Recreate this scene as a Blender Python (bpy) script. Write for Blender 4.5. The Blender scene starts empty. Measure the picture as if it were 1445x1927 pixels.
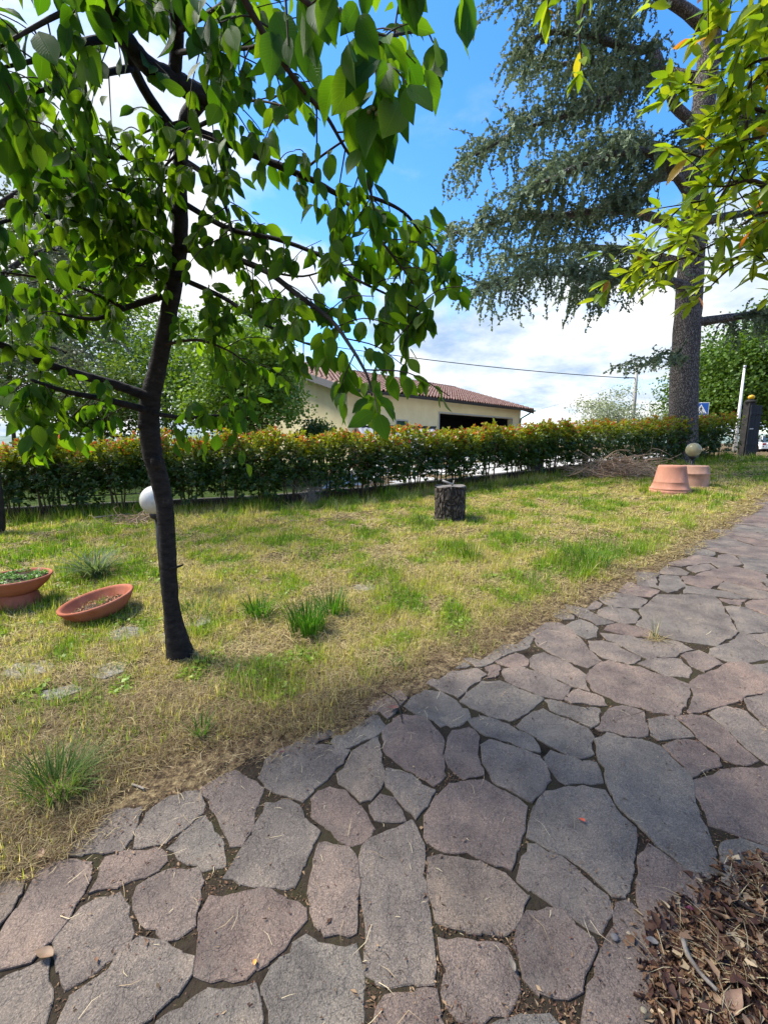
import bpy, math, random
import numpy as np
from mathutils import Vector, Matrix

random.seed(7)
rng = np.random.default_rng(11)
scene = bpy.context.scene
COL = scene.collection
R = math.radians

# ------------------------------------------------------------------ camera
FPX, CX, CY = 800.0, 722.5, 963.5
PITCH = math.atan(130.0 / 800.0)
CP, SP = math.cos(PITCH), math.sin(PITCH)
EYE = 1.5
cam_data = bpy.data.cameras.new('camera')
cam = bpy.data.objects.new('camera', cam_data)
COL.objects.link(cam)
cam.location = (0, 0, EYE)
cam.rotation_euler = (R(90) - PITCH, 0, 0)
cam_data.sensor_fit = 'VERTICAL'
cam_data.sensor_height = 36.0
cam_data.lens = 36.0 * FPX / 1927.0
cam_data.clip_start = 0.05
cam_data.clip_end = 5000
scene.camera = cam

# ------------------------------------------------------------------ light
TO_SUN = Vector((-0.56, 0.16, 0.80)).normalized()
SUN_STRENGTH, SUN_ANGLE = 1.45, 16.0
SKY_STRENGTH = 0.064
CLOUD_STRENGTH = 0.20
EXPOSURE = 2.62
w = bpy.data.worlds.new('World')
scene.world = w
w.use_nodes = True
nt = w.node_tree
nt.nodes.clear()
def nd(tree, typ, **kw):
    n = tree.nodes.new(typ)
    for k, v in kw.items():
        if k.startswith('in_'):
            key = k[3:]
            n.inputs[int(key) if key.isdigit() else key].default_value = v
        else:
            setattr(n, k, v)
    return n
def math_node(tree, op, a, b=None, clamp=False):
    n = tree.nodes.new('ShaderNodeMath'); n.operation = op; n.use_clamp = clamp
    for i, s in enumerate((a, b)):
        if s is None: continue
        if isinstance(s, (int, float)): n.inputs[i].default_value = s
        else: tree.links.new(s, n.inputs[i])
    return n.outputs[0]
def map_range(tree, v, a, b, c, d, smooth=True):
    n = tree.nodes.new('ShaderNodeMapRange')
    n.interpolation_type = 'SMOOTHSTEP' if smooth else 'LINEAR'
    tree.links.new(v, n.inputs['Value'])
    n.inputs['From Min'].default_value = a; n.inputs['From Max'].default_value = b
    n.inputs['To Min'].default_value = c; n.inputs['To Max'].default_value = d
    return n.outputs['Result']
def ramp(tree, fac, stops, interp='LINEAR'):
    n = tree.nodes.new('ShaderNodeValToRGB')
    cr = n.color_ramp; cr.interpolation = interp
    while len(cr.elements) < len(stops): cr.elements.new(0.5)
    for e, (p, c) in zip(cr.elements, stops):
        e.position = p
        e.color = (c[0], c[1], c[2], 1) if not isinstance(c, (int, float)) else (c, c, c, 1)
    if fac is not None: tree.links.new(fac, n.inputs['Fac'])
    return n.outputs['Color']
sky = nd(nt, 'ShaderNodeTexSky', sky_type='NISHITA', sun_disc=False)
sky.sun_elevation = math.asin(TO_SUN.z)
sky.sun_rotation = math.atan2(TO_SUN.x, TO_SUN.y)
sky.altitude = 200; sky.air_density = 1.0; sky.dust_density = 0.3; sky.ozone_density = 3.0
hs = nd(nt, 'ShaderNodeHueSaturation', in_Saturation=1.30, in_Value=1.0, in_Hue=0.506)
nt.links.new(sky.outputs[0], hs.inputs['Color'])
bg_sky = nd(nt, 'ShaderNodeBackground', in_Strength=SKY_STRENGTH)
nt.links.new(hs.outputs[0], bg_sky.inputs['Color'])
tc = nd(nt, 'ShaderNodeTexCoord')
sx = nd(nt, 'ShaderNodeSeparateXYZ'); nt.links.new(tc.outputs['Generated'], sx.inputs[0])
zc = math_node(nt, 'MAXIMUM', sx.outputs['Z'], 0.0)
den = math_node(nt, 'ADD', zc, 0.22)
cxyz = nd(nt, 'ShaderNodeCombineXYZ')
nt.links.new(math_node(nt, 'DIVIDE', sx.outputs['X'], den), cxyz.inputs[0])
nt.links.new(math_node(nt, 'DIVIDE', sx.outputs['Y'], den), cxyz.inputs[1])
cxyz.inputs[2].default_value = 3.7
cn = nd(nt, 'ShaderNodeTexNoise', in_Scale=1.25, in_Detail=10.0, in_Roughness=0.56, in_Distortion=0.25)
nt.links.new(cxyz.outputs[0], cn.inputs['Vector'])
cn2 = nd(nt, 'ShaderNodeTexNoise', in_Scale=2.3, in_Detail=8.0, in_Roughness=0.6)
nt.links.new(cxyz.outputs[0], cn2.inputs['Vector'])
low = map_range(nt, sx.outputs['Z'], 0.30, 0.44, 0.17, -0.16)          # broken overcast towards the horizon
left = map_range(nt, sx.outputs['X'], -0.06, -0.40, 0.0, 0.27)         # a bank of cloud on the left
cov = math_node(nt, 'ADD', math_node(nt, 'ADD', cn.outputs['Fac'], low), left)
cfac = map_range(nt, cov, 0.47, 0.66, 0.0, 1.0)
ccol = ramp(nt, cn2.outputs['Fac'], [(0.32, (0.40, 0.55, 0.78)), (0.47, (0.70, 0.80, 0.92)), (0.60, (1, 1, 1))])
bg_cloud = nd(nt, 'ShaderNodeBackground', in_Strength=CLOUD_STRENGTH)
nt.links.new(ccol, bg_cloud.inputs['Color'])
mixs = nd(nt, 'ShaderNodeMixShader')
nt.links.new(cfac, mixs.inputs[0]); nt.links.new(bg_sky.outputs[0], mixs.inputs[1]); nt.links.new(bg_cloud.outputs[0], mixs.inputs[2])
wo = nd(nt, 'ShaderNodeOutputWorld'); nt.links.new(mixs.outputs[0], wo.inputs['Surface'])

sun_data = bpy.data.lights.new('sun', 'SUN')
sun_data.energy = SUN_STRENGTH; sun_data.angle = R(SUN_ANGLE); sun_data.color = (1.0, 0.955, 0.88)
sun = bpy.data.objects.new('sun', sun_data); COL.objects.link(sun)
sun.rotation_euler = TO_SUN.to_track_quat('Z', 'Y').to_euler()
sun.location = TO_SUN * 50

scene.render.engine = 'CYCLES'
scene.view_settings.view_transform = 'Standard'
scene.view_settings.look = 'None'
scene.view_settings.exposure = EXPOSURE
scene.view_settings.gamma = 1.0
scene.view_settings.use_curve_mapping = False
scene.cycles.max_bounces = 6
scene.cycles.transparent_max_bounces = 4

# ------------------------------------------------------------------ projection helpers
def ray(px, py):
    u, v = (px - CX) / FPX, (CY - py) / FPX
    return np.array([u, CP + v * SP, -SP + v * CP])
def P(px, py, Y):
    """point on the sight line of a photo pixel at a forward distance Y"""
    r = ray(px, py)
    t = Y / r[1]
    return np.array([r[0] * t, Y, EYE + r[2] * t])
def plane_z(x, y):
    return 0.04 * x + 0.045 * y
def G(px, py):
    """point of the sloping garden under a photo pixel"""
    r = ray(px, py)
    t = EYE / (0.04 * r[0] + 0.045 * r[1] - r[2])
    return np.array([r[0] * t, r[1] * t, EYE + r[2] * t])

def px_of(p):
    rel = np.array(p) - np.array([0, 0, EYE]); dep = rel[1] * CP - rel[2] * SP
    return rel[0] / dep * FPX + CX, CY - (rel[1] * SP + rel[2] * CP) / dep * FPX

# ------------------------------------------------------------------ noise
def _hash(ix, iy, seed):
    h = (ix.astype(np.int64) * 374761393 + iy.astype(np.int64) * 668265263 + seed * 1442695041) & 0x7fffffff
    h = ((h ^ (h >> 13)) * 1274126177) & 0x7fffffff
    return ((h ^ (h >> 16)) & 0xffff) / 65535.0
def vnoise(x, y, seed=0):
    x = np.asarray(x, float); y = np.asarray(y, float)
    ix, iy = np.floor(x), np.floor(y)
    fx, fy = x - ix, y - iy
    fx = fx * fx * (3 - 2 * fx); fy = fy * fy * (3 - 2 * fy)
    a, b = _hash(ix, iy, seed), _hash(ix + 1, iy, seed)
    c, d = _hash(ix, iy + 1, seed), _hash(ix + 1, iy + 1, seed)
    return (a + (b - a) * fx) * (1 - fy) + (c + (d - c) * fx) * fy
def fbm(x, y, seed=0, octs=4):
    s, a, n = 0, 0.5, 0
    x = np.asarray(x, float); y = np.asarray(y, float)
    for o in range(octs):
        s = s + a * vnoise(x * 2 ** o, y * 2 ** o, seed + o); n += a; a *= 0.5
    return s / n
def sstep(a, b, x):
    t = np.clip((np.asarray(x, float) - a) / (b - a), 0, 1)
    return t * t * (3 - 2 * t)

# ------------------------------------------------------------------ mesh helpers
def mesh_np(name, V, F, col=None, luv=None, smooth=False, mats=None):
    V = np.asarray(V, np.float32); F = np.asarray(F, np.int32)
    me = bpy.data.meshes.new(name)
    k = F.shape[1]
    me.vertices.add(len(V)); me.vertices.foreach_set('co', V.ravel())
    me.loops.add(F.size); me.loops.foreach_set('vertex_index', F.ravel())
    me.polygons.add(len(F))
    me.polygons.foreach_set('loop_start', np.arange(0, F.size, k, dtype=np.int32))
    me.polygons.foreach_set('loop_total', np.full(len(F), k, dtype=np.int32))
    if smooth: me.polygons.foreach_set('use_smooth', np.ones(len(F), dtype=bool))
    if col is not None:
        a = me.color_attributes.new('Col', 'FLOAT_COLOR', 'POINT')
        c = np.ones((len(V), 4), np.float32); c[:, :3] = col
        a.data.foreach_set('color', c.ravel())
    if luv is not None:
        a = me.attributes.new('luv', 'FLOAT_VECTOR', 'POINT')
        l = np.zeros((len(V), 3), np.float32); l[:, :2] = luv
        a.data.foreach_set('vector', l.ravel())
    me.update(calc_edges=True)
    if mats:
        for m in (mats if isinstance(mats, (list, tuple)) else [mats]): me.materials.append(m)
    return me
class MB:
    """collects simple shapes into one mesh"""
    def __init__(self): self.v, self.f, self.m, self.s = [], [], [], []
    def add(self, verts, faces, mi=0, smooth=False):
        o = len(self.v)
        self.v += [tuple(map(float, p)) for p in verts]
        self.f += [tuple(i + o for i in f) for f in faces]
        self.m += [mi] * len(faces); self.s += [smooth] * len(faces)
        return self
    def box(self, c, s, rot=None, mi=0, bev=0.0):
        hx, hy, hz = s[0] / 2, s[1] / 2, s[2] / 2
        vs = [Vector((x * hx, y * hy, z * hz)) for z in (-1, 1) for y in (-1, 1) for x in (-1, 1)]
        if rot is not None: vs = [rot @ v for v in vs]
        vs = [v + Vector(c) for v in vs]
        return self.add(vs, [(0, 2, 3, 1), (4, 5, 7, 6), (0, 1, 5, 4), (2, 6, 7, 3), (0, 4, 6, 2), (1, 3, 7, 5)], mi)
    def tube(self, pts, rad, n=8, mi=0, caps=True, smooth=True, rough=0.0, seed=0, sub=0):
        V, F = tube(pts, rad, n, caps, rough, seed, sub)
        return self.add(V, F, mi, smooth)
    def lathe(self, prof, n=24, c=(0, 0, 0), mi=0, smooth=True, close=False):
        vs, fs = [], []
        for (r, z) in prof:
            for i in range(n):
                a = 2 * math.pi * i / n
                vs.append((c[0] + r * math.cos(a), c[1] + r * math.sin(a), c[2] + z))
        for j in range(len(prof) - 1):
            for i in range(n):
                k = (i + 1) % n
                fs.append((j * n + i, j * n + k, (j + 1) * n + k, (j + 1) * n + i))
        if close:
            fs.append(tuple(range(n))[::-1]); fs.append(tuple((len(prof) - 1) * n + i for i in range(n)))
        return self.add(vs, fs, mi, smooth)
    def prism(self, poly, z0, z1, mi=0):
        n = len(poly)
        vs = [(p[0], p[1], z0) for p in poly] + [(p[0], p[1], z1) for p in poly]
        fs = [tuple(range(n))[::-1], tuple(range(n, 2 * n))] + [(i, (i + 1) % n, n + (i + 1) % n, n + i) for i in range(n)]
        return self.add(vs, fs, mi)
    def mesh(self, name, mats):
        me = bpy.data.meshes.new(name)
        me.from_pydata(self.v, [], self.f)
        for m in (mats if isinstance(mats, (list, tuple)) else [mats]): me.materials.append(m)
        me.polygons.foreach_set('material_index', self.m)
        me.polygons.foreach_set('use_smooth', self.s)
        me.update()
        return me
    def build(self, name, mats, parent=None, loc=None):
        return link(name, self.mesh(name, mats), parent, loc)
def resample(pts, sub):
    if sub <= 1 or len(pts) < 3: return np.asarray(pts, float)
    pts = np.asarray(pts, float)
    out = []
    p = np.vstack([2 * pts[0] - pts[1], pts, 2 * pts[-1] - pts[-2]])
    for i in range(1, len(p) - 2):
        for k in range(sub):
            t = k / sub
            a, b, c, d = p[i - 1], p[i], p[i + 1], p[i + 2]
            out.append(0.5 * ((2 * b) + (-a + c) * t + (2 * a - 5 * b + 4 * c - d) * t * t + (-a + 3 * b - 3 * c + d) * t ** 3))
    out.append(pts[-1])
    return np.array(out)
def tube(pts, rad, n=8, caps=True, rough=0.0, seed=0, sub=0):
    pts = np.asarray(pts, float)
    if np.isscalar(rad): rad = [rad] * len(pts)
    elif len(rad) == 2 and len(pts) > 2: rad = list(np.linspace(rad[0], rad[1], len(pts)))
    rad = np.asarray(rad, float)
    if sub > 1:
        full = resample(np.hstack([pts, rad[:, None]]), sub)
        pts, rad = full[:, :3], np.maximum(full[:, 3], 0.0005)
    m = len(pts)
    T = np.gradient(pts, axis=0)
    T /= np.linalg.norm(T, axis=1)[:, None] + 1e-12
    ref = np.array([0, 0, 1.0]) if abs(T[0][2]) < 0.9 else np.array([1.0, 0, 0])
    s = np.cross(T[0], ref); s /= np.linalg.norm(s)
    V = []
    r2 = np.random.default_rng(seed + 5)
    for j in range(m):
        s = s - T[j] * s.dot(T[j]); s /= np.linalg.norm(s) + 1e-12
        b = np.cross(T[j], s)
        for i in range(n):
            a = 2 * math.pi * i / n
            r = rad[j]
            if rough: r *= 1 + rough * (r2.random() - 0.5) * 2
            V.append(pts[j] + (s * math.cos(a) + b * math.sin(a)) * r)
    F = [(j * n + i, j * n + (i + 1) % n, (j + 1) * n + (i + 1) % n, (j + 1) * n + i) for j in range(m - 1) for i in range(n)]
    if caps: F += [tuple(range(n))[::-1], tuple((m - 1) * n + i for i in range(n))]
    return V, F
def link(name, me, parent=None, loc=None):
    o = bpy.data.objects.new(name, me)
    COL.objects.link(o)
    if parent is not None: o.parent = parent
    if loc is not None: o.location = loc
    return o
def tag(o, label=None, cat=None, group=None, kind=None):
    if label: o['label'] = label
    if cat: o['category'] = cat
    if group: o['group'] = group
    if kind: o['kind'] = kind
    return o
def thing(name, label, cat, loc=(0, 0, 0), rz=0.0, group=None):
    o = link(name, None, None, loc)
    o.rotation_euler = (0, 0, rz)
    o.empty_display_size = 0.1
    return tag(o, label, cat, group)
def unit(a):
    return a / (np.linalg.norm(a, axis=-1, keepdims=True) + 1e-9)
def scatter(tv, tf, tuv, pos, D, N, scale, col, wscale=None, bend=None, jit=0.0):
    """copies of a template (y along D, z along N) as one big array"""
    D = unit(D); S = unit(np.cross(D, N)); N = np.cross(S, D)
    n, k = len(pos), len(tv)
    sc = np.asarray(scale)[:, None, None]
    ws = sc if wscale is None else np.asarray(wscale)[:, None, None]
    V = pos[:, None, :] + tv[None, :, 0:1] * ws * S[:, None, :] + tv[None, :, 1:2] * sc * D[:, None, :] + tv[None, :, 2:3] * sc * N[:, None, :]
    if bend is not None:
        t_ = tv[None, :, 1:2]; V = V + S[:, None, :] * (np.asarray(bend)[:, None, None] * sc * 4 * t_ * (1 - t_))
    if jit: V = V + (rng.random(V.shape) - 0.5) * jit * sc
    F = (tf[None, :, :] + (np.arange(n) * k)[:, None, None]).reshape(-1, tf.shape[1])
    C = np.repeat(col, k, axis=0)
    U = np.tile(tuv, (n, 1)) if tuv is not None else None
    return V.reshape(-1, 3), F, C, U
def cat_arrays(parts):
    Vs, Fs, Cs, Us, o = [], [], [], [], 0
    for V, F, C, U in parts:
        Vs.append(V); Fs.append(F + o); Cs.append(C); o += len(V)
        if U is not None: Us.append(U)
    return np.vstack(Vs), np.vstack(Fs), np.vstack(Cs), (np.vstack(Us) if Us else None)

# ------------------------------------------------------------------ materials
def new_mat(name):
    m = bpy.data.materials.new(name); m.use_nodes = True
    t = m.node_tree
    b = t.nodes['Principled BSDF']
    return m, t, b
def noise_mat(name, stops, scale=8.0, detail=6.0, rough=0.8, bump=0.3, bscale=None, spec=0.3, coords='Object', stretch=(1, 1, 1), bdist=0.01, nrough=0.6, random_amt=0.0, metallic=0.0):
    m, t, b = new_mat(name)
    tcn = nd(t, 'ShaderNodeTexCoord')
    mp = nd(t, 'ShaderNodeMapping'); mp.inputs['Scale'].default_value = stretch
    t.links.new(tcn.outputs[coords], mp.inputs['Vector'])
    n1 = nd(t, 'ShaderNodeTexNoise', in_Scale=scale, in_Detail=detail, in_Roughness=nrough)
    t.links.new(mp.outputs[0], n1.inputs['Vector'])
    c = ramp(t, n1.outputs['Fac'], stops)
    if random_amt:
        oi = nd(t, 'ShaderNodeObjectInfo')
        hv = nd(t, 'ShaderNodeHueSaturation')
        t.links.new(map_range(t, oi.outputs['Random'], 0, 1, 1 - random_amt, 1 + random_amt, False), hv.inputs['Value'])
        t.links.new(c, hv.inputs['Color']); c = hv.outputs[0]
    t.links.new(c, b.inputs['Base Color'])
    b.inputs['Roughness'].default_value = rough
    b.inputs['Specular IOR Level'].default_value = spec
    b.inputs['Metallic'].default_value = metallic
    if bump:
        n2 = nd(t, 'ShaderNodeTexNoise', in_Scale=bscale or scale * 3, in_Detail=6.0, in_Roughness=0.65)
        t.links.new(mp.outputs[0], n2.inputs['Vector'])
        bp = nd(t, 'ShaderNodeBump', in_Strength=bump, in_Distance=bdist)
        t.links.new(n2.outputs['Fac'], bp.inputs['Height'])
        t.links.new(bp.outputs[0], b.inputs['Normal'])
    return m
def flat_mat(name, c, rough=0.6, spec=0.4, metallic=0.0, var=0.12, scale=25):
    lo = tuple(x * (1 - var) for x in c); hi = tuple(min(1, x * (1 + var)) for x in c)
    return noise_mat(name, [(0.35, lo), (0.65, hi)], scale=scale, rough=rough, bump=0.08, spec=spec, metallic=metallic, bdist=0.003)
def leaf_mat(name, stops=None, trans=0.4, tcol=(1.25, 1.35, 0.55), rough=0.42, spec=0.35, veins=0.0, nveins=16.0):
    """leaf colour from the Col attribute, or from each object's random number through stops"""
    m, t, b = new_mat(name)
    if stops is None:
        at = nd(t, 'ShaderNodeAttribute', attribute_name='Col'); c = at.outputs['Color']
    else:
        oi = nd(t, 'ShaderNodeObjectInfo'); c = ramp(t, oi.outputs['Random'], stops)
    if veins:
        uv = nd(t, 'ShaderNodeAttribute', attribute_name='luv')
        s = nd(t, 'ShaderNodeSeparateXYZ'); t.links.new(uv.outputs['Vector'], s.inputs[0])
        ax = math_node(t, 'ABSOLUTE', s.outputs[0])
        ph = math_node(t, 'SUBTRACT', math_node(t, 'MULTIPLY', s.outputs[1], nveins), math_node(t, 'MULTIPLY', ax, nveins * 0.22))
        fr = math_node(t, 'PINGPONG', ph, 0.5)
        side = map_range(t, fr, 0.0, 0.13, 1.0, 0.0)
        mid = map_range(t, ax, 0.0, 0.07, 1.0, 0.0)
        vein = math_node(t, 'MAXIMUM', math_node(t, 'MULTIPLY', side, 0.6), mid)
        hv = nd(t, 'ShaderNodeHueSaturation')
        t.links.new(map_range(t, vein, 0, 1, 1.0, 1.0 + veins, False), hv.inputs['Value'])
        t.links.new(c, hv.inputs['Color']); c = hv.outputs[0]
        bp = nd(t, 'ShaderNodeBump', in_Strength=0.5, in_Distance=0.003, invert=True)
        t.links.new(vein, bp.inputs['Height']); t.links.new(bp.outputs[0], b.inputs['Normal'])
    t.links.new(c, b.inputs['Base Color'])
    b.inputs['Roughness'].default_value = rough
    b.inputs['Specular IOR Level'].default_value = spec
    tr = nd(t, 'ShaderNodeBsdfTranslucent')
    mul = nd(t, 'ShaderNodeMix', data_type='RGBA', blend_type='MULTIPLY')
    mul.inputs[0].default_value = 1.0
    mul.inputs[7].default_value = (*tcol, 1)
    t.links.new(c, mul.inputs[6])
    t.links.new(mul.outputs[2], tr.inputs['Color'])
    mx = nd(t, 'ShaderNodeMixShader', in_0=trans)
    t.links.new(b.outputs[0], mx.inputs[1]); t.links.new(tr.outputs[0], mx.inputs[2])
    t.links.new(mx.outputs[0], t.nodes['Material Output'].inputs['Surface'])
    return m
def stem_mat(name, c): return flat_mat(name, c, rough=0.85, spec=0.15, var=0.3, scale=40)

# ------------------------------------------------------------------ path outline and ground
EDGE_PX = [(-700, 2060), (-330, 1800), (-120, 1700), (0, 1640), (120, 1575), (250, 1500), (370, 1450), (500, 1400), (610, 1365), (720, 1310), (800, 1268), (880, 1230), (950, 1197), (1010, 1165),
           (1100, 1125), (1190, 1085), (1265, 1045), (1330, 1008), (1395, 965), (1445, 930), (1475, 912), (1510, 893)]
EDGE = np.array([G(*p)[:2] for p in EDGE_PX])
PATH_POLY = np.vstack([EDGE, [[14.0, 12.5], [14.0, -4.0], [EDGE[0][0], -4.0]]])
def seg_dist(x, y, line):
    x = np.asarray(x, float); y = np.asarray(y, float)
    best = np.full(x.shape, 1e9)
    for a, b in zip(line[:-1], line[1:]):
        d = b - a; L = d.dot(d)
        t = np.clip(((x - a[0]) * d[0] + (y - a[1]) * d[1]) / L, 0, 1)
        best = np.minimum(best, np.hypot(x - a[0] - t * d[0], y - a[1] - t * d[1]))
    return best
def inside(x, y, poly):
    x = np.asarray(x, float); y = np.asarray(y, float)
    c = np.zeros(x.shape, bool)
    j = len(poly) - 1
    for i in range(len(poly)):
        xi, yi = poly[i]; xj, yj = poly[j]
        if yi != yj:
            c ^= ((yi > y) != (yj > y)) & (x < (xj - xi) * (y - yi) / (yj - yi) + xi)
        j = i
    return c
def path_sd(x, y):
    """distance to the path's lawn edge, positive on the path"""
    d = seg_dist(x, y, EDGE)
    return np.where(inside(x, y, PATH_POLY), d, -d)
HEDGE_PX = [(-420, 1010), (-200, 997), (0, 985), (240, 973), (480, 962), (700, 942), (860, 924), (1000, 907), (1100, 893), (1240, 880), (1390, 862)]
HEDGE = np.array([G(*p)[:2] for p in HEDGE_PX])
def terrain(x, y):
    x = np.asarray(x, float); y = np.asarray(y, float)
    xs = np.clip(x, -9, 14); ys = np.clip(y, -5, 15.5)
    z = 0.04 * xs + 0.045 * ys
    far = sstep(16, 40, np.hypot(x, y))
    z = z * (1 - far) + far * (0.50 - 0.035 * np.clip(-x - 10, 0, 100) - 0.0 * x)
    return z
def lawn_bump(x, y):
    b = (fbm(x * 1.1, y * 1.1, 3, 3) - 0.5) * 0.07 + (fbm(x * 4, y * 4, 9, 3) - 0.5) * 0.045
    sd = path_sd(x, y)
    return b * sstep(0.0, 0.5, -sd) + 0.012 * sstep(0, 0.25, -sd)
def ground_z(x, y):
    return terrain(x, y) + lawn_bump(x, y)

ax = np.concatenate([[-1500, -700, -300, -150, -80, -50, -35, -25, -18, -14, -11], np.arange(-9.5, 10.01, 0.1), [10.5, 11, 11.5, 12, 13, 14, 15.5, 17, 20, 25, 35, 50, 80, 150, 300, 700, 1500]])
ay = np.concatenate([[-300, -100, -40, -15, -6, -4, -3, -2], np.arange(-1.0, 13.01, 0.1), [13.5, 14, 14.5, 15, 15.5, 16, 17, 18, 20, 22, 25, 28, 32, 36, 40, 50, 65, 90, 150, 300, 600, 1000, 1500]])
GX, GY = np.meshgrid(ax, ay)
gz = terrain(GX, GY)
near = (GX > -9.6) & (GX < 10.1) & (GY > -1.1) & (GY < 13.1)
gz = np.where(near, gz + lawn_bump(GX, GY), gz)
sdg = path_sd(GX, GY)
gz = np.where((sdg > 0.12) & (GY < 12), gz - 0.05, gz)
nx, ny = len(ax), len(ay)
ii = np.arange((nx) * (ny)).reshape(ny, nx)
gf = np.stack([ii[:-1, :-1], ii[:-1, 1:], ii[1:, 1:], ii[1:, :-1]], -1).reshape(-1, 4)
m_soil = noise_mat('thatch and soil', [(0.34, (0.022, 0.016, 0.011)), (0.46, (0.075, 0.052, 0.030)), (0.56, (0.20, 0.145, 0.075)), (0.68, (0.30, 0.235, 0.125))],
                   scale=26, detail=10, rough=0.95, bump=0.9, bscale=40, bdist=0.02, nrough=0.75, spec=0.05)
ground = tag(link('ground', mesh_np('ground', np.stack([GX.ravel(), GY.ravel(), gz.ravel()], 1), gf, smooth=True, mats=m_soil)), kind='structure')
# ------------------------------------------------------------------ crazy paving
m_joint = noise_mat('mossy joint soil', [(0.34, (0.014, 0.011, 0.008)), (0.5, (0.040, 0.031, 0.022)), (0.60, (0.036, 0.032, 0.016)), (0.75, (0.10, 0.08, 0.06))],
                    scale=5, detail=10, rough=0.95, bump=0.9, bscale=60, bdist=0.012, nrough=0.75, spec=0.05)
def stone_material():
    m, t, b = new_mat('porphyry flagstone')
    tcn = nd(t, 'ShaderNodeTexCoord'); oi = nd(t, 'ShaderNodeObjectInfo')
    base = ramp(t, oi.outputs['Random'], [(0.0, (0.140, 0.099, 0.077)), (0.25, (0.147, 0.110, 0.087)), (0.5, (0.143, 0.114, 0.091)), (0.72, (0.138, 0.115, 0.092)), (0.9, (0.129, 0.112, 0.091)), (0.96, (0.154, 0.117, 0.087)), (1.0, (0.117, 0.109, 0.093))])
    off = nd(t, 'ShaderNodeVectorMath', operation='ADD')
    cx = nd(t, 'ShaderNodeCombineXYZ')
    for i in range(3): t.links.new(math_node(t, 'MULTIPLY', oi.outputs['Random'], 37.0 + i * 11), cx.inputs[i])
    t.links.new(tcn.outputs['Object'], off.inputs[0]); t.links.new(cx.outputs[0], off.inputs[1])
    big = nd(t, 'ShaderNodeTexNoise', in_Scale=5.5, in_Detail=6.0, in_Roughness=0.62)
    fine = nd(t, 'ShaderNodeTexNoise', in_Scale=230.0, in_Detail=3.0, in_Roughness=0.6)
    mid = nd(t, 'ShaderNodeTexNoise', in_Scale=45.0, in_Detail=6.0, in_Roughness=0.7)
    vor = nd(t, 'ShaderNodeTexVoronoi', in_Scale=95.0)
    for n in (big, fine, mid, vor): t.links.new(off.outputs[0], n.inputs['Vector'])
    bigc = ramp(t, big.outputs['Fac'], [(0.28, (0.52, 0.50, 0.52)), (0.5, (1.0, 0.99, 0.98)), (0.72, (1.55, 1.46, 1.34))])
    mx = nd(t, 'ShaderNodeMix', data_type='RGBA', blend_type='MULTIPLY'); mx.inputs[0].default_value = 1.0
    t.links.new(base, mx.inputs[6]); t.links.new(bigc, mx.inputs[7])
    finec = ramp(t, fine.outputs['Fac'], [(0.25, 0.45), (0.5, 0.95), (0.62, 1.3), (0.74, 2.1)])
    mx2 = nd(t, 'ShaderNodeMix', data_type='RGBA', blend_type='MULTIPLY'); mx2.inputs[0].default_value = 1.0
    t.links.new(mx.outputs[2], mx2.inputs[6]); t.links.new(finec, mx2.inputs[7])
    spots = map_range(t, vor.outputs['Distance'], 0.10, 0.20, 0.55, 0.0)
    mx3 = nd(t, 'ShaderNodeMix', data_type='RGBA', blend_type='MULTIPLY')
    t.links.new(math_node(t, 'MULTIPLY', spots, map_range(t, mid.outputs['Fac'], 0.45, 0.6, 0, 1)), mx3.inputs[0])
    t.links.new(mx2.outputs[2], mx3.inputs[6]); mx3.inputs[7].default_value = (0.35, 0.3, 0.3, 1)
    # lichen and dust stains with a shape of their own
    stain = nd(t, 'ShaderNodeTexNoise', in_Scale=2.6, in_Detail=9.0, in_Roughness=0.7)
    geo = nd(t, 'ShaderNodeNewGeometry'); t.links.new(geo.outputs['Position'], stain.inputs['Vector'])
    mx4 = nd(t, 'ShaderNodeMix', data_type='RGBA')
    t.links.new(map_range(t, stain.outputs['Fac'], 0.52, 0.70, 0.0, 0.5), mx4.inputs[0])
    t.links.new(mx3.outputs[2], mx4.inputs[6]); mx4.inputs[7].default_value = (0.150, 0.132, 0.105, 1)
    t.links.new(mx4.outputs[2], b.inputs['Base Color'])
    b.inputs['Roughness'].default_value = 0.72; b.inputs['Specular IOR Level'].default_value = 0.35
    h = math_node(t, 'ADD', math_node(t, 'MULTIPLY', mid.outputs['Fac'], 1.0), math_node(t, 'MULTIPLY', fine.outputs['Fac'], 0.35))
    h = math_node(t, 'ADD', h, math_node(t, 'MULTIPLY', big.outputs['Fac'], 2.2))
    clf = nd(t, 'ShaderNodeTexNoise', in_Scale=7.0, in_Detail=7.0, in_Roughness=0.62); t.links.new(off.outputs[0], clf.inputs['Vector'])
    for e_ in (0.43, 0.50, 0.57): h = math_node(t, 'ADD', h, map_range(t, clf.outputs['Fac'], e_, e_ + 0.012, 0.0, 0.32))   # split layers
    bp = nd(t, 'ShaderNodeBump', in_Strength=0.9, in_Distance=0.009)
    t.links.new(h, bp.inputs['Height']); t.links.new(bp.outputs[0], b.inputs['Normal'])
    return m
m_stone = stone_material()

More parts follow.
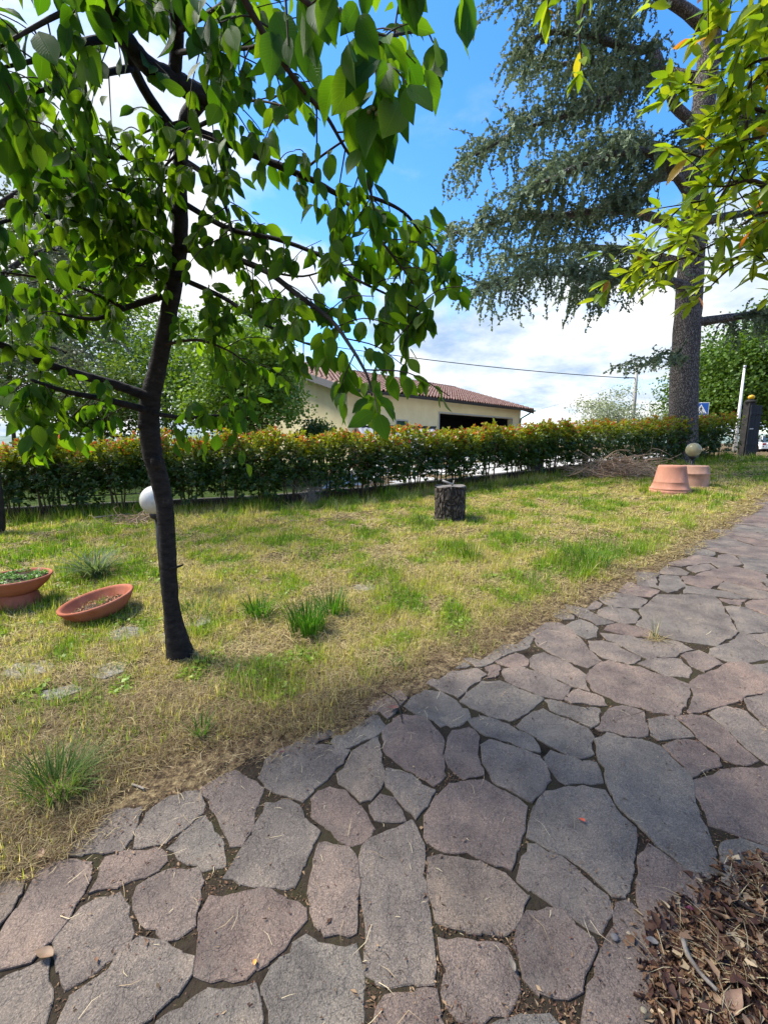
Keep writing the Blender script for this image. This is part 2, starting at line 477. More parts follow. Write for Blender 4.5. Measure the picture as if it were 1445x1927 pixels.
# outlines of the stones near the camera, read off the photograph region by region (origin, scale)
REG = {'E': (0, 1250, 2.846), 'B': (450, 1350, 2.89), 'C': (945, 1350, 2.89), 'D': (800, 900, 2.24), 'F': (800, 1000, 2.24), 'P': (0, 0, 1.0)}
STONES = [
 ('E', "10,1500 60,1430 130,1290 190,1110 240,1045 330,1035 480,1070 470,1140 445,1230 360,1350 250,1480 170,1575 120,1570"),
 ('E', "300,1480 330,1420 440,1310 520,1260 620,1240 670,1310 690,1400 680,1500 560,1590 350,1740 315,1640 305,1560"),
 ('E', "530,1090 560,1040 700,1000 840,970 910,1010 915,1050 860,1100 770,1140 640,1180 470,1225 500,1150"),
 ('E', "330,990 460,890 600,830 725,800 730,860 700,940 655,1000 560,1015 450,1020"),
 ('E', "705,985 740,880 800,800 920,730 1040,680 1110,740 1090,790 1000,850 880,940 800,965"),
 ('E', "890,990 980,910 1100,810 1140,830 1150,900 1175,980 1165,1070 1100,1075 960,1030"),
 ('E', "1075,690 1110,640 1230,610 1290,640 1400,670 1380,760 1350,870 1290,975 1240,980 1200,900 1140,790"),
 ('E', "735,1190 870,1110 1050,1090 1060,1170 1058,1300 1050,1395 960,1430 900,1445 850,1410 770,1360 740,1300 710,1240"),
 ('E', "-40,1740 100,1640 250,1590 275,1690 270,1800 230,1890 190,2060 -60,2060"),
 ('E', "250,2060 290,1960 380,1790 520,1690 640,1560 740,1475 780,1490 860,1515 960,1570 1035,1580 1010,1640 920,1720 800,1820 690,1870 580,1880 510,1927 440,2060"),
 ('P', "365,1833 379,1714 395,1697 439,1689 495,1675 535,1700 578,1706 575,1725 545,1745 528,1768 500,1790 474,1810 462,1838 395,1851"),
 ('E', "880,1960 1000,1860 1110,1740 1250,1720 1375,1700 1380,1830 1370,2060 840,2060"),
 ('E', "-60,1200 0,1190 110,1180 100,1240 50,1330 -30,1420 -90,1400"),
 ('E', "90,1130 130,1050 200,1020 215,1050 190,1100 150,1150"),
 ('B', "130,320 180,260 240,200 330,155 480,165 600,175 560,250 470,320 400,390 350,445 250,400 150,360"),
 ('B', "385,430 430,390 490,375 560,410 640,490 680,540 725,610 690,665 620,695 560,660 470,590 390,530"),
 ('B', "-40,850 30,740 70,640 120,520 150,470 240,450 330,480 365,540 440,620 400,700 340,800 280,900 210,915 100,900"),
 ('B', "415,670 470,670 600,710 640,790 645,900 640,1050 645,1180 600,1195 490,1150 480,1105 430,1090 395,1050 400,900 410,760"),
 ('B', "680,700 770,650 860,620 930,590 960,660 990,740 1000,850 1020,1000 1040,1150 1045,1270 1050,1430 960,1445 830,1440 740,1430 690,1380 690,1250 685,1050 670,880 665,760"),
 ('P', "805,1613 860,1618 900,1627 950,1648 985,1685 975,1722 948,1758 907,1762 879,1751 845,1739 822,1728 812,1700 806,1660"),
 ('B', "120,1450 160,1370 220,1330 300,1290 300,1240 360,1205 420,1230 520,1230 640,1235 655,1350 665,1480 690,1600 690,1850 160,1850 150,1580 110,1520"),
 ('B', "735,1560 770,1490 850,1475 960,1490 1060,1490 1050,1600 1045,1850 700,1850"),
 ('B', "1080,1190 1180,1185 1290,1200 1400,1200 1470,1240 1510,1330 1500,1460 1400,1515 1290,1530 1190,1540 1140,1480 1150,1420 1170,1350 1110,1300"),
 ('B', "505,130 560,60 640,20 740,10 775,45 720,90 650,130 600,165 540,150"),
 ('B', "530,310 600,220 680,150 755,100 760,200 755,300 745,370 700,440 660,455 600,400 540,360"),
 ('B', "780,180 800,80 860,20 950,0 1040,10 1090,60 1100,150 1110,240 1100,310 1050,350 960,310 860,235"),
 ('B', "790,320 810,280 900,290 1000,350 1060,400 1010,480 960,545 900,500 840,430 800,370"),
 ('B', "710,480 780,430 840,430 890,510 900,560 830,565 740,545"),
 ('B', "1130,130 1160,70 1250,60 1280,110 1300,200 1290,290 1220,310 1150,270 1120,210"),
 ('P', "800,1533 824,1499 851,1485 896,1478 945,1492 985,1520 985,1560 975,1600 960,1632 930,1622 880,1603 840,1598 815,1580"),
 ('P', "903,1402 920,1390 950,1398 985,1408 1015,1424 1028,1464 1010,1500 1000,1511 972,1495 950,1483 930,1455 910,1436"),
 ('B', "370,120 450,60 560,20 560,60 480,110 410,150"),
 ('B', "1040,0 1100,-60 1210,-70 1250,-50 1260,0 1200,50 1150,65 1090,40"),
 ('C', "165,470 230,400 330,385 440,370 560,390 600,480 640,540 690,600 720,660 715,740 690,850 640,945 590,940 500,880 400,800 270,720 140,650 150,560"),
 ('C', "240,220 270,190 350,210 440,240 500,250 530,340 440,355 340,365 290,310"),
 ('C', "490,110 560,80 650,110 760,120 840,160 900,220 980,290 1010,350 1040,430 1060,530 1110,590 1140,670 1170,750 1160,830 1100,845 1040,830 960,760 840,670 740,580 650,510 600,420 570,300 540,240 500,170"),
 ('C', "750,720 790,680 860,730 960,810 1070,890 1180,960 1240,1050 1200,1140 1100,1200 1000,1220 900,1180 820,1170 780,1090 760,1000 755,900 745,800"),
 ('C', "100,790 130,680 180,670 260,720 380,810 490,900 570,980 600,1050 590,1120 540,1180 480,1150 380,1070 290,1010 160,920 95,870"),
 ('C', "50,1250 90,1160 150,1070 240,1050 330,1060 400,1110 500,1190 510,1250 480,1330 440,1480 350,1470 200,1450 110,1400 70,1320"),
 ('C', "640,1030 700,1010 750,1040 770,1110 810,1190 860,1230 850,1330 870,1450 900,1600 850,1800 500,1800 460,1520 490,1400 540,1250 600,1130"),
 ('C', "1060,350 1150,310 1280,290 1445,290 1560,310 1560,730 1400,660 1250,620 1120,590 1090,500 1050,420"),
 ('C', "870,150 960,120 1070,125 1110,170 1170,210 1190,260 1100,280 1030,320 1000,270 930,200"),
 ('C', "1190,690 1300,670 1445,700 1560,760 1560,1060 1300,960 1240,900 1200,800"),
 ('P', "1222,1352 1264,1346 1300,1373 1305,1385 1277,1388 1239,1393 1222,1381"),
 ('P', "1269,1349 1327,1347 1367,1371 1384,1398 1430,1430 1405,1442 1367,1430 1329,1402"),
 ('P', "967,1366 996,1343 1023,1334 1068,1355 1105,1372 1115,1385 1117,1418 1090,1426 1059,1412 1014,1385"),
 ('P', "1122,1370 1139,1343 1184,1330 1215,1336 1218,1384 1198,1388 1166,1381 1132,1374"),
 ('P', "875,1352 905,1345 960,1362 1000,1385 1012,1412 985,1408 940,1392 905,1375"),
 ('P', "1338,1342 1367,1329 1403,1338 1445,1388 1470,1420 1440,1430 1405,1409 1374,1378"),
 ('D', "685,840 740,790 780,770 900,800 1040,840 1115,870 1120,920 1110,960 1070,1000 960,980 860,950 760,910 700,880"),
 ('D', "1130,860 1250,790 1340,790 1420,840 1440,880 1390,900 1300,920 1200,970 1120,995 1090,980 1130,920"),
 ('D', "590,930 650,890 740,920 765,955 690,950 610,945"),
 ('D', "500,930 560,940 650,960 740,970 745,1030 700,1050 620,1005 520,975"),
 ('D', "345,810 400,800 500,840 600,880 580,930 500,920 400,880 350,850"),
 ('D', "180,940 260,870 310,860 400,890 490,930 440,980 360,1025 280,1000"),
 ('D', "0,910 60,920 180,970 130,1050 60,1055 0,1000 -60,960"),
 ('D', "1350,930 1440,910 1560,930 1560,1110 1445,1050 1390,990"),
 ('D', "440,760 500,745 600,790 670,830 685,890 620,870 520,830 450,790"),
 ('D', "905,780 1000,755 1080,760 1115,800 1110,840 1000,825"),
 ('D', "1060,740 1150,730 1250,780 1180,820 1110,790"),
 ('D', "700,690 800,700 900,750 860,785 760,750 700,720"),
 ('D', "755,660 850,660 1000,690 1120,720 1050,750 940,760 830,710"),
 ('D', "190,760 270,700 400,660 440,670 380,730 280,770 220,780"),
 ('D', "290,770 380,730 440,760 430,790 340,790"),
 ('D', "420,630 500,600 600,625 650,670 690,720 740,770 680,790 600,770 500,700"),
 ('D', "600,620 660,605 710,630 680,675 640,660"),
 ('D', "750,570 780,540 850,550 900,580 890,610 840,610"),
 ('D', "765,640 830,615 920,640 960,670 880,670"),
 ('D', "920,550 1000,500 1200,500 1230,560 1280,640 1200,690 1050,670 900,620"),
 ('F', "750,285 800,265 930,290 900,320 790,320"), ('F', "895,175 985,180 975,235 920,220"), ('F', "985,185 1060,190 1085,215 1020,250 978,235"),
 ('F', "1090,192 1200,190 1225,205 1180,230 1090,215"), ('F', "1140,185 1290,150 1400,175 1410,205 1250,190"), ('F', "1105,145 1190,135 1215,155 1140,170"),
 ('F', "1045,140 1150,105 1225,115 1190,130 1100,145"),
]
def area(p):
    x, y = p[:, 0], p[:, 1]
    return 0.5 * np.sum(x * np.roll(y, -1) - np.roll(x, -1) * y)
traced = []
for reg, s in STONES:
    ox, oy, sc = REG[reg]
    pts = np.array([G(ox + float(a.split(',')[0]) / sc, oy + float(a.split(',')[1]) / sc)[:2] for a in s.split()])
    if area(pts) < 0: pts = pts[::-1]
    traced.append(pts)
def clip_half(poly, p, n):
    """keep the side of the line through p where (x-p).n <= 0"""
    out = []
    d = (poly - p) @ n
    for i in range(len(poly)):
        j = (i + 1) % len(poly)
        if d[i] <= 0: out.append(poly[i])
        if (d[i] < 0 < d[j]) or (d[j] < 0 < d[i]):
            t = d[i] / (d[i] - d[j]); out.append(poly[i] + t * (poly[j] - poly[i]))
    return np.array(out)
seeds = []
sp = 0.30
for gy in np.arange(-0.4, 10.5, sp):
    for gx in np.arange(-3.2, 11.0, sp * 1.15):
        s_ = sp * (0.9 if rng.random() < 0.5 else 0.3)
        p = np.array([gx + (rng.random() - 0.5) * s_ * 1.5, gy + (rng.random() - 0.5) * s_ * 1.5])
        if rng.random() < 0.16: continue
        if path_sd(p[0:1], p[1:2])[0] < 0.06: continue
        if abs(p[0]) / (p[1] + 0.9) > 0.98: continue       # outside what the camera can see
        if any(inside(p[0:1], p[1:2], t)[0] or seg_dist(p[0:1], p[1:2], np.vstack([t, t[:1]]))[0] < 0.05 for t in traced): continue
        seeds.append(p)
seeds = np.array(seeds)
edge_n = []
fill = []
# open the traced outlines outwards until the joints are as narrow as in the photograph
def dense(poly, step):
    out = []
    for a, b in zip(poly, np.roll(poly, -1, 0)):
        n = max(1, int(np.hypot(*(b - a)) / step)); out += [a + (b - a) * k / n for k in range(n)]
    return np.array(out)
def grow(polys, idx, gap_to, dmax, step=0.05, near=1.7):
    out = list(polys)
    for i in idx:
        t = dense(out[i], step); c = t.mean(0)
        e = np.roll(t, -1, 0) - np.roll(t, 1, 0); n = np.stack([e[:, 1], -e[:, 0]], 1); n /= np.linalg.norm(n, axis=1)[:, None] + 1e-9
        gap = np.full(len(t), 9.0)
        for j, o in enumerate(out):
            if j == i or np.hypot(*(o.mean(0) - c)) > near: continue
            g_ = seg_dist(t[:, 0], t[:, 1], np.vstack([o, o[:1]]))
            gap = np.minimum(gap, np.where(inside(t[:, 0], t[:, 1], o), -g_, g_))
        gap = np.minimum(gap, path_sd(t[:, 0], t[:, 1]) + 0.03)
        d_ = np.clip((gap - gap_to) * 0.6, -0.03, dmax)
        d_ = (2 * d_ + np.roll(d_, 1) + np.roll(d_, -1)) / 4
        out[i] = t + n * d_[:, None]
    return out
for k_ in range(2): traced = grow(traced, range(len(traced)), 0.011, 0.026)
for i, p in enumerate(seeds):
    poly = np.array([[p[0] - 0.55, p[1] - 0.5], [p[0] + 0.55, p[1] - 0.5], [p[0] + 0.55, p[1] + 0.5], [p[0] - 0.55, p[1] + 0.5]])
    d = np.hypot(*(seeds - p).T)
    j = 0.004 + 0.005 * rng.random()
    for k in np.argsort(d)[1:22]:
        n = (seeds[k] - p) / d[k]
        poly = clip_half(poly, p + n * (d[k] / 2 - j), n)
        if len(poly) < 3: break
    if len(poly) < 3: continue
    for t in traced:                                      # butt against the neighbours already laid
        if np.hypot(*(t.mean(0) - p)) > 1.3: continue
        e = np.roll(t, -1, 0) - t
        n = np.stack([e[:, 1], -e[:, 0]], 1); n /= np.linalg.norm(n, axis=1)[:, None] + 1e-9
        sd = np.einsum('ij,ij->i', p - t, n)
        k = int(np.argmax(sd))
        if sd[k] <= 0: continue
        poly = clip_half(poly, t[k] + n[k] * 0.009, -n[k])
        if len(poly) < 3: break
    if len(poly) < 3: continue
    for a, b in zip(EDGE[:-1], EDGE[1:]):                 # and end at the lawn
        m = (a + b) / 2
        if np.hypot(*(m - p)) > 1.2: continue
        e = b - a; n = np.array([-e[1], e[0]]) / np.hypot(*e)
        if (p - m) @ n > 0: n = -n
        poly = clip_half(poly, m + n * (0.04 + 0.08 * rng.random()), n)
        if len(poly) < 3: break
    if len(poly) < 3: continue
    if area(poly) < 0: poly = poly[::-1]
    if area(poly) < 0.004: continue
    fill.append(poly)
allp = [p if area(p) > 0 else p[::-1] for p in traced + fill]
allp = grow(allp, range(len(traced), len(allp)), 0.011, 0.06, 0.06, 1.3)
# small stones wedged into the remaining holes
cx_, cy_ = np.meshgrid(np.arange(-3.0, 8.5, 0.075), np.arange(0.3, 9.0, 0.075)); cx_ = cx_.ravel() + rng.normal(size=cx_.size) * .02; cy_ = cy_.ravel() + rng.normal(size=cy_.size) * .02
k_ = (path_sd(cx_, cy_) > 0.05) & (np.abs(cx_) / (cy_ + 0.7) < 0.97); cx_, cy_ = cx_[k_], cy_[k_]
def clearance(x, y, polys):
    d = np.full(len(x), 9.0)
    for o in polys:
        c = o.mean(0); r = np.hypot(*(o - c).T).max() + 0.3
        k = np.where(np.hypot(x - c[0], y - c[1]) < r)[0]
        if len(k):
            g_ = seg_dist(x[k], y[k], np.vstack([o, o[:1]])); d[k] = np.minimum(d[k], np.where(inside(x[k], y[k], o), -g_, g_))
    return np.minimum(d, path_sd(x, y))
cl = clearance(cx_, cy_, allp); small = []
for i in np.argsort(-cl):
    if cl[i] < 0.035: break
    p = np.array([cx_[i], cy_[i]])
    if any(np.hypot(*(o.mean(0) - p)) < 0.02 + np.hypot(*(o - o.mean(0)).T).max() for o in small): continue
    na = 11; an_ = np.linspace(0, 2 * math.pi, na, endpoint=False) + rng.random() * .5; rad_ = np.full(na, 0.02); loc = [o for o in allp + small if np.hypot(*(o.mean(0) - p)) < 1.2]
    live = np.ones(na, bool)
    for st_ in range(14):
        q_ = p + np.stack([np.cos(an_), np.sin(an_)], 1) * (rad_ + 0.012)[:, None]
        ok_ = (clearance(q_[:, 0], q_[:, 1], loc) > 0.010) & live & (rad_ < 0.19)
        live &= ok_; rad_[live] += 0.012
    rad_ = np.minimum(rad_, 1.9 * np.median(rad_))
    small.append(p + np.stack([np.cos(an_), np.sin(an_)], 1) * rad_[:, None])
small = [o for o in small if area(o) > 0.002]
fill = allp[len(traced):] + small
traced = allp[:len(traced)]
print('small stones', len(small))
def rough_outline(poly, step, jit, seed):
    r = np.random.default_rng(seed)
    q = []
    for a, b in zip(poly, np.roll(poly, -1, 0)):          # cut the corners a little
        L = np.hypot(*(b - a)); c = min(0.2, 0.002 / max(L, 1e-6))
        q += [a + (b - a) * c, b - (b - a) * c]
    out = []
    for a, b in zip(q, q[1:] + q[:1]):
        L = np.hypot(*(b - a)); n = max(1, int(L / step))
        nn = np.array([b[1] - a[1], a[0] - b[0]]) / max(L, 1e-9)
        for k in range(n):
            p_ = a + (b - a) * k / n
            low_ = (float(fbm(p_[0] * 17 + seed * 3.1, p_[1] * 17, 5, 2)) - 0.5) * 0.030 * min(1, step / 0.026)
            out.append(p_ + nn * (low_ + (r.random() - 0.5) * 2 * jit))
    return np.array(out)
path_mesh = MB()
pp = [tuple(p) for p in PATH_POLY]
path = link('path', None); tag(path, kind='structure')
gx_ = np.arange(-3.6, 12.01, 0.2); gy_ = np.arange(-1.0, 12.01, 0.2)
XX, YY = np.meshgrid(gx_, gy_)
keep = path_sd(XX, YY) > -0.30
ZZ = plane_z(XX, YY) - 0.0065 + (fbm(XX * 6, YY * 6, 21, 2) - 0.5) * 0.008
idx = np.arange(XX.size).reshape(XX.shape)
q = np.stack([idx[:-1, :-1], idx[:-1, 1:], idx[1:, 1:], idx[1:, :-1]], -1).reshape(-1, 4)
q = q[keep.ravel()[q].all(1)]
link('joint_soil', mesh_np('joint_soil', np.stack([XX.ravel(), YY.ravel(), ZZ.ravel()], 1), q, smooth=True, mats=m_joint), path)
n_st = 0
for si, poly in enumerate(traced + fill):
    if n_st >= 298: break
    c = poly.mean(0)
    dist = np.hypot(*c)
    ol = rough_outline(poly, 0.026 if dist < 3 else 0.07, 0.0042 if dist < 3 else 0.006, si)
    tilt = (rng.random(2) - 0.5) * 0.012; up = (rng.random() - 0.5) * 0.004
    def top(pt, dz): return (pt[0] - c[0], pt[1] - c[1], 0.04 * (pt[0] - c[0]) + 0.045 * (pt[1] - c[1]) + (pt - c) @ tilt + up + dz)
    dirs = ol - c; ln = np.hypot(*dirs.T)[:, None]
    inner = ol - dirs / ln * 0.003
    n = len(ol)
    vs = [top(p, 0.0) for p in inner] + [top(p, -0.0025) for p in ol] + [top(p, -0.035) for p in ol]
    fs = [tuple(range(n))]
    for a_ in range(n):
        b_ = (a_ + 1) % n
        fs += [(n + a_, n + b_, b_, a_), (2 * n + a_, 2 * n + b_, n + b_, n + a_)]
    mb = MB(); mb.add(vs, fs)
    mb.build('flagstone', m_stone, path, (c[0], c[1], plane_z(*c)))
    n_st += 1
print('stones', n_st, 'of', len(traced) + len(fill))

# ------------------------------------------------------------------ lawn
T_BLADE = np.array([[-.5, 0, 0], [.5, 0, 0], [-.38, .5, .06], [.38, .5, .06], [0, 1.0, .28]])
F_BLADE = np.array([[0, 1, 3], [0, 3, 2], [2, 3, 4]])
T_STRAW = np.array([[-.5, 0, 0], [.5, 0, 0], [-.5, .5, .10], [.5, .5, .10], [-.3, 1.0, 0.0]])
def mixc(a, b, t): return np.asarray(a)[None, :] * (1 - t[:, None]) + np.asarray(b)[None, :] * t[:, None]
GREEN, LIME, YELL, STRAW, BROWN = (0.135, 0.255, 0.020), (0.30, 0.39, 0.034), (0.45, 0.43, 0.085), (0.60, 0.50, 0.26), (0.24, 0.165, 0.085)
def lawn_points(n, dmin=1.0, p=1.25):
    """points on the lawn in view, thinning with distance"""
    out = []
    while sum(map(len, out)) < n:
        m = n * 2
        d = dmin + (17.5 - dmin) * rng.random(m) ** (p * 1.35)
        a = (rng.random(m) - 0.5) * R(112)
        x, y = d * np.sin(a), d * np.cos(a)
        hy = np.interp(x, HEDGE[:, 0], HEDGE[:, 1])
        wob = (fbm(x * 3, y * 3, 31, 3) - 0.5) * 0.35
        ok = (path_sd(x, y) + wob < -0.03) & (y < hy + 0.5) & (np.abs(x) / (y + 0.6) < 1.08)
        out.append(np.stack([x[ok], y[ok]], 1))
    return np.vstack(out)[:n]
STEP_PX = [(690, 1106, .13), (60, 1258, .17), (238, 1196, .15), (205, 1265, .12), (120, 1300, .12), (312, 1202, .10), (372, 1172, .12), (125, 1395, .05)]
STEPS = np.array([list(G(a, b)[:2]) + [r] for a, b, r in STEP_PX])
CH = G(345, 1258)[:2]
def green_map(x, y):
    g = 0.30 * fbm(x * 0.9 + 5, y * 0.9, 41, 3) + 0.70 * fbm(x * 3.6, y * 3.6 + 3, 47, 3)
    g = (g - 0.5) * 4.6 + 0.38
    sd = -path_sd(x, y)
    g = g + 0.22 * sstep(0.9, 0.3, sd) * sstep(1.2, 2.6, x)           # lush along the paving on the right
    g = g - 0.9 * sstep(0.38, 0.0, sd)                                # mown straw at the edge
    g = g - 0.40 * sstep(0.9, -0.8, x) * sstep(3.3, 2.3, y)           # thin under the cherry
    return np.clip(g, 0, 1)
def bare_map(x, y):
    """0..1 where little grows"""
    b = np.maximum(sstep(0.56, 0.70, fbm(x * 1.6 + 9, y * 1.6, 51, 4)), 0.8 * sstep(0.58, 0.68, fbm(x * 5 + 2, y * 5, 57, 3)))
    sd = -path_sd(x, y)
    b = np.maximum(b * 0.75, 0.93 * sstep(0.30, 0.04, sd))
    b = np.maximum(b, 0.80 * sstep(-0.3, -1.0, x) * sstep(2.45, 2.0, y))
    for sx_, sy_, sr in STEPS: b = np.maximum(b, 0.62 * (np.hypot(x - sx_, y - sy_) < sr * 0.85))
    return b
lawn_parts = []
pts = lawn_points(500000)
x, y = pts.T
keepm = rng.random(len(x)) > bare_map(x, y)
x, y = x[keepm], y[keepm]; n = len(x)
nc_ = n // 13; cid = rng.integers(0, nc_, n); loose = rng.random(n) < 0.25      # most blades grow in small bunches
cr_ = 0.008 + 0.018 * rng.random(nc_)
ox_, oy_ = rng.normal(size=n), rng.normal(size=n)
x = np.where(loose, x, x[:nc_][cid] + ox_ * cr_[cid]); y = np.where(loose, y, y[:nc_][cid] + oy_ * cr_[cid])
ctint = rng.random(nc_)[cid]; chigh = (0.6 + 0.9 * rng.random(nc_) ** 1.5)[cid]
dist = np.hypot(x, y)
g = green_map(x, y) + (rng.random(n) - 0.5) * 0.35 + (ctint - 0.5) * 0.55
tall = (0.45 + 1.1 * fbm(x * 2.2, y * 2.2, 61, 3)) * (1 - 0.45 * sstep(0.45, 0.15, np.hypot(x - CH[0], y - CH[1] + 0.12)))
h = (0.026 + 0.060 * rng.random(n) ** 1.7) * tall * (0.85 + 0.5 * g) * np.where(loose, 0.8, chigh) * (1 + 1.5 * sstep(0.55, 0.05, np.interp(x, HEDGE[:, 0], HEDGE[:, 1]) - y))
wd = np.where(dist < 3, 0.0031, 0.0028 + 0.0011 * (dist - 3)) * (0.7 + 0.7 * rng.random(n))
az = np.where(loose, rng.random(n) * 2 * math.pi, np.arctan2(oy_, ox_) + rng.normal(size=n) * 0.5); lean = 0.20 + 1.5 * rng.random(n) ** 1.1
D = np.stack([np.cos(az) * lean, np.sin(az) * lean, np.ones(n)], 1)
N = np.stack([np.cos(az), np.sin(az), -lean], 1)
t1 = np.clip(g * 2, 0, 1); t2 = np.clip(g * 2 - 1, 0, 1)
C = mixc(STRAW, YELL, np.clip(g * 3.2 + 0.25, 0, 1)); C = C * (1 - t1[:, None]) + np.array(LIME) * t1[:, None]; C = C * (1 - t2[:, None]) + np.array(GREEN) * t2[:, None]
dry = rng.random(n) < 0.10 + 0.25 * sstep(0.9, -0.8, x) * sstep(3.3, 2.3, y)
C[dry] = mixc(STRAW, BROWN, rng.random(dry.sum()))
C *= (0.45 + 1.0 * rng.random(n))[:, None]
pos = np.stack([x, y, ground_z(x, y) - 0.004], 1)
lawn_parts.append(scatter(T_BLADE, F_BLADE, None, pos, D, -N, h, C, wd))
# deep straw along the edge of the paving
k_ = 42000; ei = rng.random(k_); L_ = np.concatenate([[0], np.cumsum(np.hypot(*np.diff(EDGE, axis=0).T))]); tt = ei * L_[-1]
x = np.interp(tt, L_, EDGE[:, 0]); y = np.interp(tt, L_, EDGE[:, 1]); j_ = np.clip(np.searchsorted(L_, tt) - 1, 0, len(EDGE) - 2); e_ = unit(EDGE[j_ + 1] - EDGE[j_])
of_ = rng.normal(size=k_) * 0.17 + 0.10 - 0.05 * (fbm(x * 5, y * 5, 77, 2) - .5) * 6; x = x - e_[:, 1] * of_; y = y + e_[:, 0] * of_
k2 = (np.abs(x) / (y + 0.45) < 0.97) & (path_sd(x, y) < 0.14) & (rng.random(len(x)) < 0.2 + 0.9 * sstep(0.40, 0.60, fbm(x * 4.2, y * 4.2, 78, 3))); x, y = x[k2], y[k2]; n = len(x); dist = np.hypot(x, y)
az = rng.random(n) * 2 * math.pi; D = np.stack([np.cos(az), np.sin(az), (rng.random(n) - 0.3) * 0.5], 1); N = np.stack([(rng.random(n) - 0.5), (rng.random(n) - 0.5), np.ones(n)], 1)
brn = sstep(1.6, 0.2, x)
C = mixc(STRAW, (0.19, 0.11, 0.062), np.clip(rng.random(n) * (0.75 + 0.85 * brn), 0, 1)) * (0.5 + 0.6 * rng.random(n))[:, None]
lawn_parts.append(scatter(T_STRAW, F_BLADE, None, np.stack([x, y, np.maximum(ground_z(x, y), plane_z(x, y)) + 0.003 + 0.016 * rng.random(n)], 1), D, N, 0.015 + 0.07 * rng.random(n) ** 2, C, np.where(dist < 3, 0.0017, 0.0017 + 0.001 * (dist - 3)) * (0.5 + 1.1 * rng.random(n)), bend=rng.normal(size=n) * 0.15))
# mown straw lying about
pts = lawn_points(200000, 0.9, 1.3)
x, y = pts.T
gm = green_map(x, y); bm = bare_map(x, y)
keepm = rng.random(len(x)) < np.clip(0.30 + 0.75 * bm + 0.55 * (0.5 - gm), 0.08, 1)
for sx_, sy_, sr in STEPS: keepm &= ~((np.hypot(x - sx_, y - sy_) < sr * 0.7) & (rng.random(len(x)) < 0.25))
x, y = x[keepm], y[keepm]; n = len(x); dist = np.hypot(x, y)
az = rng.random(n) * 2 * math.pi
D = np.stack([np.cos(az), np.sin(az), (rng.random(n) - 0.3) * 0.45], 1)
N = np.stack([(rng.random(n) - 0.5), (rng.random(n) - 0.5), np.ones(n)], 1)
Ls = 0.03 + 0.09 * rng.random(n) ** 2
wd = np.where(dist < 3, 0.0019, 0.0019 + 0.0013 * (dist - 3)) * (0.5 + 1.0 * rng.random(n))
bx = np.clip(0.75 * sstep(0.35, 0.0, -path_sd(x, y)) * sstep(2.2, 0.8, x) + 0.85 * sstep(0.1, -0.7, x) * sstep(2.7, 2.0, y), 0, 1)
C = mixc(STRAW, BROWN, np.clip(rng.random(n) ** 2 * 0.8 + bx * rng.random(n), 0, 1)) * ((0.5 + 0.85 * rng.random(n)) * (1 - 0.5 * bx * rng.random(n)))[:, None]
pos = np.stack([x, y, ground_z(x, y) + 0.004 + 0.014 * rng.random(n)], 1)
lawn_parts.append(scatter(T_STRAW, F_BLADE, None, pos, D, N, Ls, C, wd, bend=rng.normal(size=n) * 0.13))
m_grass = leaf_mat('grass blades', None, trans=0.45, tcol=(1.35, 1.35, 0.6), rough=0.55, spec=0.2)
V, F, C, U = cat_arrays(lawn_parts)
tag(link('lawn_grass', mesh_np('lawn_grass', V, F, C, mats=m_grass)), label='shaggy yellow green lawn with mown straw between hedge and paving', kind='stuff', cat='grass')
print('lawn tris', len(F))
# broad clover and weed leaves low in the turf
m_weed = leaf_mat('weed leaves', None, trans=0.3, rough=0.5)
T_DIA = np.array([[0, 0, 0], [.5, .45, .08], [0, 1, -.05], [-.5, .45, .08]]); F_DIA = np.array([[0, 1, 2], [0, 2, 3]])
pts = lawn_points(26000, 1.5, 1.1); x, y = pts.T
k_ = (green_map(x, y) > 0.55) & (bare_map(x, y) < 0.4); x, y = x[k_], y[k_]; n = len(x)
az = rng.random(n) * 2 * math.pi
D = np.stack([np.cos(az), np.sin(az), 0.2 + 0.6 * rng.random(n)], 1); N = np.tile([0, 0, 1.0], (n, 1)) + (rng.random((n, 3)) - .5) * .6
V, F, C, U = scatter(T_DIA, F_DIA, None, np.stack([x, y, ground_z(x, y) + 0.02 * rng.random(n)], 1), D, N, 0.018 + 0.02 * rng.random(n), mixc(GREEN, LIME, rng.random(n)) , None)
tag(link('weed_leaves', mesh_np('weed_leaves', V, F, C, mats=m_weed)), label='small broad weed leaves low in the lawn turf', kind='stuff', cat='weeds')

# ------------------------------------------------------------------ litter on the paving
m_litter = noise_mat('dry litter', [(0.3, (0.8, 0.8, 0.8)), (0.7, (1, 1, 1))], rough=0.8, bump=0)
def col_mat(name, rough=0.8, spec=0.2):
    m, t, b = new_mat(name)
    at = nd(t, 'ShaderNodeAttribute', attribute_name='Col'); t.links.new(at.outputs['Color'], b.inputs['Base Color'])
    b.inputs['Roughness'].default_value = rough; b.inputs['Specular IOR Level'].default_value = spec
    return m
m_dry = leaf_mat('dry litter', None, trans=0.12, tcol=(1, 0.9, 0.7), rough=0.75, spec=0.2)
def path_points(n, p=1.3, dmin=0.6):
    d = dmin + 8 * rng.random(n) ** p; a = (rng.random(n) - 0.42) * R(105)
    x, y = d * np.sin(a), d * np.cos(a)
    ok = (path_sd(x, y) > -0.12) & (np.abs(x) / (y + 0.5) < 0.97)
    return x[ok], y[ok]
lit = []
segs = [np.vstack([t, t[:1]]) for t in traced + fill]
def joint_dist(x, y):
    d = np.full(len(x), 9.0)
    for s_ in segs:
        c = s_.mean(0); r = np.hypot(*(s_ - c).T).max() + 0.06
        k = np.hypot(x - c[0], y - c[1]) < r
        if k.any(): d[k] = np.minimum(d[k], seg_dist(x[k], y[k], s_))
    return d
